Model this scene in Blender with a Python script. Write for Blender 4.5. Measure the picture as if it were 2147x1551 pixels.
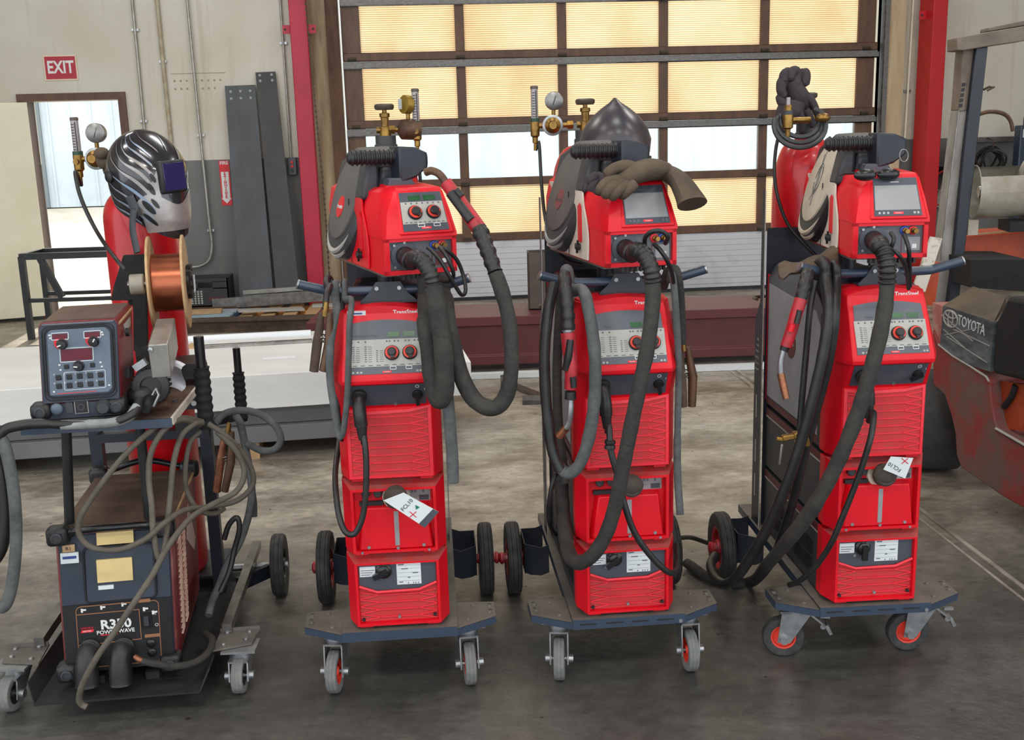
import bpy, math, random
from mathutils import Vector, Matrix, noise
V = Vector
for o in list(bpy.data.objects):
    bpy.data.objects.remove(o, do_unlink=True)
scene = bpy.context.scene
COL = scene.collection
R = math.radians

# ------------------------------------------------------------------ camera
FPX, PITCH, ROLL, CH = 2237.85, 0.214204, 0.028421, 1.642
IW, IH = 2147, 1551
_rt0 = V((1, 0, 0)); _up0 = V((0, math.sin(PITCH), math.cos(PITCH))); FWD = V((0, math.cos(PITCH), -math.sin(PITCH)))
RT = _rt0 * math.cos(ROLL) - _up0 * math.sin(ROLL)
UP = _rt0 * math.sin(ROLL) + _up0 * math.cos(ROLL)
CAM = V((0, 0, CH))
cd = bpy.data.cameras.new('camera')
cd.sensor_fit = 'HORIZONTAL'; cd.sensor_width = 36; cd.lens = 36 * FPX / IW
cd.clip_start = 0.05; cd.clip_end = 300
cam = bpy.data.objects.new('camera', cd); COL.objects.link(cam)
m = Matrix((RT, UP, -FWD)).transposed().to_4x4(); m.translation = CAM
# the scene is laid out facing the camera and turned at the end so that the back wall runs along x
TURN = Matrix.Rotation(-R(5.04), 4, 'Z')
cam.matrix_world = TURN @ m
scene.camera = cam
scene.view_settings.view_transform = 'Standard'
scene.view_settings.look = 'None'
scene.view_settings.gamma = 1
scene.view_settings.use_curve_mapping = False
scene.view_settings.exposure = EXPOSURE = 0.18

# ------------------------------------------------------------------ daylight and fill lights
world = bpy.data.worlds.new('sky'); scene.world = world; world.use_nodes = True
bg = world.node_tree.nodes['Background']
bg.inputs[0].default_value = (0.90, 0.955, 1.0, 1); bg.inputs[1].default_value = 2.1
sl = bpy.data.lights.new('sun', 'SUN'); sl.energy = 5.0; sl.angle = R(1.0); sl.color = (1, .93, .82)
sun = bpy.data.objects.new('sun', sl); COL.objects.link(sun)
SUN_DIR = V((0.12, -1.0, -0.95)).normalized()
sun.rotation_euler = (TURN.to_3x3() @ SUN_DIR).to_track_quat('-Z', 'Y').to_euler()
def area(name, loc, sx, sy, power, color=(1, .97, .92)):
    l = bpy.data.lights.new(name, 'AREA'); l.shape = 'RECTANGLE'; l.size = sx; l.size_y = sy; l.energy = power; l.color = color
    o = bpy.data.objects.new(name, l); COL.objects.link(o); o.matrix_world = TURN @ Matrix.Translation(loc)
    return o
# unseen fill lights added below the ceiling to brighten the hall
for i, (lx, ly, pw) in enumerate([(-3.2, -1.0, 70), (0.0, -1.0, 70), (3.2, -1.0, 70), (-3.2, 2.6, 35), (0, 2.6, 35), (3.2, 2.6, 35), (-3.2, 6.4, 60), (0, 6.4, 45), (3.2, 6.4, 60)]):
    area('fill_light', (lx, ly, 5.3), 1.2, .5, pw)

# ------------------------------------------------------------------ pixel / frame helpers
def ray(px, py): return FWD + RT * ((px - IW / 2) / FPX) - UP * ((py - IH / 2) / FPX)
def at(px, py, Y):
    d = ray(px, py); return CAM + d * (Y / d.y)
def atz(px, py, z):
    d = ray(px, py); return CAM + d * ((z - CH) / d.z)
WY, WA = 11.032, R(5.04)
WD = V((math.cos(WA), math.sin(WA), 0)); WN = V((math.sin(WA), -math.cos(WA), 0))
def WP(u, d, z): return V((0, WY, 0)) + WD * u + WN * d + V((0, 0, z))

# ------------------------------------------------------------------ materials
def ramp2(nt, fac, c0, c1, p0=0.35, p1=0.65):
    r = nt.nodes.new('ShaderNodeValToRGB'); e = r.color_ramp.elements
    e[0].position = p0; e[1].position = p1
    e[0].color = (*c0, 1); e[1].color = (*c1, 1)
    nt.links.new(fac, r.inputs[0]); return r.outputs[0]
def mat(name, col, rough=.5, metal=0., col2=None, scale=8., detail=4., spec=.5, bump=0., bscale=60., p0=.35, p1=.7, stretch=None, coat=0., sheen=0.):
    m = bpy.data.materials.new(name); m.use_nodes = True; nt = m.node_tree; b = nt.nodes['Principled BSDF']
    b.inputs['Base Color'].default_value = (*col, 1); b.inputs['Roughness'].default_value = rough
    b.inputs['Metallic'].default_value = metal; b.inputs['Specular IOR Level'].default_value = spec
    b.inputs['Coat Weight'].default_value = coat
    if col2 is not None or bump:
        tc = nt.nodes.new('ShaderNodeTexCoord'); mp = nt.nodes.new('ShaderNodeMapping')
        nt.links.new(tc.outputs['Object'], mp.inputs[0])
        if stretch: mp.inputs['Scale'].default_value = stretch
    if col2 is not None:
        n = nt.nodes.new('ShaderNodeTexNoise'); n.inputs['Scale'].default_value = scale; n.inputs['Detail'].default_value = detail
        n.inputs['Roughness'].default_value = .65
        nt.links.new(mp.outputs[0], n.inputs['Vector'])
        nt.links.new(ramp2(nt, n.outputs[0], col, col2, p0, p1), b.inputs['Base Color'])
    if bump:
        n2 = nt.nodes.new('ShaderNodeTexNoise'); n2.inputs['Scale'].default_value = bscale; n2.inputs['Detail'].default_value = 3
        nt.links.new(mp.outputs[0], n2.inputs['Vector'])
        bp = nt.nodes.new('ShaderNodeBump'); bp.inputs['Strength'].default_value = bump; bp.inputs['Distance'].default_value = .01
        nt.links.new(n2.outputs[0], bp.inputs['Height']); nt.links.new(bp.outputs[0], b.inputs['Normal'])
    return m
def S(r, g, b):  # sRGB 0-255 to linear
    f = lambda c: (c / 255 / 12.92) if c <= 10 else ((c / 255 + .055) / 1.055) ** 2.4
    return (f(r), f(g), f(b))
M = {}
M['red'] = mat('red_plastic', S(222, 8, 30), .42, col2=S(208, 14, 32), scale=5, spec=.4)
M['red_dusty'] = mat('dusty_red_plastic', S(196, 34, 42), .7, col2=S(172, 62, 60), scale=7)
M['red_light'] = mat('worn_red_rib', S(240, 50, 66), .5, col2=S(225, 40, 52), scale=20)
M['red_top'] = mat('dusty_red_top', S(185, 40, 44), .75, col2=S(150, 92, 84), scale=9)
M['red_dark'] = mat('maroon_stripe', S(100, 32, 36), .5, col2=S(80, 30, 32))
M['hub_red'] = mat('hub_red', S(190, 30, 45), .45, col2=S(130, 40, 45), scale=30)
M['rim_orange'] = mat('rim_orange_red', S(245, 70, 48), .5, col2=S(215, 62, 45), scale=20)
M['cyl_red'] = mat('cylinder_red', S(206, 14, 26), .33, col2=S(186, 16, 28), scale=3, coat=.2)
M['cyl_orange'] = mat('cylinder_orange_red', S(226, 32, 14), .4, col2=S(205, 30, 16), scale=3)
M['grey_panel'] = mat('slate_grey_panel', S(84, 90, 100), .5, col2=S(94, 96, 102), scale=10)
M['slate'] = mat('dark_slate_panel', S(62, 68, 80), .5, col2=S(76, 78, 86), scale=9)
M['silver'] = mat('silver_panel', S(176, 174, 168), .45, col2=S(160, 158, 152), scale=14)
M['screen'] = mat('grey_screen_film', S(150, 150, 152), .4, col2=S(138, 138, 140), scale=4)
M['white'] = mat('off_white_shell', S(222, 214, 200), .5, col2=S(190, 182, 168), scale=6)
M['beige'] = mat('beige_cover', S(200, 190, 172), .6, col2=S(170, 160, 142), scale=5)
M['grey_cover'] = mat('dusty_grey_cover', S(98, 94, 90), .7, col2=S(78, 76, 76), scale=5)
M['charcoal'] = mat('charcoal_plastic', S(48, 52, 58), .5, col2=S(66, 66, 66), scale=6)
M['black'] = mat('black_plastic', S(22, 23, 26), .45, col2=S(36, 36, 38), scale=12)
M['black_gloss'] = mat('gloss_black', S(22, 23, 26), .25)
M['rubber'] = mat('tyre_rubber', S(38, 39, 41), .7, col2=S(66, 65, 64), scale=25, bump=.2)
M['rubber_grey'] = mat('dusty_grey_tyre', S(98, 101, 102), .85, col2=S(124, 124, 120), scale=18, bump=.2)
M['cable'] = mat('black_rubber_cable', S(24, 24, 26), .45, col2=S(42, 41, 40), scale=14)
M['sleeve'] = mat('dark_leather_sleeve', S(38, 37, 36), .8, col2=S(58, 55, 50), scale=16, bump=.35, bscale=70)
M['grey_hose'] = mat('dusty_grey_hose', S(94, 97, 98), .8, col2=S(66, 68, 68), scale=20, bump=.2)
M['brown_cable'] = mat('dusty_brown_grey_cable', S(96, 90, 80), .75, col2=S(74, 68, 60), scale=18)
M['navy'] = mat('navy_grey_steel', S(46, 60, 80), .35, col2=S(54, 66, 82), scale=10, spec=.6)
M['navy_dark'] = mat('dark_navy_steel', S(28, 34, 46), .45, col2=S(38, 42, 50), scale=9)
M['deck'] = mat('dusty_deck_steel', S(110, 104, 96), .55, col2=S(84, 80, 76), scale=9, spec=.4)
M['zinc'] = mat('zinc_steel', S(176, 178, 180), .35, metal=.8, col2=S(140, 142, 144), scale=20)
M['steel'] = mat('raw_steel', S(150, 148, 146), .35, metal=.9, col2=S(112, 108, 104), scale=16)
M['brass'] = mat('brass', S(162, 126, 64), .38, metal=.85, col2=S(100, 76, 44), scale=24)
M['copper'] = mat('copper_wire', S(178, 106, 78), .3, metal=.9, col2=S(158, 88, 62), scale=3, stretch=(1, 1, 1))
M['copper_old'] = mat('old_copper', S(168, 110, 80), .4, metal=.7, col2=S(100, 66, 50), scale=30)
M['bronze'] = mat('brown_bronze', S(104, 76, 56), .5, metal=.4, col2=S(70, 52, 42), scale=18)
M['wood'] = mat('pale_wood', S(196, 164, 122), .7, col2=S(172, 138, 98), scale=6, stretch=(1, 6, 6))
M['wood_orange'] = mat('orange_wood', S(205, 140, 70), .7, col2=S(176, 112, 56), scale=6)
M['maroon'] = mat('maroon_primer', S(98, 44, 48), .5, col2=S(84, 38, 42), scale=3)
M['beam_top'] = mat('dusty_primer_top', S(150, 138, 128), .35, col2=S(120, 100, 94), scale=4)
M['column_red'] = mat('column_raspberry', S(188, 30, 62), .45, col2=S(170, 28, 54), scale=3)
M['column_red2'] = mat('column_red', S(192, 16, 28), .45, col2=S(178, 16, 26), scale=3)
M['rust'] = mat('rusty_steel', S(92, 74, 60), .8, col2=S(58, 44, 38), scale=9)
M['dark_steel'] = mat('mill_scale_steel', S(62, 64, 68), .5, col2=S(82, 86, 92), scale=3.5, spec=.5, stretch=(1, 1, .4))
M['dark_steel2'] = mat('mill_scale_plain', S(66, 64, 64), .55, col2=S(52, 50, 50), scale=5)
M['cream'] = mat('cream_paint', S(214, 208, 186), .55, col2=S(226, 220, 200), scale=4)
M['brown_frame'] = mat('brown_frame_paint', S(104, 72, 50), .5, col2=S(78, 52, 38), scale=12, stretch=(1, 1, .3))
M['sheet_white'] = mat('white_sheet_pack', S(226, 226, 224), .5, col2=S(205, 206, 206), scale=2, stretch=(.3, 1, 3))
M['sheet_grey'] = mat('grey_sheet_pack', S(84, 84, 86), .5, col2=S(98, 98, 100), scale=3)
M['paper'] = mat('white_paper', S(226, 224, 232), .7)
M['label_white'] = mat('white_label', S(214, 220, 222), .5)
M['ink'] = mat('grey_ink', S(96, 100, 106), .6)
M['ink_dark'] = mat('dark_ink', S(30, 30, 34), .6)
M['ink_white'] = mat('white_print', S(226, 226, 224), .5)
M['ink_red'] = mat('red_print', S(214, 36, 44), .5)
M['ink_green'] = mat('green_print', S(18, 120, 90), .5)
M['ink_blue'] = mat('blue_print', S(50, 70, 140), .5)
M['ink_orange'] = mat('orange_print', S(150, 104, 72), .6)
M['lcd_green'] = mat('green_lcd', S(26, 92, 44), .3, col2=S(20, 70, 38), scale=40)
M['lcd_red'] = mat('dark_red_display', S(96, 22, 40), .25)
M['leather'] = mat('brown_leather', S(92, 78, 62), .85, col2=S(70, 58, 46), scale=10, bump=.5, bscale=40)
M['leather_dark'] = mat('charred_leather', S(58, 50, 54), .85, col2=S(44, 38, 44), scale=10, bump=.5, bscale=40)
M['yellow_label'] = mat('aged_yellow_label', S(226, 200, 140), .6)
M['lincoln_red'] = mat('dark_red_enamel', S(112, 20, 32), .35, col2=S(96, 28, 36), scale=5)
M['lincoln_top'] = mat('dusty_brown_top', S(104, 84, 68), .8, col2=S(80, 56, 52), scale=7, stretch=(1, .3, 1))
M['lincoln_worn'] = mat('worn_red_enamel', S(120, 52, 52), .5, col2=S(150, 100, 92), scale=6, p0=.5, p1=.75)
M['lincoln_navy'] = mat('navy_front_panel', S(48, 56, 70), .45, col2=S(60, 66, 78), scale=7)
M['gauge_face'] = mat('gauge_face', S(168, 172, 174), .6)
M['tube_clear'] = mat('flow_tube_plastic', S(150, 140, 140), .2, spec=.8)
M['gas_white'] = mat('tank_white', S(168, 164, 150), .5, col2=S(130, 120, 104), scale=5)
M['fork_red'] = mat('worn_fork_red', S(140, 50, 48), .6, col2=S(108, 84, 78), scale=5, p0=.45, p1=.62)
M['fork_orange'] = mat('fork_orange', S(196, 76, 30), .5, col2=S(150, 58, 28), scale=5)
M['fork_black'] = mat('fork_black', S(22, 22, 24), .8, col2=S(34, 33, 33), scale=30)
M['fork_worn'] = mat('worn_brown_mast', S(122, 108, 94), .6, col2=S(86, 74, 64), scale=6)
M['pvc'] = mat('conduit_grey', S(176, 174, 166), .35, metal=.5, col2=S(140, 136, 128), scale=10)
M['rail_grey'] = mat('strut_grey', S(120, 118, 116), .4, metal=.6, col2=S(84, 78, 74), scale=30, stretch=(1, 1, 6))
M['crate'] = mat('black_crate_plastic', S(42, 42, 44), .5)
M['blue_paint'] = mat('blue_pallet_paint', S(60, 100, 140), .6, col2=S(96, 130, 158), scale=8)
M['chain'] = mat('chain_steel', S(70, 60, 50), .5, metal=.6)

# ------------------------------------------------------------------ mesh builder
def smooth_path(pts, k=6):
    pts = [V(p) for p in pts]
    if len(pts) < 3: return pts
    P = [pts[0] * 2 - pts[1]] + pts + [pts[-1] * 2 - pts[-2]]
    out = []
    for i in range(1, len(P) - 2):
        p0, p1, p2, p3 = P[i - 1], P[i], P[i + 1], P[i + 2]
        for j in range(k):
            t = j / k
            out.append(.5 * ((2 * p1) + (p2 - p0) * t + (2 * p0 - 5 * p1 + 4 * p2 - p3) * t * t + (3 * p1 - p0 - 3 * p2 + p3) * t ** 3))
    out.append(pts[-1]); return out
class MB:
    def __init__(s): s.v = []; s.f = []; s.mi = []; s.cur = 0
    def add(s, vs, fs):
        b = len(s.v); s.v += [V(p) for p in vs]
        for f in fs: s.f.append([b + i for i in f]); s.mi.append(s.cur)
        return s
    def box(s, c, sz, rot=None):
        c = V(c); hx, hy, hz = sz[0] / 2, sz[1] / 2, sz[2] / 2
        vs = [V((x, y, z)) for x in (-hx, hx) for y in (-hy, hy) for z in (-hz, hz)]
        if rot is not None: vs = [rot @ p for p in vs]
        return s.add([p + c for p in vs], [(0, 1, 3, 2), (4, 6, 7, 5), (0, 4, 5, 1), (2, 3, 7, 6), (0, 2, 6, 4), (1, 5, 7, 3)])
    def b2(s, lo, hi):
        return s.box([(lo[i] + hi[i]) / 2 for i in range(3)], [abs(hi[i] - lo[i]) for i in range(3)])
    def bar(s, p0, p1, w, h, upv=(0, 0, 1)):
        p0, p1 = V(p0), V(p1); d = (p1 - p0); L = d.length; d.normalize(); u = V(upv)
        if abs(d.dot(u)) > .98: u = V((0, 1, 0))
        a = d.cross(u).normalized(); b = a.cross(d)
        return s.box((p0 + p1) / 2, (w, L, h), Matrix((a, d, b)).transposed())
    def prism(s, poly, vec):
        n = len(poly); vec = V(vec); P = [V(p) for p in poly]; Q = [p + vec for p in P]
        return s.add(P + Q, [tuple(range(n - 1, -1, -1)), tuple(range(n, 2 * n))] + [(i, (i + 1) % n, n + (i + 1) % n, n + i) for i in range(n)])
    def loft(s, rings, caps=True, closed=True):
        n = len(rings[0]); vs = [p for r in rings for p in r]; fs = []
        for k in range(len(rings) - 1):
            for i in range(n if closed else n - 1):
                j = (i + 1) % n; fs.append((k * n + i, k * n + j, (k + 1) * n + j, (k + 1) * n + i))
        if caps: fs.append(tuple(range(n - 1, -1, -1))); fs.append(tuple((len(rings) - 1) * n + i for i in range(n)))
        return s.add(vs, fs)
    def tube(s, path, r, n=10, caps=True, flat=1.0):
        P = [V(p) for p in path]; N = len(P); rr = r if isinstance(r, (list, tuple)) else [r] * N
        T = []
        for i in range(N):
            t = P[min(i + 1, N - 1)] - P[max(i - 1, 0)]
            T.append(t.normalized() if t.length > 1e-9 else V((0, 0, 1)))
        a = T[0].cross(V((0, 0, 1)) if abs(T[0].z) < .9 else V((0, 1, 0))).normalized()
        rings = []
        for i in range(N):
            a = (a - T[i] * a.dot(T[i]))
            a = a.normalized() if a.length > 1e-6 else T[i].orthogonal().normalized()
            b = T[i].cross(a)
            rings.append([P[i] + (a * math.cos(2 * math.pi * k / n) + b * math.sin(2 * math.pi * k / n) * flat) * rr[i] for k in range(n)])
        return s.loft(rings, caps)
    def cyl(s, p0, p1, r0, r1=None, n=20): return s.tube([p0, p1], [r0, r0 if r1 is None else r1], n)
    def lathe(s, prof, o=(0, 0, 0), ax=(0, 0, 1), n=32, caps=True, ang=None):
        o = V(o); ax = V(ax).normalized(); a = ax.orthogonal().normalized(); b = ax.cross(a)
        return s.loft([[o + ax * h + (a * math.cos(2 * math.pi * k / n) + b * math.sin(2 * math.pi * k / n)) * r for k in range(n)] for r, h in prof], caps)
    def ell(s, c, rad, n=16, m=10, rot=None):
        c = V(c); rings = []
        for i in range(m + 1):
            t = math.pi * (i / m); rr = max(math.sin(t), .02); ring = []
            for k in range(n):
                p = V((rad[0] * rr * math.cos(2 * math.pi * k / n), rad[1] * rr * math.sin(2 * math.pi * k / n), -rad[2] * math.cos(t)))
                ring.append(c + (rot @ p if rot is not None else p))
            rings.append(ring)
        return s.loft(rings)
    def quad(s, a, b, c, d): return s.add([a, b, c, d], [(0, 1, 2, 3)])
    def xf(s, mtx): s.v = [mtx @ p for p in s.v]; return s
    def build(s, name, mats, parent=None, bev=0., seg=2, ang=38, recenter=None):
        if recenter is None: recenter = parent is None
        vs = s.v; off = V((0, 0, 0))
        if recenter and vs:
            xs = [p.x for p in vs]; ys = [p.y for p in vs]; zs = [p.z for p in vs]
            off = V(((min(xs) + max(xs)) / 2, (min(ys) + max(ys)) / 2, min(zs))); vs = [p - off for p in vs]
        me = bpy.data.meshes.new(name); me.from_pydata([tuple(p) for p in vs], [], s.f)
        if not isinstance(mats, (list, tuple)): mats = [mats]
        for mm in mats: me.materials.append(M[mm] if isinstance(mm, str) else mm)
        for p, i in zip(me.polygons, s.mi): p.material_index = min(i, len(mats) - 1)
        me.validate(); 
        import bmesh
        bm = bmesh.new(); bm.from_mesh(me); bmesh.ops.recalc_face_normals(bm, faces=bm.faces); bm.to_mesh(me); bm.free()
        for p in me.polygons: p.use_smooth = True
        me.set_sharp_from_angle(angle=R(ang))
        o = bpy.data.objects.new(name, me); COL.objects.link(o); o.location = off
        if parent is not None: o.parent = parent; 
        if bev:
            md = o.modifiers.new('edge', 'BEVEL'); md.width = bev; md.segments = seg; md.limit_method = 'ANGLE'; md.angle_limit = R(35)
            md.harden_normals = False
        return o
def tag(o, label, cat, group=None, kind=None):
    o['label'] = label; o['category'] = cat
    if group: o['group'] = group
    if kind: o['kind'] = kind
    return o
def thing(name, label, cat, loc=(0, 0, 0), rz=0., group=None):
    o = bpy.data.objects.new(name, None); COL.objects.link(o); o.location = loc; o.rotation_euler = (0, 0, rz); o.empty_display_size = .1
    return tag(o, label, cat, group)
def structure(o): o['kind'] = 'structure'; return o
def text(name, string, size, origin, xdir, updir, m, parent=None, align='CENTER', depth=.0006, sx=1.0, shear=0., bold=0.):
    cu = bpy.data.curves.new(name, 'FONT'); cu.body = string; cu.size = size; cu.align_x = align; cu.align_y = 'CENTER'; cu.extrude = depth; cu.resolution_u = 2
    cu.shear = shear; cu.offset = bold
    t = bpy.data.objects.new(name + '_src', cu); COL.objects.link(t)
    dg = bpy.context.evaluated_depsgraph_get(); me = bpy.data.meshes.new_from_object(t.evaluated_get(dg))
    bpy.data.objects.remove(t, do_unlink=True)
    x = V(xdir).normalized(); u = V(updir); u = (u - x * u.dot(x)).normalized(); z = x.cross(u)
    mx = Matrix((x * sx, u, z)).transposed().to_4x4(); mx.translation = V(origin)
    me.transform(mx); me.materials.clear(); me.materials.append(M[m]); me.name = name
    for p in me.polygons: p.material_index = 0
    o = bpy.data.objects.new(name, me); COL.objects.link(o)
    if parent is not None: o.parent = parent
    return o
# ------------------------------------------------------------------ room shell
WROT = Matrix((WD, -WN, V((0, 0, 1)))).transposed()
def wb(mb, u0, u1, d0, d1, z0, z1):
    c = WP((u0 + u1) / 2, (d0 + d1) / 2, (z0 + z1) / 2)
    return mb.box(c, (abs(u1 - u0), abs(d1 - d0), abs(z1 - z0)), WROT)
def wall_material():
    m = bpy.data.materials.new('two_tone_wall_paint'); m.use_nodes = True; nt = m.node_tree; b = nt.nodes['Principled BSDF']
    g = nt.nodes.new('ShaderNodeNewGeometry'); sp = nt.nodes.new('ShaderNodeSeparateXYZ'); nt.links.new(g.outputs['Position'], sp.inputs[0])
    cmp_ = nt.nodes.new('ShaderNodeMath'); cmp_.operation = 'GREATER_THAN'; cmp_.inputs[1].default_value = 1.51; nt.links.new(sp.outputs['Z'], cmp_.inputs[0])
    n = nt.nodes.new('ShaderNodeTexNoise'); n.inputs['Scale'].default_value = 1.4; n.inputs['Detail'].default_value = 6; nt.links.new(g.outputs['Position'], n.inputs['Vector'])
    up = ramp2(nt, n.outputs[0], S(212, 207, 194), S(196, 188, 168), .35, .75)
    lo = ramp2(nt, n.outputs[0], S(112, 113, 112), S(98, 98, 96), .35, .75)
    mp = nt.nodes.new('ShaderNodeMapping'); mp.inputs['Scale'].default_value = (9, 9, .5); nt.links.new(g.outputs['Position'], mp.inputs[0])
    n2 = nt.nodes.new('ShaderNodeTexNoise'); n2.inputs['Scale'].default_value = 1.; n2.inputs['Detail'].default_value = 5; nt.links.new(mp.outputs[0], n2.inputs['Vector'])
    st = nt.nodes.new('ShaderNodeMapRange'); st.inputs[1].default_value = .58; st.inputs[2].default_value = .8; st.inputs[3].default_value = 0; st.inputs[4].default_value = .5; nt.links.new(n2.outputs[0], st.inputs[0])
    mx = nt.nodes.new('ShaderNodeMix'); mx.data_type = 'RGBA'; nt.links.new(cmp_.outputs[0], mx.inputs[0]); nt.links.new(lo, mx.inputs[6]); nt.links.new(up, mx.inputs[7])
    m2 = nt.nodes.new('ShaderNodeMix'); m2.data_type = 'RGBA'; nt.links.new(st.outputs[0], m2.inputs[0]); nt.links.new(mx.outputs[2], m2.inputs[6]); m2.inputs[7].default_value = (*S(150, 132, 104), 1)
    nt.links.new(m2.outputs[2], b.inputs['Base Color']); b.inputs['Roughness'].default_value = .55
    return m
def floor_material():
    m = bpy.data.materials.new('worn_concrete'); m.use_nodes = True; nt = m.node_tree; b = nt.nodes['Principled BSDF']
    g = nt.nodes.new('ShaderNodeNewGeometry')
    def nz(scale, det, vec=None, rough=.6):
        n = nt.nodes.new('ShaderNodeTexNoise'); n.inputs['Scale'].default_value = scale; n.inputs['Detail'].default_value = det; n.inputs['Roughness'].default_value = rough
        nt.links.new(vec or g.outputs['Position'], n.inputs['Vector']); return n.outputs[0]
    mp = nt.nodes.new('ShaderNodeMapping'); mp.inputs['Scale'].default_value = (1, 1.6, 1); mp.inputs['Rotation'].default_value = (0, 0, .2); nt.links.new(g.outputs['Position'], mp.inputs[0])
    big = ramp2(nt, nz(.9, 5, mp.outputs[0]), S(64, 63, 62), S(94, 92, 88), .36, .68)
    # window glare painted into the concrete: pale towards the wall, dark in front
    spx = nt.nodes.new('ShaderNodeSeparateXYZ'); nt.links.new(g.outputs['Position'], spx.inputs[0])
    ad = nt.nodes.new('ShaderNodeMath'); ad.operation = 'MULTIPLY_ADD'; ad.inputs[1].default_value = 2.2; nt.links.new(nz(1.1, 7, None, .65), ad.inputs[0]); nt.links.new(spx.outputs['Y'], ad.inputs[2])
    glare_mask = nt.nodes.new('ShaderNodeMapRange'); glare_mask.interpolation_type = 'SMOOTHSTEP'; glare_mask.inputs[1].default_value = 4.2; glare_mask.inputs[2].default_value = 6.0; nt.links.new(ad.outputs[0], glare_mask.inputs[0])
    glare_tone = ramp2(nt, nz(2.2, 9, mp.outputs[0], .7), S(120, 111, 99), S(186, 179, 167), .38, .64)
    ml = nt.nodes.new('ShaderNodeMix'); ml.data_type = 'RGBA'; nt.links.new(glare_mask.outputs[0], ml.inputs[0]); nt.links.new(big, ml.inputs[6]); nt.links.new(glare_tone, ml.inputs[7]); big = ml.outputs[2]
    fine = ramp2(nt, nz(14, 8, mp.outputs[0], .75), (.62, .61, .6), (1.22, 1.2, 1.16), .34, .68)
    mu = nt.nodes.new('ShaderNodeMix'); mu.data_type = 'RGBA'; mu.blend_type = 'MULTIPLY'; mu.inputs[0].default_value = 1; nt.links.new(big, mu.inputs[6]); nt.links.new(fine, mu.inputs[7])
    # rust coloured stains
    rs = nt.nodes.new('ShaderNodeMapRange'); rs.inputs[1].default_value = .6; rs.inputs[2].default_value = .78; rs.inputs[4].default_value = .55; nt.links.new(nz(.55, 4), rs.inputs[0])
    m2 = nt.nodes.new('ShaderNodeMix'); m2.data_type = 'RGBA'; nt.links.new(rs.outputs[0], m2.inputs[0]); nt.links.new(mu.outputs[2], m2.inputs[6]); m2.inputs[7].default_value = (*S(104, 78, 58), 1)
    # scattered dark chips
    vo = nt.nodes.new('ShaderNodeTexVoronoi'); vo.inputs['Scale'].default_value = 7; nt.links.new(g.outputs['Position'], vo.inputs['Vector'])
    lt = nt.nodes.new('ShaderNodeMath'); lt.operation = 'LESS_THAN'; lt.inputs[1].default_value = .05; nt.links.new(vo.outputs['Distance'], lt.inputs[0])
    m3 = nt.nodes.new('ShaderNodeMix'); m3.data_type = 'RGBA'; nt.links.new(lt.outputs[0], m3.inputs[0]); nt.links.new(m2.outputs[2], m3.inputs[6]); m3.inputs[7].default_value = (*S(44, 40, 36), 1)
    nt.links.new(m3.outputs[2], b.inputs['Base Color'])
    rr = nt.nodes.new('ShaderNodeMapRange'); rr.inputs[1].default_value = .3; rr.inputs[2].default_value = .7; rr.inputs[3].default_value = .24; rr.inputs[4].default_value = .46; nt.links.new(nz(6, 6), rr.inputs[0]); nt.links.new(rr.outputs[0], b.inputs['Roughness'])
    bp = nt.nodes.new('ShaderNodeBump'); bp.inputs['Strength'].default_value = .25; bp.inputs['Distance'].default_value = .01; nt.links.new(nz(30, 8), bp.inputs['Height']); nt.links.new(bp.outputs[0], b.inputs['Normal'])
    b.inputs['Specular IOR Level'].default_value = .55
    return m
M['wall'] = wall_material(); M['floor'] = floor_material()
M['leaf'] = mat('cream_leaf', S(238, 232, 206), .5, col2=S(226, 218, 190), scale=2)
M['ceiling'] = mat('ceiling_deck', S(170, 168, 160), .8)
M['yard'] = mat('bright_gravel_yard', S(212, 204, 186), .9, col2=S(180, 168, 146), scale=3, detail=8)
M['facade'] = mat('pale_metal_cladding', S(206, 216, 222), .6, col2=S(188, 200, 208), scale=.7)

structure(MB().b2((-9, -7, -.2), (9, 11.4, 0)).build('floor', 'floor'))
structure(MB().b2((-9, -7, 6.0), (9, 12.2, 6.2)).build('ceiling', 'ceiling'))
w = MB()
DU0, DU1, DZ = -1.60, 3.88, 4.25
EU0, EU1, EZ = -4.62, -3.755, 2.11
for a in [(-8.6, EU0, 0, 6.2), (EU0, EU1, EZ, 6.2), (EU1, DU0, 0, 6.2), (DU0, DU1, DZ, 6.2), (DU1, 9.4, 0, 6.2)]:
    wb(w, a[0], a[1], 0, -.22, a[2], a[3])
structure(w.build('wall_back', 'wall'))
structure(MB().b2((-9.2, 1.5, 0), (-9, 11.5, 6.2)).build('wall_left', 'wall'))
structure(MB().b2((8.6, 1.5, 0), (8.8, 12, 6.2)).build('wall_right', 'wall'))

# yard and buildings outside
structure(wb(MB(), -40, 40, -.25, -60, -.25, -.03).build('ground', 'yard'))
fac = thing('building', 'pale metal building across the bright yard, seen through the garage door', 'building', WP(3, -22, 0), WA)
b = MB()
b.b2((-30, 0, 0), (30, 6, 6.5))
for i in range(100): b.b2((-30 + i * .6, -.04, 0), (-29.95 + i * .6, 0, 6.5))
b.build('wall', 'facade', fac)
MB().b2((-5.0, -.1, 0), (-3.9, 0, 2.1)).build('door', mat('pale_yellow_door', S(236, 218, 180), .6), fac)
MB().b2((1.2, -.1, 0), (2.1, 0, 2.1)).build('door', mat('pale_aqua_door', S(150, 196, 190), .6), fac)
MB().b2((-8.6, -.1, .8), (-6.2, 0, 4.0)).build('window', mat('grey_blue_window', S(150, 172, 188), .4), fac)
bay = MB().b2((-16.2, -.1, 0), (-14.6, .05, 4.2)).build('loading_bay', mat('grey_bay_door', S(120, 128, 132), .6), fac)
MB().b2((-16.5, -1.0, 4.2), (-14.3, 0, 4.35)).build('canopy', 'white', fac)

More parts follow.
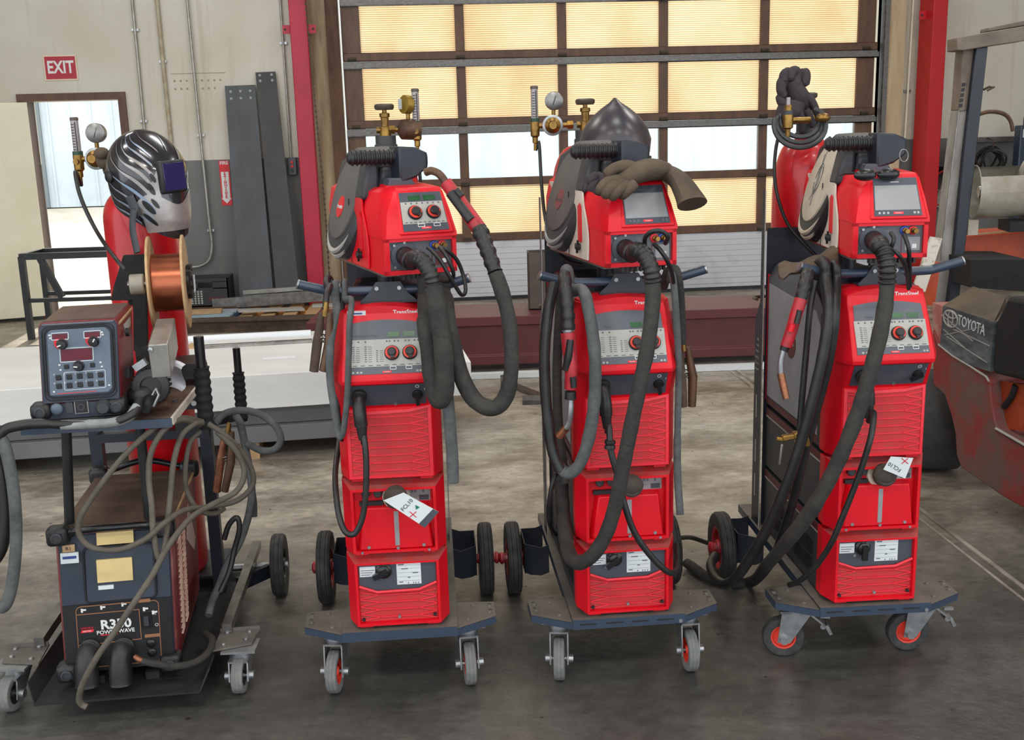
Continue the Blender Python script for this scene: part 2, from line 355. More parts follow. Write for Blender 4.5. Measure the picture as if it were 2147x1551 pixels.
# ------------------------------------------------------------------ exit door
e = structure(wb(wb(wb(MB(), EU0 - .08, EU0, .04, -.2, 0, EZ - .001), EU1, EU1 + .07, .04, -.2, 0, EZ - .001), EU0 - .08, EU1 + .07, .04, -.2, EZ, EZ + .07).build('trim_1', 'brown_frame'))
lf = MB(); h0 = WP(EU0 + .02, .06, 0); ld = V((-.93, -.37, 0)).normalized()
lf.bar(h0 + V((0, 0, 1.07)), h0 + ld * .9 + V((0, 0, 1.07)), .045, 2.06)
leaf = structure(lf.build('door_2', 'leaf'))
kp = MB(); n_ = V((-ld.y, ld.x, 0)); n_ = n_ if n_.y < 0 else -n_
kk = h0 + ld * .83 + V((0, 0, .98)); kp.cyl(kk, kk + n_ * .06, .02); kp.bar(kk + n_ * .055, kk + n_ * .055 - ld * .12, .02, .025)
o = kp.build('door_handle', 'zinc', recenter=False); o.parent = leaf; o.matrix_parent_inverse = Matrix.Translation(-leaf.location)

sg = thing('exit_sign', 'red sign reading EXIT in white letters above the open doorway', 'sign', WP(-4.264, .004, 2.417), WA)
MB().b2((-.155, -.006, -.118), (.155, 0, .118)).build('border', mat('sign_border', S(226, 206, 180), .5), sg)
MB().b2((-.142, -.009, -.104), (.142, -.005, .104)).build('face', mat('sign_red', S(176, 22, 48), .45), sg)
text('lettering', 'EXIT', .160, (0, -.0098, 0), (1, 0, 0), (0, 0, 1), 'ink_white', sg, sx=.76, bold=.004)

fs_ = thing('fire_sign', 'narrow red and white FIRE EXTINGUISHER sign with arrow on the grey wall', 'sign', WP(-2.805, .004, 1.06), WA)
MB().b2((-.05, -.005, 0), (.05, 0, .44)).build('face', 'ink_red', fs_)
MB().prism([(-.036, -.007, .33), (.036, -.007, .33), (.036, -.007, .07), (.048, -.007, .07), (0, -.007, .02), (-.048, -.007, .07), (-.036, -.007, .07)], (0, .003, 0)).build('arrow', 'ink_white', fs_)
MB().prism([(-.046, -.0075, .385), (.046, -.0075, .385), (0, -.0075, .335)], (0, .002, 0)).build('arrow', 'ink_red', fs_)
text('lettering', 'FIRE', .045, (0, -.0062, .415), (1, 0, 0), (0, 0, 1), 'ink_white', fs_, bold=.001)
for i, ch in enumerate('EXTINGUISHER'): text('lettering', ch, .034, (0, -.0088, .315 - i * .0215), (1, 0, 0), (0, 0, 1), 'ink_red', fs_, sx=1.1, bold=.001)

sm = wb(MB(), -3.24, -2.72, .0005, .004, 2.335, 2.341)
for i in range(8):
    for j in range(2):
        if (i, j) in ((3, 1), (7, 1)): continue
        sm.lathe([(.011, .0), (.010, .004), (.004, .006)], WP(-3.21 + i * .058 + (.03 if i > 2 else 0), .0005, 2.27 - j * .075), WN, 10)
structure(sm.build('trim_6', mat('rusty_bolt_heads', S(178, 164, 136), .7, col2=S(150, 132, 104), scale=20)))
# ------------------------------------------------------------------ conduits, chain, columns
def conduit(label, pts, r, mt='pvc', clips=()):
    t = MB().tube(smooth_path([WP(*p) for p in pts], 5), r, 10).build('conduit', mt)
    tag(t, label, 'conduit')
    for (u, z) in clips:
        c = wb(MB(), u - .035, u + .035, .004, .03, z - .012, z + .012).build('clip', 'zinc', recenter=False)
        c.parent = t; c.matrix_parent_inverse = Matrix.Translation(-t.location)
    return t
conduit('thin steel conduit running down the wall just right of the exit sign', [(-3.53, .03, 5.9), (-3.53, .03, 3), (-3.535, .03, 1.2), (-3.535, .03, .3)], .014, clips=[(-3.53, 2.75), (-3.535, 1.9)])
conduit('thick painted pipe on the wall seam between two thin conduits', [(-3.30, .03, 5.9), (-3.30, .03, 3), (-3.29, .03, 1.5), (-3.29, .03, .3)], .02, mat('painted_pipe', S(190, 180, 158), .5, col2=S(150, 132, 100), scale=8), clips=[(-3.3, 2.45)])
conduit('long conduit left of the leaning steel plates that bends left at its bottom', [(-3.02, .05, 5.9), (-3.015, .05, 3), (-2.99, .05, 1), (-2.98, .05, .75), (-2.99, .05, .62), (-3.03, .05, .52), (-3.12, .05, .47), (-3.24, .05, .46)], .014, clips=[(-3.0, 1.75), (-2.985, .82)])
conduit('thin conduit beside the raspberry column, feeding the switch box', [(-2.142, .03, 5.9), (-2.142, .03, 3), (-2.143, .03, 1.5)], .011, clips=[(-2.142, 2.6)])
sb = thing('switch_box', 'small grey push-button box on the wall beside the raspberry column', 'switch', WP(-2.135, .0, 1.34), WA)
MB().b2((-.04, -.06, 0), (.04, 0, .17)).build('case', 'grey_panel', sb, bev=.006)
for zz, mm in ((.125, 'ink_red'), (.085, 'ink_red'), (.045, 'black')): MB().cyl((0, -.06, zz), (0, -.075, zz), .014).build('button', mm, sb)
cp = []
ch = MB()
for i in range(150):
    z = 4.2 - i * .026; u = -1.82 + .10 * (1 - min(1, (4.2 - z) / 3.2)) * -1
    c = WP(u, .30, z); ch.box(c, (.018, .006, .024) if i % 2 else (.006, .018, .024), WROT)
tag(ch.build('hoist_chain', 'chain'), 'rusty hand chain hanging beside the left door jamb', 'chain')
# weathered timber jambs of the garage door
wj = mat('weathered_jamb', S(178, 160, 130), .8, col2=S(128, 104, 78), scale=3, stretch=(4, 4, .4))
structure(wb(MB(), -1.90, -1.66, 0, .05, 0, 4.3).build('trim_2', wj))
structure(wb(MB(), -1.72, -1.60, 0, .09, 0, 4.3).build('trim_3', mat('dark_jamb', S(104, 76, 56), .8, col2=S(70, 46, 36), scale=4, stretch=(3, 3, .5))))
structure(wb(MB(), 3.93, 4.12, 0, .05, 0, 4.3).build('trim_4', mat('pale_jamb', S(206, 190, 158), .8, col2=S(178, 156, 118), scale=3, stretch=(4, 4, .4))))
conduit('painted pipe on the timber right of the garage door', [(4.2, .05, 5.9), (4.19, .05, 3), (4.17, .05, 1.45)], .012, 'cream', clips=[(4.185, 2.0)])
def column(u, label, m, w_, dp, tabs, d0=.02):
    c = thing('steel_column', label, 'column', WP(u, 0, 0), WA)
    MB().b2((-w_ / 2, -d0 - dp, 0), (w_ / 2, -d0, 6)).build('shaft', m, c, bev=.008)
    MB().b2((-w_ / 2 - .008, -d0 - dp - .02, 0), (w_ / 2 + .008, -d0 + .0, .03)).build('base_plate', m, c)
    for (sx_, z) in tabs:
        t = MB().b2((sx_ * w_ / 2, -d0 - dp * .5 - .01, z - .04), (sx_ * (w_ / 2 + .075), -d0 - dp * .5, z + .04)).build('tab', m, c)
        k = MB().cyl((sx_ * (w_ / 2 + .05), -d0 - dp * .5 - .014, z), (sx_ * (w_ / 2 + .05), -d0 - dp * .5, z), .011, n=10).build('hole', 'ink_dark', t)
column(-1.965, 'raspberry red steel column left of the garage door', 'column_red', .165, .12, [(-1, 2.71), (1, 2.71)], .12)
column(4.30, 'bright red steel column right of the garage door behind the forklift', 'column_red2', .15, .30, [(-1, 2.72)], .12)

# ------------------------------------------------------------------ sectional garage door
def translucent():
    m = bpy.data.materials.new('ribbed_fibreglass'); m.use_nodes = True; nt = m.node_tree
    for n in list(nt.nodes): nt.nodes.remove(n)
    out = nt.nodes.new('ShaderNodeOutputMaterial'); g = nt.nodes.new('ShaderNodeNewGeometry')
    wv = nt.nodes.new('ShaderNodeTexWave'); wv.bands_direction = 'Z'; wv.inputs['Scale'].default_value = 15.5; wv.inputs['Distortion'].default_value = .35; wv.inputs['Detail'].default_value = 1
    nt.links.new(g.outputs['Position'], wv.inputs['Vector'])
    n = nt.nodes.new('ShaderNodeTexNoise'); n.inputs['Scale'].default_value = 1.6; n.inputs['Detail'].default_value = 6; nt.links.new(g.outputs['Position'], n.inputs['Vector'])
    c1 = ramp2(nt, n.outputs[0], (.80, .745, .63), (.70, .60, .455), .38, .78)
    c2 = ramp2(nt, wv.outputs[0], (.72, .62, .50), (1.1, 1.09, 1.07), .1, .55)
    mu = nt.nodes.new('ShaderNodeMix'); mu.data_type = 'RGBA'; mu.blend_type = 'MULTIPLY'; mu.inputs[0].default_value = 1; nt.links.new(c1, mu.inputs[6]); nt.links.new(c2, mu.inputs[7])
    t = nt.nodes.new('ShaderNodeBsdfTranslucent'); nt.links.new(mu.outputs[2], t.inputs[0])
    d = nt.nodes.new('ShaderNodeBsdfDiffuse'); nt.links.new(mu.outputs[2], d.inputs[0])
    mx = nt.nodes.new('ShaderNodeMixShader'); mx.inputs[0].default_value = .25; nt.links.new(t.outputs[0], mx.inputs[1]); nt.links.new(d.outputs[0], mx.inputs[2])
    nt.links.new(mx.outputs[0], out.inputs[0]); return m
def clear_glass():
    m = bpy.data.materials.new('clear_pane'); m.use_nodes = True; nt = m.node_tree
    for n in list(nt.nodes): nt.nodes.remove(n)
    out = nt.nodes.new('ShaderNodeOutputMaterial'); t = nt.nodes.new('ShaderNodeBsdfTransparent'); t.inputs[0].default_value = (.86, .93, .95, 1)
    g = nt.nodes.new('ShaderNodeBsdfGlossy'); g.inputs[1].default_value = .05
    d = nt.nodes.new('ShaderNodeBsdfTranslucent'); d.inputs[0].default_value = (.8, .86, .88, 1)
    m1 = nt.nodes.new('ShaderNodeMixShader'); m1.inputs[0].default_value = .12; nt.links.new(t.outputs[0], m1.inputs[1]); nt.links.new(d.outputs[0], m1.inputs[2])
    mx = nt.nodes.new('ShaderNodeMixShader'); mx.inputs[0].default_value = .05; nt.links.new(m1.outputs[0], mx.inputs[1]); nt.links.new(g.outputs[0], mx.inputs[2])
    nt.links.new(mx.outputs[0], out.inputs[0]); return m
M['fibre'] = translucent(); M['glass'] = clear_glass()
gd = bpy.data.objects.new('door_1', None); COL.objects.link(gd); structure(gd)
MU = [-1.49, -.423, .595, 1.626, 2.67, 3.74]
RZ = [4.22, 3.635, 3.045, 2.456, 1.808, 1.212, .650]
dd0, dd1 = -.02, -.075
for i, z in enumerate(RZ):
    hh = .04
    wb(MB(), -1.58, 3.86, dd0 + .02, dd1, z - hh, z + hh).build('rail', 'brown_frame', gd, bev=.008)
    if i in (2, 3, 4):
        s_ = MB(); wb(s_, -1.58, 3.86, dd0 + .05, dd0, z - hh - .075, z - hh - .065); wb(s_, -1.58, 3.86, dd0 + .05, dd0 + .04, z - hh - .075, z - hh - .02); wb(s_, -1.58, 3.86, dd0 + .02, dd0, z - hh - .075, z - hh - .002)
        s_.build('truss', 'rail_grey', gd)
for k in range(len(RZ) - 1):
    z1, z0 = RZ[k] - .04, RZ[k + 1] + .04
    for j, u in enumerate(MU):
        w_ = .045 if 0 < j < 5 else .09
        wb(MB(), u - w_, u + w_, dd0 + .012, dd1, z0, z1).build('stile', 'brown_frame', gd)
    for j in range(5):
        u0 = MU[j] + (.045 if j else .09); u1 = MU[j + 1] - (.045 if j < 4 else .09)
        wb(MB(), u0, u1, dd0 - .02, dd0 - .026, z0, z1).build('pane', 'glass' if k == 4 else 'fibre', gd)
for z in RZ[1:]:
    for j, u in enumerate(MU):
        h_ = MB(); wb(h_, u - .045, u + .045, dd0 + .028, dd0 + .018, z - .035, z + .0); h_.cyl(WP(u - .04, dd0 + .035, z - .03), WP(u + .04, dd0 + .035, z - .03), .01, n=8)
        for su in (-.03, .03): h_.cyl(WP(u + su, dd0 + .028, z - .012), WP(u + su, dd0 + .036, z - .012), .009, n=6)
        h_.build('hinge', 'chain', gd)
# white ribbed bottom section
p_ = MB(); wb(p_, -1.58, 3.86, dd0, dd1, .03, .61)
for i in range(9): wb(p_, -1.58, 3.86, dd0 + .008, dd0, .075 + i * .058, .075 + i * .058 + .046)
p_.build('ribbed_panel', mat('white_ribbed_steel', S(206, 206, 212), .45, col2=S(176, 174, 176), scale=2, p0=.5, p1=.8), gd)
wb(MB(), -1.58, 3.86, dd0 + .01, dd1 - .01, .0, .035).build('rubber_seal', 'black', gd)
for u0, u1 in ((-1.66, -1.60), (3.88, 3.94)):
    wb(wb(MB(), u0, u0 + .012, .08, -.07, 0, 4.2), u0, u1, .08, .065, 0, 4.2).build('track', 'rail_grey', gd)
# metal strip over the floor joint
fj = MB(); a0 = V((1.575, 7.4, 0)); a1 = V((1.86, 3.0, 0))
fj.bar(a0 + V((0, 0, .004)), a1 + V((0, 0, .004)), .02, .008); fj.bar(a0 + V((-.05, 0, .002)), a1 + V((-.05, 0, .002)), .012, .004)
structure(fj.build('trim_5', mat('joint_strip', S(190, 184, 174), .4, metal=.4, col2=S(110, 100, 90), scale=4)))

# ------------------------------------------------------------------ things along the back wall
def plate(label, tl, tr, bl, br, dtop, dbot, th, m, holes):
    # leaning flat bar, corners given along the wall (u, z)
    P = [WP(tl[0], dtop, tl[1]), WP(tr[0], dtop, tr[1]), WP(br[0], dbot, br[1]), WP(bl[0], dbot, bl[1])]
    t = MB().prism(P, WN * th).build('steel_plate', m); tag(t, label, 'steel plate')
    for (fx, fz) in holes:
        top = P[0].lerp(P[1], fx); bot = P[3].lerp(P[2], fx); c = top.lerp(bot, fz) + WN * th
        h_ = MB().cyl(c - WN * .002, c + WN * .003, .013, n=10).build('bolt_hole', mat('hole_glint', S(150, 156, 160), .5), recenter=False); h_.parent = t; h_.matrix_parent_inverse = Matrix.Translation(-t.location)
plate('wide dark steel plate leaning on the wall, six bolt holes at its top', (-2.728, 2.21), (-2.438, 2.215), (-2.70, .0), (-2.37, .0), .03, .35, .02, 'dark_steel', [(.18, .025), (.5, .025), (.82, .025), (.18, .055), (.5, .055), (.82, .055)])
plate('tall narrow steel plate leaning on the wall beside the raspberry column', (-2.425, 2.33), (-2.235, 2.335), (-2.33, .0), (-2.10, .0), .03, .42, .02, 'dark_steel2', [(.2, .012), (.8, .012), (.2, .035), (.8, .035)])
# maroon beam lying on the floor
bm_ = MB(); X0, X1 = -1.45, 2.9
prof = [(7.5, .05), (7.5, .115), (7.53, .12), (7.53, .33), (7.5, .335), (7.5, .40), (8.12, .40), (8.12, .335), (8.09, .33), (8.09, .12), (8.12, .115), (8.12, .05)]
bm_.prism([(X0, y + X0 * .02, z) for y, z in prof], (X1 - X0, (X1 - X0) * .03, 0))
mb_ = bm_.build('steel_beam', 'maroon', bev=.004); tag(mb_, 'long maroon steel beam lying on the floor in front of the garage door', 'beam')
for nm, lab, xx in (('timber_block', 'timber block under the left end of the maroon beam', -1.2), ('timber_block', 'timber block under the maroon beam near the machine with gloves on top', 1.0), ('timber_block', 'timber block under the right end of the maroon beam', 2.6)):
    tag(MB().b2((xx - .06, 7.45, 0), (xx + .06, 8.2, .049)).build(nm, 'wood'), lab, 'block')
h = MB(); hx, hy = .235, 7.86
h.b2((hx - .10, hy - .11, .412), (hx + .10, hy - .095, .82)); h.b2((hx - .10, hy + .095, .412), (hx + .10, hy + .11, .82)); h.b2((hx - .006, hy - .1, .412), (hx + .006, hy + .1, .82)); h.b2((hx - .1, hy - .11, .412), (hx - .088, hy + .11, .82)) 
tag(h.build('beam_offcut', mat('brown_offcut', S(72, 62, 56), .6, col2=S(92, 80, 72), scale=5)), 'dark steel beam offcut standing on the maroon beam', 'steel offcut')
tag(MB().bar((-.9, 7.28, .02), (2.6, 7.38, .02), .07, .035).build('flat_bar', 'label_white'), 'pale flat bar lying on the floor along the maroon beam', 'bar')
t = MB(); t.bar((-.02, 7.05, .012), (.22, 6.6, .012), .06, .02); t.bar((-.05, 7.05, .0), (-.05, 7.05, .07), .06, .05)
tag(t.build('angle_iron', 'steel'), 'short angle iron on the floor between the two middle machines', 'steel offcut')
t = MB(); t.b2((.06, 6.5, 0), (.38, 6.56, .03)); t.b2((.06, 6.5, 0), (.38, 6.51, .06))
tag(t.build('angle_iron', 'steel'), 'small bright channel lying beside the short angle iron', 'steel offcut')

# white sheet stack
SD = V((math.cos(R(9)), math.sin(R(9)), 0)); SN = V((-math.sin(R(9)), math.cos(R(9)), 0)); S0 = V((-.22, 5.63, 0))
SR = Matrix((SD, SN, V((0, 0, 1)))).transposed()
def sbox(mb, a0, a1, b0, b1, z0, z1):
    return mb.box(S0 + SD * (a0 + a1) / 2 + SN * (b0 + b1) / 2 + V((0, 0, (z0 + z1) / 2)), (abs(a1 - a0), abs(b1 - b0), abs(z1 - z0)), SR)
tag(sbox(MB(), -4.2, 0, 0, 1.25, .285, .47).build('sheet_pack', 'sheet_white', bev=.004), 'white pack of sheets on top of the grey packs behind the machines', 'sheets')
tag(sbox(MB(), -4.2, -.45, .04, 1.25, .19, .284).build('sheet_pack', 'sheet_grey', bev=.004), 'dark grey sheet pack directly under the white pack', 'sheets')
g2 = sbox(MB(), -4.2, -.45, .0, 1.25, .10, .188); tag(g2.build('sheet_pack', mat('grey_pack_lower', S(112, 112, 114), .5, col2=S(98, 98, 100), scale=3), bev=.004), 'lowest grey sheet pack resting on timbers', 'sheets')
for lab, a in (('timber under the sheet packs, behind the leftmost cart', -2.6), ('timber under the sheet packs, left of the first red machine', -1.2)):
    tag(sbox(MB(), a - .05, a + .05, .05, 1.2, 0, .099).build('timber_block', 'wood'), lab, 'block')
tag(MB().tube([at(395, 714, 6.52), at(652, 701, 6.60)], .030, 14).build('pipe', mat('white_pipe', S(226, 230, 236), .3)), 'white pipe lying on the white sheet pack at the back', 'pipe')
tag(MB().tube([at(428, 730, 6.24), at(655, 717, 6.34)], .022, 14).build('pipe', 'steel'), 'grey steel pipe lying on the white sheet pack in front of the white pipe', 'pipe')
tag(MB().box(at(411, 729, 6.26) , (.075, .06, .05)).build('wood_block', 'wood'), 'small wood block at the left end of the grey pipe', 'block')
tag(sbox(MB(), -1.12, -.94, .38, .44, .471, .474).build('paper_slip', 'paper'), 'thin white strip lying on the white sheet pack', 'strip')
t = MB(); t.b2((-3.05, 9.5, 0), (-1.72, 9.62, .10)); t.b2((-3.05, 9.46, .10), (-1.72, 9.66, .115)); t.b2((-3.05, 9.46, 0), (-1.72, 9.66, .012))
tag(t.build('rusty_beam', 'rust'), 'rusty brown beam on the floor behind the white sheet pack', 'beam')

# crate, pallets, boards and tubes behind
cr = thing('milk_crate', 'black plastic crate standing by the wall left of the leaning plates', 'crate', WP(-2.98, .42, .135), WA)
c_ = MB(); W2, D2, H2 = .215, .17, .27
for sx_ in (-1, 1):
    c_.b2((sx_ * W2, -D2, 0), (sx_ * (W2 - .012), D2, H2))
c_.b2((-W2, -D2, 0), (W2, -D2 + .012, .18)); c_.b2((-W2, -D2, .235), (W2, -D2 + .012, H2)); c_.b2((-W2, -D2, .17), (-.07, -D2 + .012, .24)); c_.b2((.07, -D2, .17), (W2, -D2 + .012, .24))
c_.b2((-W2, D2 - .012, 0), (W2, D2, H2)); c_.b2((-W2, -D2, 0), (W2, D2, .012))
c_.build('body', 'crate', cr)
g_ = MB()
for i in range(4):
    for j in range(6): g_.b2((-.14 + i * .03, -D2 - .003, .03 + j * .022), (-.122 + i * .03, -D2, .045 + j * .022))
g_.build('grille', 'silver', cr)
MB().b2((.02, -D2 - .003, .06), (.15, -D2, .09)).build('marking', 'red_dark', cr)
tag(wb(MB(), -3.25, -2.70, .22, .62, .0, .134).build('timber_block', 'rust'), 'dark timbers under the black plastic crate', 'block')
def boards(name, label, cat, m, items):
    b = MB()
    for a, c, w_, h_ in items: b.bar(a, c, w_, h_)
    return tag(b.build(name, m), label, cat)
pl = thing('wood_pallet', 'orange wood pallet on the floor in front of the leaning steel plates', 'pallet', (-2.22, 9.72, 0), R(4))
for y in (0, .3, .6): MB().b2((-.16 - .12, y, 0), (.62, y + .07, .085)).build('stringer', 'wood_orange', pl)
for i in range(5): MB().b2((-.28 + i * .2, -.02, .086), (-.16 + i * .2, .7, .105)).build('deck_board', 'wood', pl)
pb = thing('blue_pallet', 'pale blue painted pallet on the floor beside the wire spool', 'pallet', (-2.98, 9.74, 0), R(3))
for x in (-.25, .05, .3): MB().b2((x, -.1, 0), (x + .1, .38, .10)).build('stringer', 'blue_paint', pb)
for i in range(3): MB().b2((-.35, -.1 + i * .17, .101), (.40, .03 + i * .17, .118)).build('deck_board', mat('pale_blue_board%d' % i, S(150 + i * 8, 176, 190), .6), pb)
boards('board', 'pale board lying on the blue pallet', 'board', 'wood', [((-3.25, 9.82, .135), (-2.7, 9.90, .135), .14, .03)])
boards('board', 'white grey board laid across the orange pallet', 'board', 'silver', [((-2.52, 9.78, .15), (-1.95, 9.98, .118), .12, .02)])
boards('board', 'dark round-edged board on the right of the orange pallet', 'board', 'silver', [((-1.9, 10.16, .118), (-1.6, 10.2, .118), .12, .02)])
for k, (lab, a, c, w_, h_, mm) in enumerate([('long grey steel channel lying in front of the leaning plates', (-2.86, 10.2, .16), (-1.7, 10.3, .20), .08, .10, 'steel'), ('thin pale tube lying behind the long grey channel', (-2.6, 10.36, .24), (-1.6, 10.44, .27), .04, .04, 'pvc'), ('dark tube on the floor between the two pallets', (-2.70, 9.8, .03), (-2.56, 10.1, .03), .05, .05, 'dark_steel')]):
    boards('steel_tube', lab, 'tube', mm, [(a, c, w_, h_)])
# steel stand by the exit door
st = thing('steel_stand', 'black steel stand with sloping brace in front of the open exit door', 'stand', (-4.3, 9.4, 0), R(2))
def q(mb, a, c, w_=.05): return mb.bar(a, c, w_, w_)
q(MB(), (.04, 0, .74), (.93, 0, .74), .055).build('top_rail', 'black', st)
q(MB(), (.04, .45, .74), (.93, .45, .74), .055).build('top_rail', 'black', st)
for x in (.02, .93):
    for y in (0, .45): q(MB(), (x, y, 0), (x, y, .74)).build('leg', 'black', st)
    q(MB(), (x, 0, .74), (x, .45, .74)).build('cross_bar', 'black', st)
q(MB(), (.18, 0, .72), (.33, 0, .37)).build('brace', 'black', st); q(MB(), (.02, 0, .35), (.93, 0, .35), .035).build('lower_rail', 'black', st)
q(MB(), (.02, .45, .35), (.93, .45, .35), .035).build('lower_rail', 'black', st)
# ================================================================== red welding machines
MA = (V((-.356, 2.949, 0)), R(4.02)); MBB = (V((.333, 2.992, 0)), R(4.67)); MC = (V((1.090, 3.024, 0)), R(2.91))
def wheel(parent, c, ax, r, w, names=('tyre', 'rim'), rimmat='hub_red', tmat='rubber', hub=True, rim_r=.62):
    ax = V(ax).normalized(); c = V(c)
    # tyre with a rounded shoulder and shallow grooves
    t = MB().lathe([(r * .60, -w * .42), (r * .82, -w * .5), (r * .95, -w * .46), (r, -w * .30), (r, -w * .2), (r * .985, -w * .17), (r, -w * .14), (r, w * .14), (r * .985, w * .17), (r, w * .2), (r, w * .30), (r * .95, w * .46), (r * .82, w * .5), (r * .60, w * .42), (r * .60, -w * .42)], c, ax, 40, caps=False).build('tyre', tmat, parent)
    b = MB().lathe([(r * .61, -w * .40), (r * .52, -w * .36), (r * .50, -w * .10), (r * .24, -w * .08), (r * .22, -w * .44), (.012, -w * .44)], c, ax, 32, caps=False)
    b.lathe([(r * .61, w * .40), (r * .52, w * .36), (r * .50, w * .10), (r * .24, w * .08), (r * .22, w * .44), (.012, w * .44)], c, ax, 32, caps=False)
    a1 = ax.orthogonal().normalized(); a2 = ax.cross(a1)
    for k in range(5):
        d = a1 * math.cos(k * 2 * math.pi / 5) + a2 * math.sin(k * 2 * math.pi / 5)
        b.bar(c + d * r * .2, c + d * r * .54, w * .5, r * .14, upv=ax)
    rim = b.build('rim', rimmat, parent)
    MB().cyl(c - ax * w * .62, c + ax * w * .62, r * .10, n=12).build('axle_bolt', 'zinc', parent)
    return t
def caster(parent, px, py, yaw, deckz, r=.066, w=.034, lock=True, tm='rubber_grey', rm='rim_orange'):
    c = bpy.data.objects.new('caster', None); COL.objects.link(c); c.parent = parent; c.location = (px, py, 0); c.rotation_euler = (0, 0, yaw)
    # local: swivel axis at the origin, wheel trails along +y, axle along x
    o = .042
    wheel(c, (0, o, r), (1, 0, 0), r, w, rimmat=rm, tmat=tm)
    f = MB()
    for s in (-1, 1):
        f.prism([(s * (w * .5 + .008), o - .02, r - .012), (s * (w * .5 + .008), o + .02, r - .012), (s * (w * .5 + .008), .05, deckz - .03), (s * (w * .5 + .008), -.04, deckz - .03)], (s * .004, 0, 0))
        f.cyl((s * (w * .5 + .006), o, r), (s * (w * .5 + .026), o, r), .013, n=10)
    f.b2((-w * .5 - .012, -.04, deckz - .034), (w * .5 + .012, .055, deckz - .028)); f.cyl((0, 0, deckz - .034), (0, 0, deckz - .008), .036, n=20)
    f.b2((-.052, -.045, deckz - .008), (.052, .045, deckz - .0005))
    f.build('fork', 'zinc', c)
    if lock:
        l = MB(); l.bar((0, -.035, deckz - .035), (0, -.095, deckz - .085), .036, .006); l.bar((0, -.088, deckz - .075), (0, -.104, deckz - .105), .03, .010); l.cyl((-.018, -.078, deckz - .078), (.018, -.078, deckz - .078), .009, n=10); l.bar((0, -.07, deckz - .05), (0, -.10, deckz - .05), .012, .008)
        l.build('brake_lever', 'zinc', c)
    return c
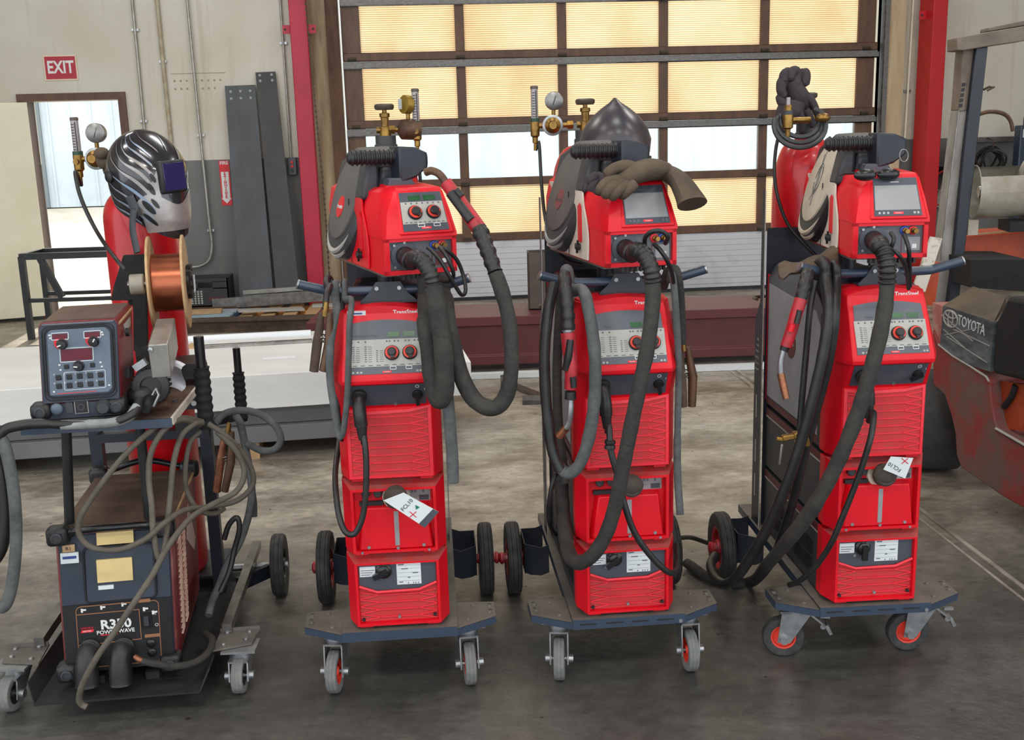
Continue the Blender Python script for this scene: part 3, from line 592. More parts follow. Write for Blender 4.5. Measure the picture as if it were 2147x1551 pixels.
def trolley(Mx, label, yawL, yawR, slots, lock=True):
    t = thing('trolley', label, 'trolley', Mx[0], Mx[1], 'welding trolleys')
    z0, z1 = .187, .217
    d = MB(); d.cur = 1
    d.b2((-.172, .002, z1 - .004), (.172, .95, z1)); d.cur = 0
    d.b2((-.172, 0, z0), (.172, .003, z1 - .0005)); 
    d.b2((-.172, .003, z0), (-.169, .95, z1 - .0005)); d.b2((.169, .003, z0), (.172, .95, z1 - .0005)); d.b2((-.172, .947, z0), (.172, .95, z1 - .0005))
    d.b2((-.172, -.0012, z0), (.172, 0, z0 + .006)); d.build('deck', ['navy', 'deck'], t)
    if slots:
        s = MB()
        for x in (-.125, -.045, .035, .112): s.prism([(x - .028, -.002, z0 + .017), (x + .024, -.002, z0 + .017), (x + .028, -.002, z0 + .014), (x - .024, -.002, z0 + .013)], (0, .0015, 0))
        s.build('slots', 'ink_dark', t); MB().cyl((.158, -.004, z0 + .008), (.158, 0, z0 + .008), .006, n=12).build('screw', 'zinc', t)
    for s in (-1, 1):
        w = MB(); zt = z1 - .006; P = [(.1725, .002), (.29, .071), (.292, .174), (.1725, .185)]
        w.cur = 1; w.prism([(s * x, y, zt - .003) for x, y in P], (0, 0, .003)); w.cur = 0
        for a, b in ((0, 1), (1, 2), (2, 3)):
            p, q_ = P[a], P[b]; w.prism([(s * p[0], p[1], z0), (s * q_[0], q_[1], z0), (s * q_[0], q_[1], zt - .0005), (s * p[0], p[1], zt - .0005)], (-s * .003, .002, 0))
        wing = w.build('wing_plate', ['navy', 'deck'], t)
        for (x, y) in ((.272, .095), (.274, .14), (.225, .15), (.205, .055)): MB().lathe([(.0075, 0), (.0075, .002), (.004, .005)], (s * x, y, zt), (0, 0, 1), 12).build('bolt', 'deck', wing)
        k = MB()
        for (x, y) in ((.276, .118), (.276, .16)): k.b2((s * x - .006, y - .002, zt), (s * x + .006, y + .002, zt + .0008))
        k.build('slots', 'ink_dark', wing)
    cy_ = .125 if yawL < 2 else .102; tm_ = 'rubber' if yawL < 2 else 'rubber_grey'
    caster(t, -.201, cy_, yawL, z0, lock=lock, tm=tm_); caster(t, .201, cy_, yawR, z0, lock=lock, tm=tm_)
    # rear wheels on folded brackets
    for s in (-1, 1):
        b = MB(); 
        b.prism([(s * .172, .60, .12), (s * .172, .60, .225), (s * .20, .60, .215), (s * .255, .645, .215), (s * .255, .645, .105), (s * .235, .635, .10), (s * .2, .60, .11)], (0, .003, 0))
        b.prism([(s * .172, .80, .12), (s * .172, .80, .225), (s * .2, .80, .215), (s * .255, .80, .215), (s * .255, .80, .105), (s * .2, .80, .11)], (0, .003, 0))
        b.prism([(s * .255, .645, .10), (s * .255, .80, .10), (s * .255, .80, .215), (s * .255, .645, .215)], (-s * .003, 0, 0))
        b.build('wheel_bracket', 'navy_dark', t)
        wheel(t, (s * .291, .729, .132), (s, 0, 0), .132, .052)
        h = MB(); h.lathe([(.018, .0), (.018, .010), (.022, .012), (.022, .020), (.013, .026)], (s * .316, .729, .132), (s, 0, 0), 18); h.build('hub_cap', 'hub_red', t)
        MB().cyl((s * .255, .729, .132), (s * .29, .729, .132), .018, n=14).build('axle', 'hub_red', t)
    # bottle carrier
    c = MB(); c.b2((-.15, .7185, .2172), (.15, .7215, 1.31)); c.build('carrier_back', 'navy_dark', t)
    for s in (-1, 1):
        g = MB(); g.cur = 0
        prof = [(.70, .217), (.70, 1.30), (.72, 1.44), (.735, 1.44), (.735, 1.05), (.79, .98), (.79, .217)]
        g.prism([(s * .165, y, z) for y, z in prof], (-s * .003, 0, 0))
        p = g.build('carrier_side', 'navy_dark', t)
        k = MB()
        for i in range(6):
            for j in range(2 if i > 3 else 3): k.cyl((s * .1655, .745 + j * .015, .80 + i * .022), (s * .163, .745 + j * .015, .80 + i * .022), .004, n=8)
        for z in (.32, .45, .62): k.b2((s * .1655, .75, z), (s * .1635, .762, z + .085))
        k.build('perforation', 'silver', p)
        MB().b2((s * .1652, .6985, .217), (s * .1622, .700, 1.44)).build('bare_edge', 'silver', p)  # silver strip paints in the white highlight along the front edge of the plate
    ch = MB(); ch.tube(smooth_path([(-.162, .785, 1.05), (-.135, .90, 1.04), (.0, .985, 1.03), (.15, .93, 1.04), (.162, .785, 1.05)], 5), .006, 6); ch.build('retaining_chain', 'chain', t)
    return t
def grille_ribs(xl, xr, z0, z1, n, y, sag=.003):
    """raised lines: flat in the middle, forked into triangles at both ends"""
    b = MB(); xm = xl + (xr - xl) * .26; xn = xr - (xr - xl) * .24; dz = (z1 - z0) / n; th = .0030
    for i in range(n):
        z = z0 + dz * (i + .5)
        b.bar((xm, y, z), (xn, y, z), .003, th)
        for (xa, xb) in ((xm, xl), (xn, xr)):
            b.bar((xa, y, z), (xb, y, z + dz * .46), .003, th); b.bar((xa, y, z), (xb, y, z - dz * .46), .003, th)
    return b
def bezel(z0, z1, inner, topdrop=.02, bf=.124, yf=.014, bs=.15, ysd=.067, back=.11, rec=.014):
    """red moulded front: chamfered sides, flat rim and a recess"""
    def ring(bx, y, za, zb, r=0): return [V((-bx, y, za)), V((bx, y, za)), V((bx, y, zb)), V((-bx, y, zb))]
    b = MB(); (ix, iz0, iz1) = inner
    b.cur = 0
    b.loft([ring(bs, back, z0 + .004, z1), ring(bs, ysd, z0 + .004, z1)], caps=False)
    A = ring(bs, ysd, z0 + .004, z1); B = ring(bf, yf, z0, z1 - topdrop)
    for k in range(4):
        b.cur = 1 if k == 2 else 0
        j = (k + 1) % 4; b.quad(A[k], A[j], B[j], B[k])
    b.cur = 0
    b.loft([B, ring(ix, yf, iz0, iz1), ring(ix - .002, yf + rec, iz0 + .002, iz1 - .002)], caps=False)
    I = ring(ix - .002, yf + rec, iz0 + .002, iz1 - .002); b.cur = 2; b.quad(*I)
    return b
def side_shell(b, z0, z1, ya=.105, yb=.70, x=.146):
    b.b2((-x, ya, z0), (x, yb, z1)); return b
def feet(parent, z, m='red'):
    for x in (-.1, .1):
        for y in (.03, .6): MB().b2((x - .018, y, z), (x + .018, y + .04, z + .012)).build('foot', m, parent)
def side_details(u, z0, z1, louvre=True, stripe=True):
    for s in (-1, 1):
        if stripe:
            MB().b2((s * .1462, .115, z1 - .028), (s * .1475, .69, z1 - .004)).build('side_stripe', 'red_dark', u)
            MB().b2((s * .1462, .115, z1 - .034), (s * .1478, .69, z1 - .0285)).build('stripe_edge', 'silver', u)
        if louvre:
            for g0 in (.16, .40):
                l = MB()
                for i in range(13):
                    for j in range(2): l.b2((s * .1462, g0 + i * .014, z0 + .045 + j * .06), (s * .1474, g0 + i * .014 + .006, z0 + .095 + j * .06))
                l.build('louvres', 'black', u)
def mains_unit(Mx, label, sw):
    u = thing('mains_unit', label, 'welding unit', Mx[0], Mx[1], 'lowest red units on the trolleys')
    z0, z1 = .2175, .447
    b = bezel(z0 + .010, z1, (.117, z0 + .018, z1 - .026)); b.build('front_bezel', ['red', 'red_top', 'red_dusty'], u)
    side_shell(MB(), z0 + .012, z1 - .004).build('case', 'charcoal', u); feet(u, z0); side_details(u, z0, z1)
    g = MB().prism([(-.114, .0262, .421), (.114, .0262, .421), (.114, .0262, .352), (.06, .0262, .337), (-.06, .0262, .335), (-.114, .0262, .349)], (0, .002, 0)); pn = g.build('switch_panel', 'slate', u)
    # flared ledge under the panel
    l = MB().tube([(-.115, .022, .352), (-.062, .019, .333), (.062, .019, .335), (.115, .022, .355)], .0045, 6); l.build('ledge', 'red_light', u)
    grille_ribs(-.114, .114, .240, .334, 4, .0245).build('grille', 'red_light', u)
    lb = MB().b2((-.111, .0245, .381), (-.065, .026, .413)).build('rating_label', 'label_white', pn)
    lb2 = MB().b2((-.002, .0245, .351), (.070, .026, .420)).build('rating_label', 'label_white', pn)
    k = MB()
    for i in range(4): k.b2((.002, .0240, .362 + i * .013), (.066, .0245, .3625 + i * .013))
    for i, (x, w) in enumerate([(.004, .012), (.03, .008), (.045, .016), (.012, .02)]): k.b2((x, .0240, .357 + i * .014), (x + w, .0245, .360 + i * .014))
    for x in (.03, .045, .052, .06): k.b2((x, .0240, .353), (x + .003, .0245, .357))
    k.b2((.003, .0240, .412), (.02, .0245, .4155))
    for i in range(3): k.b2((-.107, .0240, .386 + i * .007), (-.08 + i * .006, .0245, .388 + i * .007))
    k.build('print', 'ink', pn)
    s = MB(); c = V((-.040, .026, .398)); s.lathe([(.024, 0), (.024, .006), (.018, .010), (.018, .016), (.010, .020)], c, (0, -1, 0), 24)
    d = V((math.cos(sw), 0, math.sin(sw))); s.bar(c - V((0, .022, 0)) - d * .012, c - V((0, .022, 0)) + d * .033, .016, .013, upv=(0, -1, 0)); s.build('rotary_switch', 'black_gloss', u)
    sc = MB()
    for (x, z) in ((-.064, .373), (-.018, .424)): sc.cyl((x, .022, z), (x, .026, z), .005, n=10)
    sc.build('screws', 'zinc', u)
    sc = MB(); 
    for x, z in ((-.106, .245), (.106, .25)): sc.cyl((x, .021, z), (x, .027, z), .005, n=10)
    sc.build('bolt_holes', 'ink_dark', u); MB().cyl((0, .016, .252), (0, .028, .252), .0045, n=10).build('screw', 'zinc', u)
    return u
def cooling_unit(Mx, label, tagdir=None):
    u = thing('cooling_unit', label, 'cooling unit', Mx[0], Mx[1], 'middle red units on the trolleys')
    z0, z1 = .4475, .676
    b = bezel(z0 + .010, z1, (.116, z0 + .018, z1 - .028), rec=.03); b.build('front_bezel', ['red', 'red_top', 'red'], u)
    side_shell(MB(), z0 + .012, z1 - .004).build('case', 'charcoal', u); feet(u, z0); side_details(u, z0, z1, louvre=False)
    # slanted tank cover with splayed sides
    zt, zb, yb_, yf = .596, z0 + .020, .044, .018
    c = MB(); f = [V((-.086, yf, zt)), V((.092, yf, zt)), V((.108, yf, zb)), V((-.104, yf, zb))]; bk = [V((-.094, yb_, zt + .006)), V((.1, yb_, zt + .006)), V((.114, yb_, zb)), V((-.114, yb_, zb))]
    c.loft([bk, f]); c.build('tank_cover', 'red', u, bev=.003)
    MB().b2((-.10, .030, .600), (-.030, .043, .612)).build('step_shade', 'ink_dark', u)  # dark strip paints in the shade along the step
    MB().b2((-.001, .0165, .477), (.013, .020, .584)).build('level_window', 'screen', u, bev=.002)
    k = MB()
    for x in (-.080, -.045): k.lathe([(.0125, 0), (.0125, .012), (.009, .015)], (x, .043, .636), (0, -1, 0), 20)
    k.build('coupling_caps', 'charcoal', u)
    fl = MB(); fl.lathe([(.040, 0), (.040, .012), (.033, .016), (.033, .03)], (.008, .044, .622), (0, -1, .25), 24); fl.build('filler_neck', 'beige' if tagdir else 'red', u)
    cp = MB(); n = V((0, -1, .25)).normalized(); o = V((.008, .044, .622)) + n * .03
    cp.lathe([(.030, 0), (.034, .004), (.034, .022), (.029, .028), (.0, .030)], o, n, 24)
    cp.ell(o + n * .02, (.036, .02, .030), 14, 8); cap = cp.build('filler_cap', mat('dusty_cap', S(78, 68, 60), .8, col2=S(58, 52, 48), scale=30), u)
    lb = MB().b2((.045, .0425, .605), (.108, .044, .648)).build('pictogram_label', 'screen', u)
    k = MB(); k.b2((.075, .0418, .607), (.103, .0425, .622)); k.build('print', 'slate', lb)
    k = MB()
    for x in (.052, .062, .085): k.b2((x, .0418, .63), (x + .006, .0425, .642))
    k.build('print', 'ink', lb)
    s = MB()
    for x, z in ((-.078, .476), (.007, .470), (.083, .476)): s.cyl((x, .015, z), (x, .019, z), .005, n=10)
    for x in (-.098, .098): s.cyl((x, .011, z0 + .014), (x, .016, z0 + .014), .004, n=10)
    s.build('screws', 'zinc', u)
    return u
def power_source(Mx, label, displays, logo='badge', tswitch=-1.4, sticker=False):
    u = thing('power_source', label, 'welding power source', Mx[0], Mx[1], 'upper red power sources')
    z0 = .6765
    # front mask: stations (z, y of the front face, half width at the front)
    st = [(z0 + .010, .014, .124), (.900, .014, .124), (.905, .010, .124), (.977, -.028, .120), (.979, -.044, .119), (.992, -.047, .119), (1.003, -.042, .119), (1.150, .030, .115), (1.172, .040, .112)]
    rings = []
    for z, y, hw in st:
        bs = .15 if z < 1.0 else .15 - (z - 1.0) * .07
        rings.append([V((-bs, .125, z)), V((-bs, y + .060, z)), V((-hw, y, z)), V((hw, y, z)), V((bs, y + .060, z)), V((bs, .125, z))])
    b = MB(); b.loft(rings, caps=True)
    b.build('front_mask', ['red'], u, bev=.0025)
    # arched crown
    cr = MB(); prof = []
    for i in range(9):
        t = -1 + i / 4; prof.append((t * .112, 1.170 + .018 * (1 - t * t)))
    def crown(y, k=1.0, dz=0): return [V((x * k, y, (z - 1.17) + 1.17 + dz)) for x, z in prof] + [V((.112 * k, y, 1.16)), V((-.112 * k, y, 1.16))]
    cr.loft([crown(.038), crown(.06, 1.06, .004), crown(.125, 1.20, .008)]); cr.build('crown', 'red', u)
    c = MB(); c.loft([[V((-.146, y, z0 + .012)), V((.146, y, z0 + .012)), V((.146, y, 1.14)), V((.12, y, 1.185)), V((-.12, y, 1.185)), V((-.146, y, 1.14))] for y in (.12, .70)]); c.build('case', 'slate', u)
    MB().loft([[V((-.119, y, 1.1855)), V((.119, y, 1.1855)), V((.115, y, 1.19)), V((-.115, y, 1.19))] for y in (.126, .69)]).build('lid', 'red_dark', u)
    for s in (-1, 1):
        p = MB().prism([(s * .1462, .135, .72), (s * .1462, .135, 1.04), (s * .1462, .20, 1.10), (s * .1462, .685, 1.12), (s * .1462, .685, .72)], (s * .002, 0, 0)).build('side_panel', mat('pale_grey_side', S(160, 164, 168), .5, col2=S(140, 142, 146), scale=4), u)
        lg = MB().cyl((s * .148, .43, .955), (s * .1492, .43, .955), .05, n=28).build('round_emblem', 'red_dark', p)
        tx = MB(); tx.b2((s * .149, .40, .95), (s * .1498, .46, .96)); tx.build('print', 'silver', lg)
        e = MB().prism([(s * .1465, .70, .70), (s * .1465, .70, 1.15), (s * .1465, .712, 1.15), (s * .1465, .712, .70)], (-s * .005, 0, 0)); e.build('rear_edge', 'red', u)
        # black vertical vent strip behind the mask
        MB().b2((s * .1465, .126, .70), (s * .149, .15, 1.10)).build('vent_strip', 'black', u)
        MB().b2((s * .1462, .115, z0 + .016), (s * .1475, .69, z0 + .036)).build('side_stripe', 'red_dark', u)
    feet(u, z0)
    # rim and grille
    rim = MB(); o_ = [V((-.121, .012, .690)), V((.121, .012, .690)), V((.121, .012, .903)), (V((.06, .010, .893))), V((-.06, .010, .890)), V((-.121, .012, .899))]
    i_ = [V((-.112, .010, .699)), V((.112, .010, .699)), V((.112, .010, .894)), V((.058, .009, .884)), V((-.058, .009, .881)), V((-.112, .010, .889))]
    i2 = [p + V((0, .012, 0)) for p in i_]
    rim.loft([[p + V((0, .004, 0)) for p in o_], [p - V((0, .003, 0)) for p in o_], [p - V((0, .003, 0)) for p in i_], i_], caps=False); rim.build('grille_rim', 'red_light', u)
    MB().prism(list(reversed(i_)), (0, .0035, 0)).build('grille_field', 'red_dusty', u)
    grille_ribs(-.111, .111, .702, .884, 8, .008).build('grille', 'red_light', u)
    # slanted inset panels: helper for a point on the two front slopes
    def sl(x, z, d=0):   # control panel slope
        t = (z - 1.003) / (1.150 - 1.003); n = V((0, -.9, .44)); return V((x, -.042 + t * .072, z)) + n * (d + .0006)
    def sc_(x, z, d=0):  # connector slope
        t = (z - .905) / (.977 - .905); n = V((0, -.88, -.47)); return V((x, .010 - t * .038, z)) + n * (d + .0006)
    def patch(f, x0, x1, za, zb, d=0, th=.0012):
        return MB().loft([[f(x0, za, d - th), f(x1, za, d - th), f(x1, zb, d - th), f(x0, zb, d - th)], [f(x0, za, d), f(x1, za, d), f(x1, zb, d), f(x0, zb, d)]])
    # arched dark glass
    arch = [sl(-.106, 1.008, .001), sl(.106, 1.008, .001), sl(.100, 1.140, .001)] + [sl(.100 - i * .02, 1.140 + .010 * (1 - ((i - 5) / 5) ** 2), .001) for i in range(1, 10)] + [sl(-.100, 1.140, .001)]
    pan = MB().prism(arch, (0, .003, -.001)).build('control_panel', 'grey_panel', u)
    patch(sl, -.105, .105, 1.027, 1.098, .002).build('key_panel', 'silver', pan)
    for x in displays: patch(sl, x - .0165, x + .0165, 1.103, 1.1165, .0022).build('display', 'lcd_green', pan)
    for x in (.020, .070):
        kk = MB(); o = sl(x, 1.061, .002); n = V((0, -.9, .44)).normalized(); kk.lathe([(.021, 0), (.021, .006), (.0195, .008)], o, n, 28); ring = kk.build('knob_ring', 'ink_dark', pan)
        kr = MB().lathe([(.0182, .0065), (.0182, .010), (.010, .0105)], o, n, 28).build('knob_face', 'rim_orange', pan)
        kc = MB().lathe([(.0125, .010), (.0125, .019), (.010, .021)], o, n, 20); kc.bar(o + n * .016 - V((.0, 0, .0)), o + n * .016 + V((.002, -.007, -.016)), .012, .008, upv=n); kc.build('knob', 'black', pan)
    pr = MB()
    for cx, rows, wd in ((-.090, 8, .006), (-.056, 8, .006), (-.024, 6, .005)):
        for i in range(rows):
            z = 1.040 + i * .0055; pr.loft([[sl(cx, z, .0021), sl(cx + wd, z, .0021), sl(cx + wd, z + .0022, .0021), sl(cx, z + .0022, .0021)], [sl(cx, z, .0027), sl(cx + wd, z, .0027), sl(cx + wd, z + .0022, .0027), sl(cx, z + .0022, .0027)]])
            pr.loft([[sl(cx + .01, z, .0021), sl(cx + .02, z, .0021), sl(cx + .02, z + .0012, .0021), sl(cx + .01, z + .0012, .0021)], [sl(cx + .01, z, .0026), sl(cx + .02, z, .0026), sl(cx + .02, z + .0012, .0026), sl(cx + .01, z + .0012, .0026)]])
    for i in range(9):
        x = -.09 + i * .022
        pr.loft([[sl(x, 1.0295, .0021), sl(x + .012, 1.0295, .0021), sl(x + .012, 1.0315, .0021), sl(x, 1.0315, .0021)], [sl(x, 1.0295, .0027), sl(x + .012, 1.0295, .0027), sl(x + .012, 1.0315, .0027), sl(x, 1.0315, .0027)]])
    for x in (-.094, -.075, -.056, .004, .012, .026, .036, .056, .066, .082, .092):
        pr.loft([[sl(x, 1.0905, .0021), sl(x + .005, 1.0905, .0021), sl(x + .005, 1.0945, .0021), sl(x, 1.0945, .0021)], [sl(x, 1.0905, .0027), sl(x + .005, 1.0905, .0027), sl(x + .005, 1.0945, .0027), sl(x, 1.0945, .0027)]])
    pr.build('print', 'ink', pan)
    bt = MB()
    for x in (.022, .066):
        for (a, b_, c0, d0) in ((-.009, .009, 1.018, 1.0195), (-.009, .009, 1.0255, 1.027), (-.009, -.0075, 1.018, 1.027), (.0075, .009, 1.018, 1.027)):
            bt.loft([[sl(x + a, c0, .0012), sl(x + b_, c0, .0012), sl(x + b_, d0, .0012), sl(x + a, d0, .0012)], [sl(x + a, c0, .0026), sl(x + b_, c0, .0026), sl(x + b_, d0, .0026), sl(x + a, d0, .0026)]])
    bt.build('button_frames', 'ink_white', pan)
    bd = patch(sl, -.008, .017, 1.0105, 1.0155, .0022).build('badge', 'red_light', pan)
    text('lettering', 'Fronius', .0052, sl(.0045, 1.013, .0026), (1, 0, 0), (0, .44, .9), 'ink_white', bd, depth=.0002)
    for x, c_ in ((-.094, 'G'), (-.082, '\u25b3'), (-.073, 'LU'), (.086, 'oo')):
        pass
    dm = MB()
    for x in (-.092, -.08, -.07, .086, .095): 
        dm.loft([[sl(x, 1.011, .0012), sl(x + .006, 1.011, .0012), sl(x + .006, 1.0155, .0012), sl(x, 1.0155, .0012)], [sl(x, 1.011, .002), sl(x + .006, 1.011, .002), sl(x + .006, 1.0155, .002), sl(x, 1.0155, .002)]])
    dm.build('print', 'silver', pan)
    text('lettering', 'SYNERGIC CONTROL' if logo == 'syn' else 'Fronius', .0075, sl(-.058, 1.108, .0022), (1, 0, 0), (0, .44, .9), 'ink', pan, depth=.0002)
    text('lettering', 'TransSteel', .0165, V((.062, .0372, 1.1685)), (1, 0, 0), (0, 0, 1), 'ink_white', u, depth=.0004, bold=.0003)
    if sticker:
        stk = MB().b2((-.102, .0362, 1.1615), (-.050, .0378, 1.1765)).build('asset_sticker', 'label_white', u)
        MB().b2((-.098, .0356, 1.167), (-.060, .0362, 1.171)).build('print', 'ink_blue', stk)
    # connector field
    con = patch(sc_, -.108, .110, .9085, .9745, .001).build('connector_panel', 'slate', u)
    o = sc_(.086, .941, .001); n = V((0, -.88, -.47)).normalized()
    sw = MB().lathe([(.0155, 0), (.0155, .005), (.010, .008)], o, n, 22); d = V((math.cos(tswitch), -.3 * math.sin(tswitch), math.sin(tswitch))); sw.bar(o + n * .012 - d * .012, o + n * .012 + d * .026, .011, .009, upv=n); sw.build('main_switch', 'black_gloss', u)
    text('lettering', 'O', .016, sc_(.086, .9655, .0014), (1, 0, 0), (0, -.45, .88), 'ink_white', con, depth=.0002); text('lettering', 'I', .011, sc_(.106, .9565, .0014), (1, 0, 0), (0, -.45, .88), 'ink_white', con, depth=.0002)
    MB().cyl(sc_(.022, .912, 0), sc_(.022, .912, .004), .005, n=12).build('screw', 'zinc', con)
    # plug of the control lead
    p0 = sc_(-.078, .945, .0)
    pg = MB().lathe([(.022, 0), (.022, .012), (.019, .014)], p0, n, 22)
    pg.tube(smooth_path([p0 + n * .01, p0 + n * .035 + V((0, 0, -.004)), p0 + n * .05 + V((.002, 0, -.025)), p0 + n * .05 + V((.004, 0, -.055))], 5), .0185, 16)
    pg.tube([p0 + n * .05 + V((.004, 0, -.05)), p0 + n * .05 + V((.006, 0, -.095))], [.0165, .0115], 14)
    pg.build('control_plug', 'cable', u)
    u['plug_end'] = tuple(p0 + n * .05 + V((.006, 0, -.095)))
    # handlebar on its bracket
    hb = MB(); hb.tube(smooth_path([(-.238, .085, 1.252), (-.165, .10, 1.231), (-.13, .10, 1.226), (0, .10, 1.224), (.14, .10, 1.226), (.175, .10, 1.231), (.245, .085, 1.252)], 5), .0135, 16); hb.build('handlebar', 'navy', u)
    hc = MB()
    for s, x in ((-1, -.238), (1, .245)): hc.cyl((x, .085, 1.252), (x + s * .004, .0845, 1.2535), .0142, n=16)
    hc.build('tube_end', 'zinc', u)
    br = MB(); br.prism([(-.066, .078, 1.196), (.094, .078, 1.196), (.070, .082, 1.218), (.048, .084, 1.250), (-.020, .084, 1.250), (-.042, .082, 1.218)], (0, .006, 0)); br.b2((-.066, .078, 1.190), (.094, .30, 1.197)); br.prism([(-.020, .085, 1.250), (.048, .085, 1.250), (.048, .22, 1.23), (-.020, .22, 1.23)], (0, 0, -.006))
    br.build('pivot_bracket', 'navy_dark', u)
    kk = MB()
    for x in (-.018, .046): kk.cyl((x, .078, 1.232), (x, .084, 1.232), .006, n=10)
    kk.build('bolts', 'zinc', u)
    pv = MB(); pv.cyl((0, .36, 1.19), (0, .36, 1.268), .028, n=20); pv.b2((-.09, .16, 1.19), (.09, .56, 1.205)); pv.build('pivot_pin', 'navy_dark', u)
    return u
# ================================================================== wire feeders on top
FEND = []
def euro_n(): return V((0, -1, -.12)).normalized()
def feeder(Mx, label, yaw, door, cover_face, cover_marks, ctrl, hoses=('red', 'blue'), dx=0):
    org = Mx[0] + Matrix.Rotation(Mx[1], 3, 'Z') @ V((dx, .36, 0)); org.z = 1.275
    f = thing('wire_feeder', label, 'wire feeder', org, yaw, 'wire feeders on the power sources')
    # hood: stacked outlines (x,y) seen from above
    F0 = -.32
    def ring(z, pts): return [V((x, y, z)) for x, y in pts]
    L = [ring(0, [(-.105, .30), (-.105, F0 + .03), (-.102, F0), (.105, F0), (.105, .30)]),
         ring(.10, [(-.105, .32), (-.105, F0 + .025), (-.10, F0), (.106, F0), (.106, .32)]),
         ring(.101, [(-.106, .32), (-.106, F0 + .015), (-.10, F0 - .018), (.108, F0 - .018), (.107, .32)]),
         ring(.112, [(-.106, .32), (-.106, F0 + .018), (-.098, F0 - .016), (.108, F0 - .016), (.107, .32)]),
         ring(.17, [(-.105, .32), (-.103, F0 + .045), (-.085, F0 + .012), (.100, F0 + .012), (.104, .32)]),
         ring(.225, [(-.096, .31), (-.078, F0 + .10), (-.055, F0 + .042), (.090, F0 + .042), (.096, .31)]),
         ring(.236, [(-.080, .30), (-.060, F0 + .12), (-.044, F0 + .058), (.080, F0 + .058), (.082, .30)])]
    hood = MB().loft(L).build('hood', 'red', f, bev=.004)
    # control housing raised above the shoulder
    def cs(x, z, d=0):
        t = (z - .112) / (.225 - .112); return V((x, F0 - .018 + t * .060, z)) + V((0, -.88, .47)) * d
    ch = MB(); xs0, xs1 = -.062, .104
    A = [cs(xs0, .108, .003), cs(xs1, .108, .003), cs(.088, .236, .003), cs(-.048, .236, .003)]; B = [V((xs0 - .02, F0 + .09, .105)), V((xs1, F0 + .09, .105)), V((.086, F0 + .22, .245)), V((-.05, F0 + .22, .245))]
    ch.loft([B, A]); hs = ch.build('control_housing', 'red', f, bev=.008)
    def patch(x0, x1, za, zb, d, th=.0015, taper=0): return MB().loft([[cs(x0, za, d - th), cs(x1, za, d - th), cs(x1 - taper, zb, d - th), cs(x0 + taper, zb, d - th)], [cs(x0, za, d), cs(x1, za, d), cs(x1 - taper, zb, d), cs(x0 + taper, zb, d)]])
    n = V((0, -.88, .47)).normalized()
    pn = patch(-.048, .086, .118, .222, .0045, taper=.006).build('control_panel', 'slate', hs)
    if ctrl == 'knobs':
        patch(-.046, .083, .137, .196, .0052, taper=.003).build('key_panel', 'silver', pn)
        for x in (.000, .044): patch(x - .017, x + .017, .200, .213, .0054).build('display', 'lcd_green', pn)
        for x in (-.006, .048):
            o = cs(x, .166, .005)
            MB().lathe([(.021, 0), (.021, .006), (.0195, .008)], o, n, 28).build('knob_ring', 'ink_dark', pn)
            MB().lathe([(.0182, .0065), (.0182, .010), (.010, .0105)], o, n, 28).build('knob_face', 'rim_orange', pn)
            k = MB().lathe([(.0125, .010), (.0125, .019), (.010, .021)], o, n, 20); k.bar(o + n * .016, o + n * .016 + V((.010, -.006, -.012)), .012, .008, upv=n); k.build('knob', 'black', pn)
        p = MB()
        for i in range(9): x = -.04 + i * .0135; p.add(*_slab(cs, x, x + .008, .1395, .142, .0053, .0058))
        for i in range(7): x = -.03 + i * .016; p.add(*_slab(cs, x, x + .005, .190, .194, .0053, .0058))
        p.build('print', 'ink', pn)
        q_ = MB()
        for x in (.006, .052):
            for a, b_, c0, d0 in ((-.01, .01, .128, .1295), (-.01, .01, .1355, .137), (-.01, -.0085, .128, .137), (.0085, .01, .128, .137)): q_.add(*_slab(cs, x + a, x + b_, c0, d0, .0045, .0058))
        q_.build('button_frames', 'ink_white', pn)
    else:
        patch(-.044, .082, .134, .201, .0052, taper=.004).build('screen', 'screen', pn)
        text('lettering', 'XXX', .008, cs(.018, .211, .0047), (1, 0, 0), (0, .47, .88), 'ink', pn, depth=.0002) if False else None
        p = MB()
        for x in (-.036, -.024, -.012, .062, .072): p.add(*_slab(cs, x, x + .006, .123, .129, .0045, .0052))
        p.add(*_slab(cs, .006, .03, .209, .2115, .0045, .005)); p.build('print', 'silver' if ctrl == 'screen_bright' else 'ink', pn)
    bd = patch(.006, .034, .1225, .1285, .0055).build('badge', 'red_light', pn)
    text('lettering', 'Fronius', .0055, cs(.02, .1255, .0059), (1, 0, 0), (0, .47, .88), 'ink_white', bd, depth=.0002)
    # lower connection field
    lp = MB().b2((-.090, F0 - .0015, .012), (.094, F0 + .004, .092)).build('connector_panel', 'grey_panel', f)
    rm = MB(); 
    for a in ((-.105, .106, .0, .012), (-.105, .106, .092, .1005), (-.105, -.090, .0, .10), (.094, .106, .0, .10)): rm.b2((a[0], F0 - .014, a[2]), (a[1], F0 - .0005, a[3]))
    rm.build('connector_frame', 'red', f)
    MB().b2((.035, F0 - .0025, .014), (.037, F0 - .0015, .09)).build('panel_joint', 'red_dark', lp)
    fl = MB().lathe([(.040, 0), (.040, .004), (.034, .006)], (-.045, F0 - .0015, .052), (0, -1, 0), 28); fl.build('connector_flange', 'slate', f)
    bl = MB()
    for dx, dz in ((-.03, .03), (.03, -.03), (-.03, -.03), (.0, .037)): bl.cyl((-.045 + dx, F0 - .009, .052 + dz), (-.045 + dx, F0 - .003, .052 + dz), .004, n=8)
    bl.build('bolts', 'zinc', f)
    eu = MB(); en = euro_n(); p0 = V((-.045, F0 - .006, .052)); eu.lathe([(.027, 0), (.027, .02), (.0255, .022), (.0255, .05), (.028, .052), (.028, .062), (.024, .066)], p0, en, 24); eu.build('central_connector', 'black', f)
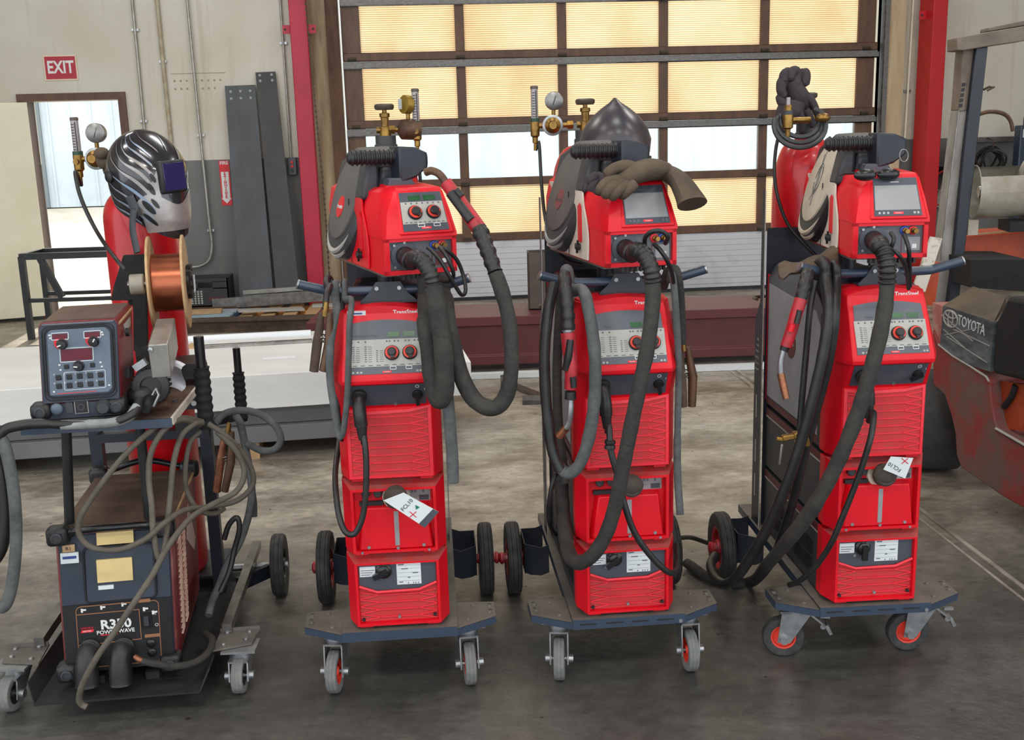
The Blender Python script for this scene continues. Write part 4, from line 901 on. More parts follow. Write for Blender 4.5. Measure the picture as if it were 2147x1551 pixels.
    FEND.append(org + Matrix.Rotation(yaw, 3, 'Z') @ (p0 + en * .0685))
    for (x, c) in zip((.042, .066), hoses):
        cn = MB().lathe([(.0125, 0), (.0125, .006), (.009, .008)], (x, F0 - .0015, .077), (0, -1, 0), 16).build('coupling', 'ink_red' if c == 'red' else mat('blue_ring', S(40, 70, 170), .5), f)
        MB().lathe([(.0085, .006), (.0085, .018), (.0065, .02), (.0065, .034)], (x, F0 - .0015, .077), (0, -1, 0), 14).build('coupling_nut', 'brass', f)
    if True:
        q_ = MB().b2((.046, F0 - .003, .02), (.088, F0 - .0015, .058)); q_.build('warning_label', 'red_dark' if door == 'red' else 'screen', lp)
        MB().b2((.066, F0 - .004, .026), (.078, F0 - .003, .038)).build('print', 'label_white', lp)
    # side door with a curved front edge
    xo = -.1065; pts = [(.30, .006), (-.175, .006)]
    for i in range(9):
        t = i / 8; pts.append((-.175 - .02 * math.sin(math.pi * t) + .10 * t * t, .006 + .216 * t))
    pts.append((.30, .222))
    dm = {'white': 'white', 'red': 'red'}[door]
    dr = MB().prism([V((xo + max(0, (z - .17)) * .30, y, z)) for y, z in pts], (-.006, 0, 0)).build('side_door', dm, f, bev=.002)
    MB().b2((xo - .0075, .015, .006), (xo - .005, .019, .20)).build('door_seam', 'ink_dark', dr)
    hsl = MB().prism([(xo - .0078, -.120, .055), (xo - .0078, -.085, .055), (xo - .0078, -.085, .16), (xo - .0078, -.105, .17), (xo - .0078, -.120, .15)], (.003, 0, 0)); hsl.build('grip_recess', 'red', dr)
    kn = MB().lathe([(.010, 0), (.010, .012), (.007, .015)], (xo - .006, -.10, .040), (-1, 0, 0), 12)
    for k in range(4):
        a = k * math.pi / 2 + .3; kn.bar((xo - .014, -.10, .040), (xo - .014, -.10 + .020 * math.cos(a), .040 + .020 * math.sin(a)), .007, .006, upv=(1, 0, 0))
    kn.build('star_knob', 'black', dr)
    MB().b2((xo - .018, .035, .02), (xo - .004, .05, .055)).build('latch', 'black', dr)
    # round spool cover bulging from the left rear
    ax = V((-.94, -.03, .30)).normalized(); oc = V((-.066, .10, .168)); R0 = .165
    MB().lathe([(R0, -.05), (R0 + .004, .0), (R0 + .002, .030), (R0 - .008, .040), (R0 - .022, .043), (.0, .043)], oc, ax, 48).build('spool_cover_rim', 'black' if cover_face != 'grey_cover' else 'charcoal', f)
    u1 = V((0, 0, 1)); u1 = (u1 - ax * u1.dot(ax)).normalized()
    oc2 = oc + u1 * .018
    fc = MB().lathe([(R0 - .034, .040), (R0 - .036, .048), (R0 - .05, .051), (0.0, .052)], oc2, ax, 44).build('spool_cover_face', cover_face, f)
    side = ax.cross(u1)
    # crescent steps below the face
    for k, (r_, off, mm) in enumerate(((R0 - .016, .0, cover_marks), (R0 - .004, -.004, cover_marks))):
        cr = MB(); P = [oc + ax * (.040 - k * .012) + (u1 * math.sin(a) + side * math.cos(a)) * r_ for a in [-math.pi * (.18 + .64 * i / 20) for i in range(21)]]
        cr.tube(P, [.001 + .008 * math.sin(math.pi * i / 20) for i in range(21)], 6); cr.build('cover_step', mm, f)
    if cover_face != 'beige':
        lg = MB().lathe([(.034, .051), (.034, .0535), (0, .054)], oc2 - u1 * .03, ax, 28).build('round_emblem', 'ink_red' if door == 'red' else mat('faded_red', S(128, 70, 70), .7), f)
        text('lettering', 'Fronius', .02, oc2 - u1 * .03 + ax * .0545, side if side.y < 0 else -side, u1 + side * -.1, 'ink_white' if door == 'red' else 'grey_cover', lg, depth=.0003)
    else:
        sq = MB()
        for k in range(2): sq.tube([oc2 + ax * .0535 + (u1 * math.sin(a) * (.04 + .01 * k) + side * math.cos(a) * .03) + u1 * .01 for a in [i * .35 for i in range(18)]], .001, 4)
        sq.tube([oc2 + ax * .0535 + u1 * .11, oc2 + ax * .0535 + u1 * .02 + side * .01, oc2 + ax * .0535 - u1 * .08 - side * .01], .001, 4)
        sq.tube([oc2 + ax * .0535 + u1 * .09 + side * .02, oc2 + ax * .0535 + u1 * .0 - side * .01, oc2 + ax * .0535 - u1 * .06 + side * .02], .001, 4)
        sq.build('pen_scribble', 'ink', fc)
    # bridge between cover and handle, then the grip and the torch holder block
    br = MB(); sec = lambda y, w0, w1, zt: [V((-w0, y, .20)), V((w0, y, .20)), V((w1, y, zt)), V((-w1, y, zt))]
    br.loft([sec(-.10, .055, .035, .285), sec(-.03, .07, .045, .33), sec(.12, .095, .06, .345), sec(.30, .09, .06, .31)]); br.build('spool_housing', 'charcoal', f, bev=.012, seg=3)
    tp = MB(); tp.loft([[V((-.06, y, z - .03)), V((.05, y, z - .03)), V((.03, y, z)), V((-.045, y, z))] for y, z in ((-.09, .318), (.02, .352), (.16, .350), (.28, .315))]); tp.build('top_cover', 'grey_cover', f, bev=.01)
    gr = MB(); N = 40; P = []; RR = []
    for i in range(N): P.append(V((-.142 + i * .135 / (N - 1), -.14, .322))); RR.append(.020 + (.0028 if (i // 2) % 2 else -.0015))
    gr.tube(P, RR, 16); gr.ell((-.142, -.14, .322), (.008, .017, .017), 12, 6); gr.build('grip', 'black', f)
    hold = MB(); hold.loft([[V((x, y0, z0)), V((x, y1, z0b)), V((x, y1, z1)), V((x, y0, z1))] for x, y0, y1, z0, z0b, z1 in ((-.012, -.155, -.115, .306, .306, .336), (-.004, -.18, -.08, .246, .25, .352), (.045, -.185, -.075, .262, .262, .348), (.082, -.175, -.085, .288, .288, .332), (.088, -.16, -.10, .296, .296, .324))]); hold.build('torch_holder', 'navy_dark', f, bev=.006)
    sp = MB(); sp.loft([[V((x0, -.18, z)), V((x1, -.18, z)), V((x1, -.06, z)), V((x0, -.06, z))] for x0, x1, z in ((-.045, .05, .225), (-.035, .03, .262))]); sp.build('holder_post', 'slate', f, bev=.004)
    sd = MB(); sd.loft([[V((-.105, y, .20)), V((-.05, y, .20)), V((-.045, y, .31)), V((-.08, y, .31))] for y in (-.11, -.02)]); sd.build('handle_arch', 'charcoal', f, bev=.01)
    tr = MB().loft([[V((-.10, y, -.007)), V((.10, y, -.007)), V((.10, y, -.001)), V((-.10, y, -.001))] for y in (-.30, .30)]); tr.build('base_tray', 'deck', f)
    vt = MB()
    for i in range(10): vt.b2((-.05 + i * .014, F0 + .01, -.018), (-.044 + i * .014, F0 + .03, -.0005))
    vt.build('bottom_vents', 'black', f)
    return f
def _slab(f, x0, x1, za, zb, d0, d1):
    return ([f(x0, za, d0), f(x1, za, d0), f(x1, zb, d0), f(x0, zb, d0), f(x0, za, d1), f(x1, za, d1), f(x1, zb, d1), f(x0, zb, d1)],
            [(3, 2, 1, 0), (4, 5, 6, 7), (0, 1, 5, 4), (1, 2, 6, 5), (2, 3, 7, 6), (3, 0, 4, 7)])

trolley(MA, 'trolley under the leftmost red machine, the one with a torch clipped on top', R(172), R(184), False)
trolley(MBB, 'trolley under the middle red machine, the one with gloves and a helmet on top', R(171), R(181), True)
trolley(MC, 'trolley under the rightmost red machine, its front casters turned sideways', R(78), R(86), True)
mains_unit(MA, 'lowest red unit with white rating labels, on the leftmost red machine', R(205))
mains_unit(MBB, 'lowest red unit with white rating labels, crossed by hoses on the middle red machine', R(215))
mains_unit(MC, 'lowest red unit with white rating labels, on the rightmost red machine by the forklift', R(-90))
cooling_unit(MA, 'red cooling unit whose filler cap carries an FCL10 tag hanging to the right', 1)
cooling_unit(MBB, 'red cooling unit without a tag, a thick dark hose crossing its front')
cooling_unit(MC, 'red cooling unit with an upside-down FCL10 tag standing up behind its cap', 2)
power_source(MA, 'upper red power source with a white sticker at top left and two green displays', (.026, .070), 'syn', R(-90), True)
power_source(MBB, 'upper red power source with one green display, half covered by thick hoses', (.026,), 'fr', R(-80))
power_source(MC, 'upper red power source with two green displays, beside the forklift', (.026, .070), 'fr', R(-155))
feeder(MA, 'dusty red wire feeder with two knobs and a red side door', R(22), 'red', 'grey_cover', 'silver', 'knobs', ('blue', 'red'), dx=.010)
feeder(MBB, 'wire feeder with grey screen and white side, gloves lying on it', R(12.5), 'white', 'grey_cover', 'screen', 'screen', ('red', 'blue'))
feeder(MC, 'wire feeder with grey screen and a round beige spool cover', R(-3), 'white', 'beige', 'beige', 'screen_bright', ('blue', 'red'), dx=.036)
# ================================================================== gas bottles, regulators, gloves, helmets, tags
def gas_cylinder(label, x, y, z, r, hb, zt, m, cap='neck'):
    """z base, hb height where the dome starts, zt top of the neck"""
    c = thing('gas_cylinder', label, 'gas cylinder', (x, y, z), 0, 'red gas cylinders')
    prof = [(.01, 0), (r * .9, 0), (r, .02), (r, hb - z)]
    H0 = hb - z; H1 = zt - z - .05
    for i in range(1, 9):
        t = i / 8; prof.append((.036 + (r - .036) * math.cos(t * math.pi / 2) ** .8, H0 + (H1 - H0) * math.sin(t * math.pi / 2)))
    MB().lathe(prof, (0, 0, 0), (0, 0, 1), 40).build('body', m, c)
    MB().lathe([(.040, H1 - .006), (.040, H1 + .02), (.036, H1 + .022), (.036, H1 + .05)], (0, 0, 0), (0, 0, 1), 24).build('neck_ring', 'charcoal', c)
    v = MB(); zz = H1 + .05; v.lathe([(.020, zz), (.020, zz + .03), (.014, zz + .032), (.014, zz + .062), (.018, zz + .064), (.018, zz + .076), (.008, zz + .078), (.008, zz + .092)], (0, 0, 0), (0, 0, 1), 16)
    v.cyl((-.03, 0, zz + .02), (.03, 0, zz + .02), .011, n=12); v.build('valve', 'brass' if cap != 'plain' else 'bronze', c)
    w = MB(); w.lathe([(.010, zz + .088), (.030, zz + .088), (.034, zz + .094), (.034, zz + .104), (.026, zz + .108), (.022, zz + .102), (.0, zz + .102)], (0, 0, 0), (0, 0, 1), 28); w.build('handwheel', mat('handwheel_%d' % len(bpy.data.materials), S(66, 60, 56), .5, metal=.3, col2=S(90, 78, 66), scale=30), c)
    return c, z + zz + .02
def regulator(label, base, side, gauge_front=True):
    """base: valve outlet in layout space; side: -1 builds to the left, +1 to the right"""
    g = thing('gas_regulator', label, 'gas regulator', base, 0, 'gas regulators')
    s = side
    MB().cyl((s * .012, 0, 0), (s * .05, 0, 0), .0085, n=12).build('stem', 'brass', g)
    n = MB().cyl((s * .014, 0, 0), (s * .034, 0, 0), .016, n=6).build('inlet_nut', 'brass', g)
    bx = s * .085
    if gauge_front:
        b = MB().lathe([(.030, .028), (.034, .022), (.034, -.004), (.036, -.006), (.036, -.014), (.030, -.016)], (bx, 0, 0), (0, 1, 0), 28); b.build('body', 'zinc', g)
        MB().lathe([(.029, -.012), (.026, -.026), (.016, -.034), (.013, -.05), (.0, -.05)], (bx, 0, 0), (0, 1, 0), 24).build('bonnet', 'brass', g)
    else:
        b = MB().lathe([(.020, -.04), (.034, -.03), (.036, .0), (.036, .03), (.030, .034)], (bx, 0, 0), (s, .5, 0), 28); b.build('body', 'bronze', g)
    MB().cyl((bx - s * .004, 0, .03), (bx - s * .004, 0, .052), .007, n=10).build('gauge_stem', 'brass', g)
    gc = V((bx - s * .006, 0, .083)); gd_ = V((0, -1, 0)) if gauge_front else V((.75, .6, -.1)).normalized()
    ca = MB().lathe([(.031, -.014), (.032, .0), (.032, .010), (.029, .012)], gc, gd_, 30).build('gauge_case', 'steel' if gauge_front else mat('gold_gauge', S(150, 122, 48), .4, metal=.5), g)
    MB().lathe([(.0295, .0095), (0, .0105)], gc, gd_, 30).build('gauge_face', 'gauge_face', ca)
    k = MB(); k.bar(gc + gd_ * .0112 + V((-.004, 0, -.014)), gc + gd_ * .0112 + V((.007, 0, .017)), .004, .0016, upv=(0, 1, 0))
    for i in range(9):
        a = R(-40 + i * 32.5); d = V((math.cos(a), 0, math.sin(a))); k.bar(gc + gd_ * .011 + d * .021, gc + gd_ * .011 + d * .026, .003, .0016, upv=(0, 1, 0))
    if gauge_front: k.build('needle', 'ink_dark', ca)
    else: MB().box(gc + V((-.022, -.02, .002)), (.012, .004, .034), Matrix.Rotation(.6, 3, 'Z')).build('sticker', 'gauge_face', ca)
    fx = bx + s * (.062 if gauge_front else .024)
    MB().cyl((bx + s * .02, 0, .0), (fx, 0, .0), .009, n=12).build('outlet', 'brass', g)
    MB().lathe([(.006, -.085), (.006, -.06), (.010, -.058), (.010, -.04), (.016, -.034), (.017, .012), (.015, .018)], (fx, 0, 0), (0, 0, 1), 18).build('flow_valve', 'brass', g)
    MB().cyl((fx, -.012, -.008), (fx, -.028, -.008), .009, n=14).build('flow_knob', 'brass', g)
    t = MB().lathe([(.0125, .018), (.0125, .125), (.0105, .125), (.0105, .018)], (fx, 0, 0), (0, 0, 1), 18, caps=False).build('flow_tube', 'tube_clear', g)
    MB().lathe([(.004, .018), (.004, .122)], (fx, 0, 0), (0, 0, 1), 8).build('inner_tube', 'gauge_face', t)
    k = MB()
    for i in range(10): k.b2((fx - .008, -.0135, .03 + i * .009), (fx + .002, -.0125, .0325 + i * .009))
    k.b2((fx + .004, -.0135, .02), (fx + .007, -.0122, .12)); k.build('scale', 'ink_dark', t)
    MB().lathe([(.0135, .125), (.0135, .134), (.010, .136)], (fx, 0, 0), (0, 0, 1), 16).build('tube_cap', mat('tube_cap_%d' % len(bpy.data.materials), S(84, 74, 70), .5), g)
    MB().lathe([(.0165, .010), (.0165, .026)], (fx, 0, 0), (0, 0, 1), 18).build('collar', mat('collar_%d' % len(bpy.data.materials), S(50, 76, 62), .5, metal=.4), g)
    return g, V(base) + V((fx, 0, -.085))
def mloc(Mx, x, y, z): return Mx[0] + Matrix.Rotation(Mx[1], 3, 'Z') @ V((x, y, z))
cA = mloc(MA, 0, .845, 0); cB = mloc(MBB, .018, .85, 0); cC = mloc(MC, .02, .845, 0)
_, vA = gas_cylinder('red gas cylinder behind the leftmost red machine, only its neck and valve showing', cA.x, cA.y, .2175, .115, 1.40, 1.66, 'cyl_red')
_, vB = gas_cylinder('red gas cylinder behind the middle red machine, beside the dark helmet', cB.x, cB.y, .2175, .122, 1.44, 1.66, 'cyl_red')
_, vC = gas_cylinder('red gas cylinder behind the rightmost machine, dark gloves over its valve', cC.x, cC.y, .2175, .115, 1.40, 1.66, 'cyl_red')
_, eA = regulator('regulator with gold gauge seen from behind, on the leftmost red machine', (cA.x, cA.y, vA), 1, False)
_, eB = regulator('regulator with white round gauge in front of the garage door panes', (cB.x - .03, cB.y, vB), -1, True)
# small gas regulator nearly hidden behind the gloves on the right bottle
rg = thing('gas_regulator', 'brass regulator half hidden by the dark gloves on the rightmost cylinder', 'gas regulator', at(1652, 252, 3.70) + V((.03, 0, 0)), 0, 'gas regulators')
MB().lathe([(.008, -.06), (.010, -.03), (.018, -.025), (.018, .02), (.013, .025), (.013, .05)], (-.03, 0, 0), (0, 0, 1), 16).build('flow_valve', 'brass', rg)
MB().lathe([(.019, .018), (.019, .032)], (-.03, 0, 0), (0, 0, 1), 16).build('collar', 'charcoal', rg)
MB().cyl((-.03, 0, 0), (.05, .02, 0), .010, n=12).build('stem', 'brass', rg); MB().cyl((-.03, 0, .05), (-.03, 0, .075), .007, n=12).build('flow_tube', 'tube_clear', rg)
MB().ell((.085, -.01, .005), (.026, .022, .016), 14, 8).build('body', 'brass', rg)

CABLES = []
def cable(label, pts, r, m='cable', name='cable', cat='cable', n=10, k=7, flat=1.0, rib=None, group=None, jit=0.0):
    P = [V(p) if isinstance(p, V) else at(*p) for p in pts]
    P = smooth_path(P, k); rr = []
    for i, p in enumerate(P):
        q_ = r if not isinstance(r, (list, tuple)) else r[min(len(r) - 1, i * len(r) // len(P))]
        if rib: q_ *= 1 + rib[1] * (1 if (i // rib[0]) % 2 else -1)
        if jit: q_ *= 1 + jit * noise.noise(p * 30)
        rr.append(q_)
    o = MB().tube(P, rr, n, flat=flat).build(name, m)
    return tag(o, label, cat, group)
def child(o, parent):
    """move a mesh built in layout space under a parent, keeping its place"""
    off = V(parent.location); Rz = Matrix.Rotation(-parent.rotation_euler.z, 4, 'Z'); 
    o.data.transform(Rz @ Matrix.Translation(V(o.location) - off)); o.location = (0, 0, 0); o.parent = parent
    for key in ('label', 'category', 'group'):
        if key in o: del o[key]
    return o
def rawtube(name, m, pts, r, parent, n=12, k=6, rib=None, flat=1.0):
    P = smooth_path([V(p) if isinstance(p, V) else at(*p) for p in pts], k); rr = []
    for i, p in enumerate(P):
        q_ = r if not isinstance(r, (list, tuple)) else r[0] + (r[-1] - r[0]) * i / (len(P) - 1)
        if rib: q_ *= 1 + rib[1] * (1 if (i // rib[0]) % 2 else -1)
        rr.append(q_)
    o = MB().tube(P, rr, n, flat=flat).build(name, m, recenter=False); return child(o, parent)
cable('thin gas hose hanging from the regulator beside the dark helmet', [eB, (1130, 300, 3.84), (1135, 380, 3.8), (1142, 450, 3.76), (1156, 505, 3.66), (1188, 545, 3.58), (1222, 556, 3.50)], .0062)
cable('thin gas hose running down from the regulator with the gold gauge', [eA, eA + V((.004, 0, -.08)), eA + V((.01, .01, -.25)), eA + V((.0, .06, -.5))], .006)
cable('thin gas hose down the red cylinder of the rightmost machine', [(1640, 262, 3.78), (1627, 310, 3.77), (1624, 370, 3.74), (1634, 425, 3.72), (1655, 475, 3.71), (1690, 515, 3.68), (1720, 545, 3.6)], .0062)
# hose coil slung round the neck
for i, (lab, r0, dz) in enumerate([('outer loop of black hose slung round the gloved cylinder valve', .088, 0), ('middle loop of black hose slung round the gloved cylinder valve', .078, .008), ('inner loop of black hose slung round the gloved cylinder valve', .068, .018)]):
    cc = at(1677, 262, 3.70 + .012 * i); P = [cc + V((math.cos(a) * r0, .02 * math.sin(a), math.sin(a) * r0 * .85 + dz)) for a in [R(-200 + j * 12) for j in range(21)]]
    tag(MB().tube(P, .0085, 8).build('hose_loop', mat('coil_hose_%d' % i, S(56, 56, 58), .45)), lab, 'hose', 'hose loops on the gloved cylinder')

# ---------------- gloves and helmets
def glove(label, palm, prad, fingers, frad, thumb, m, flat=.6, cuff=None):
    P = smooth_path([at(*p) for p in palm], 5); n = len(P)
    rr = []
    for i in range(n):
        t = i / (n - 1) * (len(prad) - 1); a = int(min(t, len(prad) - 2)); rr.append(prad[a] + (prad[a + 1] - prad[a]) * (t - a))
    o = MB().tube(P, [q_ * (1 + .07 * noise.noise(p * 25)) for p, q_ in zip(P, rr)], 18, flat=flat).build('glove', m)
    tag(o, label, 'glove')
    for f in fingers + [thumb]:
        F = smooth_path([at(*p) for p in f], 5); k = len(F)
        fo = MB().tube(F, [frad * (1.08 - .25 * (i / (k - 1)) ** 3) * (1 if i < k - 1 else .55) for i in range(k)], 12).build('finger' if f is not thumb else 'thumb', m, recenter=False)
        fo.data.transform(Matrix.Translation(-V(o.location))); fo.parent = o
    if cuff:
        F = smooth_path([at(*p) for p in cuff[0]], 5)
        fo = MB().tube(F, [cuff[1] + (cuff[2] - cuff[1]) * i / (len(F) - 1) for i in range(len(F))], 20, caps=True, flat=cuff[3]).build('cuff', cuff[4], recenter=False)
        fo.data.transform(Matrix.Translation(-V(o.location))); fo.parent = o
    return o
glove('brown leather welding glove lying over the feeder with the grey screen', [(1295, 383, 3.02), (1325, 366, 3.03), (1360, 356, 3.06), (1385, 358, 3.1)], [.034, .048, .050, .042],
      [[(1300, 378, 3.0), (1275, 382, 2.99), (1262, 394, 2.98), (1258, 404, 2.99)], [(1305, 385, 2.99), (1284, 392, 2.97), (1272, 404, 2.97), (1270, 410, 2.98)], [(1315, 388, 2.99), (1297, 398, 2.97), (1287, 408, 2.97), (1285, 414, 2.98)], [(1330, 385, 2.99), (1315, 398, 2.98), (1307, 406, 2.98), (1305, 411, 2.99)]], .0155,
      [(1345, 362, 3.02), (1318, 348, 3.02), (1290, 352, 3.01), (1268, 366, 3.0)], 'leather', .62, ([(1380, 358, 3.1), (1405, 366, 3.1), (1428, 384, 3.08), (1444, 410, 3.05), (1452, 428, 3.04)], .050, .092, .42, 'leather'))
glove('dark second glove squeezed under the brown leather glove', [(1250, 372, 3.06), (1275, 385, 3.05), (1300, 395, 3.06)], [.03, .034, .028], [[(1252, 380, 3.04), (1243, 392, 3.02), (1240, 402, 3.02)], [(1262, 388, 3.03), (1254, 400, 3.01), (1250, 408, 3.01)]], .014, [(1250, 370, 3.04), (1240, 376, 3.03), (1235, 386, 3.03)], 'leather_dark', .6)
glove('charred dark glove hung over the valve of the rightmost gas cylinder', [(1690, 232, 3.84), (1672, 205, 3.83), (1660, 178, 3.83), (1668, 160, 3.84)], [.030, .052, .050, .034],
      [[(1652, 178, 3.82), (1640, 170, 3.8), (1638, 190, 3.79), (1645, 205, 3.79)], [(1660, 165, 3.82), (1652, 152, 3.81), (1643, 160, 3.8), (1645, 175, 3.79)], [(1672, 160, 3.82), (1668, 149, 3.82), (1660, 152, 3.8), (1657, 170, 3.79)], [(1682, 165, 3.82), (1686, 152, 3.82), (1690, 160, 3.81), (1688, 180, 3.8)]], .0165,
      [(1675, 215, 3.81), (1655, 222, 3.8), (1640, 215, 3.79), (1633, 198, 3.8)], 'leather_dark', .7, ([(1690, 200, 3.82), (1704, 215, 3.81), (1714, 240, 3.81), (1718, 262, 3.81)], .03, .018, .5, 'leather_dark'))
glove('second dark glove drooping from the same gloved cylinder valve', [(1668, 215, 3.80), (1664, 235, 3.79), (1660, 250, 3.79)], [.034, .036, .022], [[(1650, 225, 3.79), (1640, 245, 3.78), (1632, 270, 3.78)], [(1675, 232, 3.79), (1682, 255, 3.78), (1684, 285, 3.78)], [(1690, 230, 3.79), (1700, 250, 3.79), (1704, 268, 3.79)]], .0125, [(1645, 215, 3.79), (1636, 230, 3.79), (1630, 252, 3.79)], 'leather_dark', .6)
# brown leather apron stuffed under the right feeder
ap = MB()
rows = []
for i in range(9):
    t = i / 8; row = []
    for j in range(7):
        s_ = j / 6; p = at(1632 + 118 * t + 10 * s_, 552 - 40 * t + 38 * s_ + 10 * math.sin(3 * t + s_ * 4), 3.18 - .12 * s_ + .10 * t); row.append(p + V((0, .012 * math.sin(t * 9 + s_ * 5), .006 * math.sin(t * 14))))
    rows.append(row)
vs = [p for r_ in rows for p in r_]; n_ = len(vs); vs += [p + V((.0, .01, -.008)) for p in vs]; fs = []
for i in range(8):
    for j in range(6):
        a = i * 7 + j; fs.append((a, a + 7, a + 8, a + 1)); fs.append((n_ + a, n_ + a + 1, n_ + a + 8, n_ + a + 7))
for i in range(8):
    for j in (0, 6): a = i * 7 + j; fs.append((a, a + 7, n_ + a + 7, n_ + a))
for j in range(6):
    for i in (0, 8): a = i * 7 + j; fs.append((a, a + 1, n_ + a + 1, n_ + a))
tag(ap.add(vs, fs).build('leather_sleeve', 'leather'), 'crumpled brown leather sleeve under the feeder with the beige cover', 'sleeve')
# dark pointed helmet
hm = thing('welding_helmet', 'dark glossy welding helmet with a pointed top behind the gloves', 'helmet', (.362, 3.60, 1.555), R(20))
rings = []
for z, r_, ry in ((0, .098, .11), (.03, .108, .125), (.07, .112, .13), (.11, .100, .115), (.145, .074, .085), (.172, .044, .05), (.190, .018, .02), (.205, .004, .005)):
    rings.append([V((r_ * math.cos(a) * (1 + .05 * math.cos(2 * a)), ry * math.sin(a), z + .012 * math.cos(3 * a) * (1 - z / .2))) for a in [2 * math.pi * i / 36 for i in range(36)]])
MB().loft(rings).build('shell', mat('scratched_dark_shell', S(50, 46, 54), .33, col2=S(86, 72, 68), scale=9, spec=.6, p0=.45, p1=.75), hm)
MB().lathe([(.016, 0), (.016, .006), (.010, .008), (.010, .004), (0, .004)], (-.098, -.035, .075), (-.9, -.4, .1), 20).build('pivot_knob', 'black', hm)
rb = MB()
rb.tube([V((.111 * math.cos(a), .128 * math.sin(a), .012)) for a in [2 * math.pi * i / 36 for i in range(37)]], .005, 6); rb.build('rim', 'black', hm)
# black safety glasses and a key ring on the right feeder
gl = thing('safety_glasses', 'black wraparound glasses lying on the feeder with the beige cover', 'glasses', at(1835, 372, 3.10), R(5))
for s in (-1, 1): MB().ell((s * .034, -.01, .008), (.034, .012, .017), 16, 8).build('lens', 'black_gloss', gl)
for s in (-1, 1): MB().tube(smooth_path([(s * .066, -.005, .014), (s * .072, .05, .012), (s * .06, .11, .004)], 5), .004, 8).build('temple', 'black', gl)
MB().tube([(-.01, -.014, .014), (0, -.018, .017), (.01, -.014, .014)], .004, 8).build('bridge', 'black', gl)
kr = MB(); kc = at(1895, 326, 3.03); kr.tube([kc + V((math.cos(a) * .012, math.sin(a) * .004, math.sin(a) * .017)) for a in [2 * math.pi * i / 24 for i in range(25)]], .0016, 6)
tag(kr.build('wire_ring', 'steel'), 'small wire ring hanging on the torch holder by the red column', 'ring')
pp = MB(); vs = []
for i in range(9):
    for j in range(5): vs.append(at(1752 + i * 5.5, 612 - j * 2.5 + (i - 4) ** 2 * .25, 3.14 + j * .05) + V((0, 0, .004 * math.sin(i))))
n_ = len(vs); fs = [(i * 5 + j, i * 5 + j + 5, i * 5 + j + 6, i * 5 + j + 1) for i in range(8) for j in range(4)]
vs += [p - V((0, 0, .0012)) for p in vs]; fs += [(n_ + a, n_ + d, n_ + c, n_ + b) for a, b, c, d in fs]
# FCL10 tags
def hang_tag(label, c4, Y, strip, tx, rot_from, rot_to, sz, xmark, green):
    Pq = [at(*p, Y) for p in c4]
    nrm = (Pq[1] - Pq[0]).cross(Pq[3] - Pq[0]).normalized(); nrm = nrm if nrm.y < 0 else -nrm
    o = MB().prism(Pq, -nrm * .0012).build('hang_tag', 'label_white', recenter=False)
    t = thing('hang_tag', label, 'tag', Pq[0], 0); o.name = 'card'; child(o, t)
    def pt(p): return at(*p, Y) + nrm * .0012
    if strip:
        s = MB().prism([pt(p) for p in strip], -nrm * .0008).build('strip', 'slate', recenter=False); child(s, t)
    a = at(*rot_from, Y); b = at(*rot_to, Y); xd = (b - a).normalized(); ud = nrm.cross(xd)
    l = text('lettering', 'FCL10', sz, (a + b) / 2 + nrm * .0012, xd, ud, 'ink_dark', None, depth=.0002); child(l, t)
    x = MB(); 
    for dx, dy in ((7, 6), (7, -6)): x.bar(pt((xmark[0] - dx, xmark[1] - dy)), pt((xmark[0] + dx, xmark[1] + dy)), .0022, .0006, upv=nrm)
    child(x.build('cross_mark', 'ink_red', recenter=False), t)
    if green:
        g = MB().prism([pt(p) for p in green], nrm * .0004).build('green_mark', 'ink_green', recenter=False); child(g, t)
    return t
hang_tag('white FCL10 tag with red cross hanging to the right from a brown filler cap', [(846, 1032.5), (920, 1073), (891, 1106), (804, 1049)], 2.885, [(908, 1066.5), (920, 1073), (891, 1106), (878, 1098)], 0, (842, 1071), (865, 1046), .0165, (866, 1078), [(871, 1058), (880, 1063), (872, 1068)])
hang_tag('white FCL10 tag standing upside down behind the filler cap near the forklift', [(1868, 957), (1915, 960), (1898, 1003), (1852, 984)], 2.985, None, 0, (1893, 989), (1858, 968), .0165, (1897, 966), None)
# ================================================================== hoses and cables of the red machines
def over(Mx, x, r, rev=False):
    """three points that carry a hose of radius r over the handlebar at local x"""
    zb = 1.2255 if abs(x) < .14 else 1.2255 + (abs(x) - .14) * .25; g = .0135 + r + .0015
    P = [mloc(Mx, x, .1 + g, zb - .02), mloc(Mx, x, .1 + g * .72, zb + g * .72), mloc(Mx, x, .1, zb + g), mloc(Mx, x, .1 - g * .72, zb + g * .72), mloc(Mx, x, .1 - g - .002, zb - .02)]
    return P[::-1] if rev else P
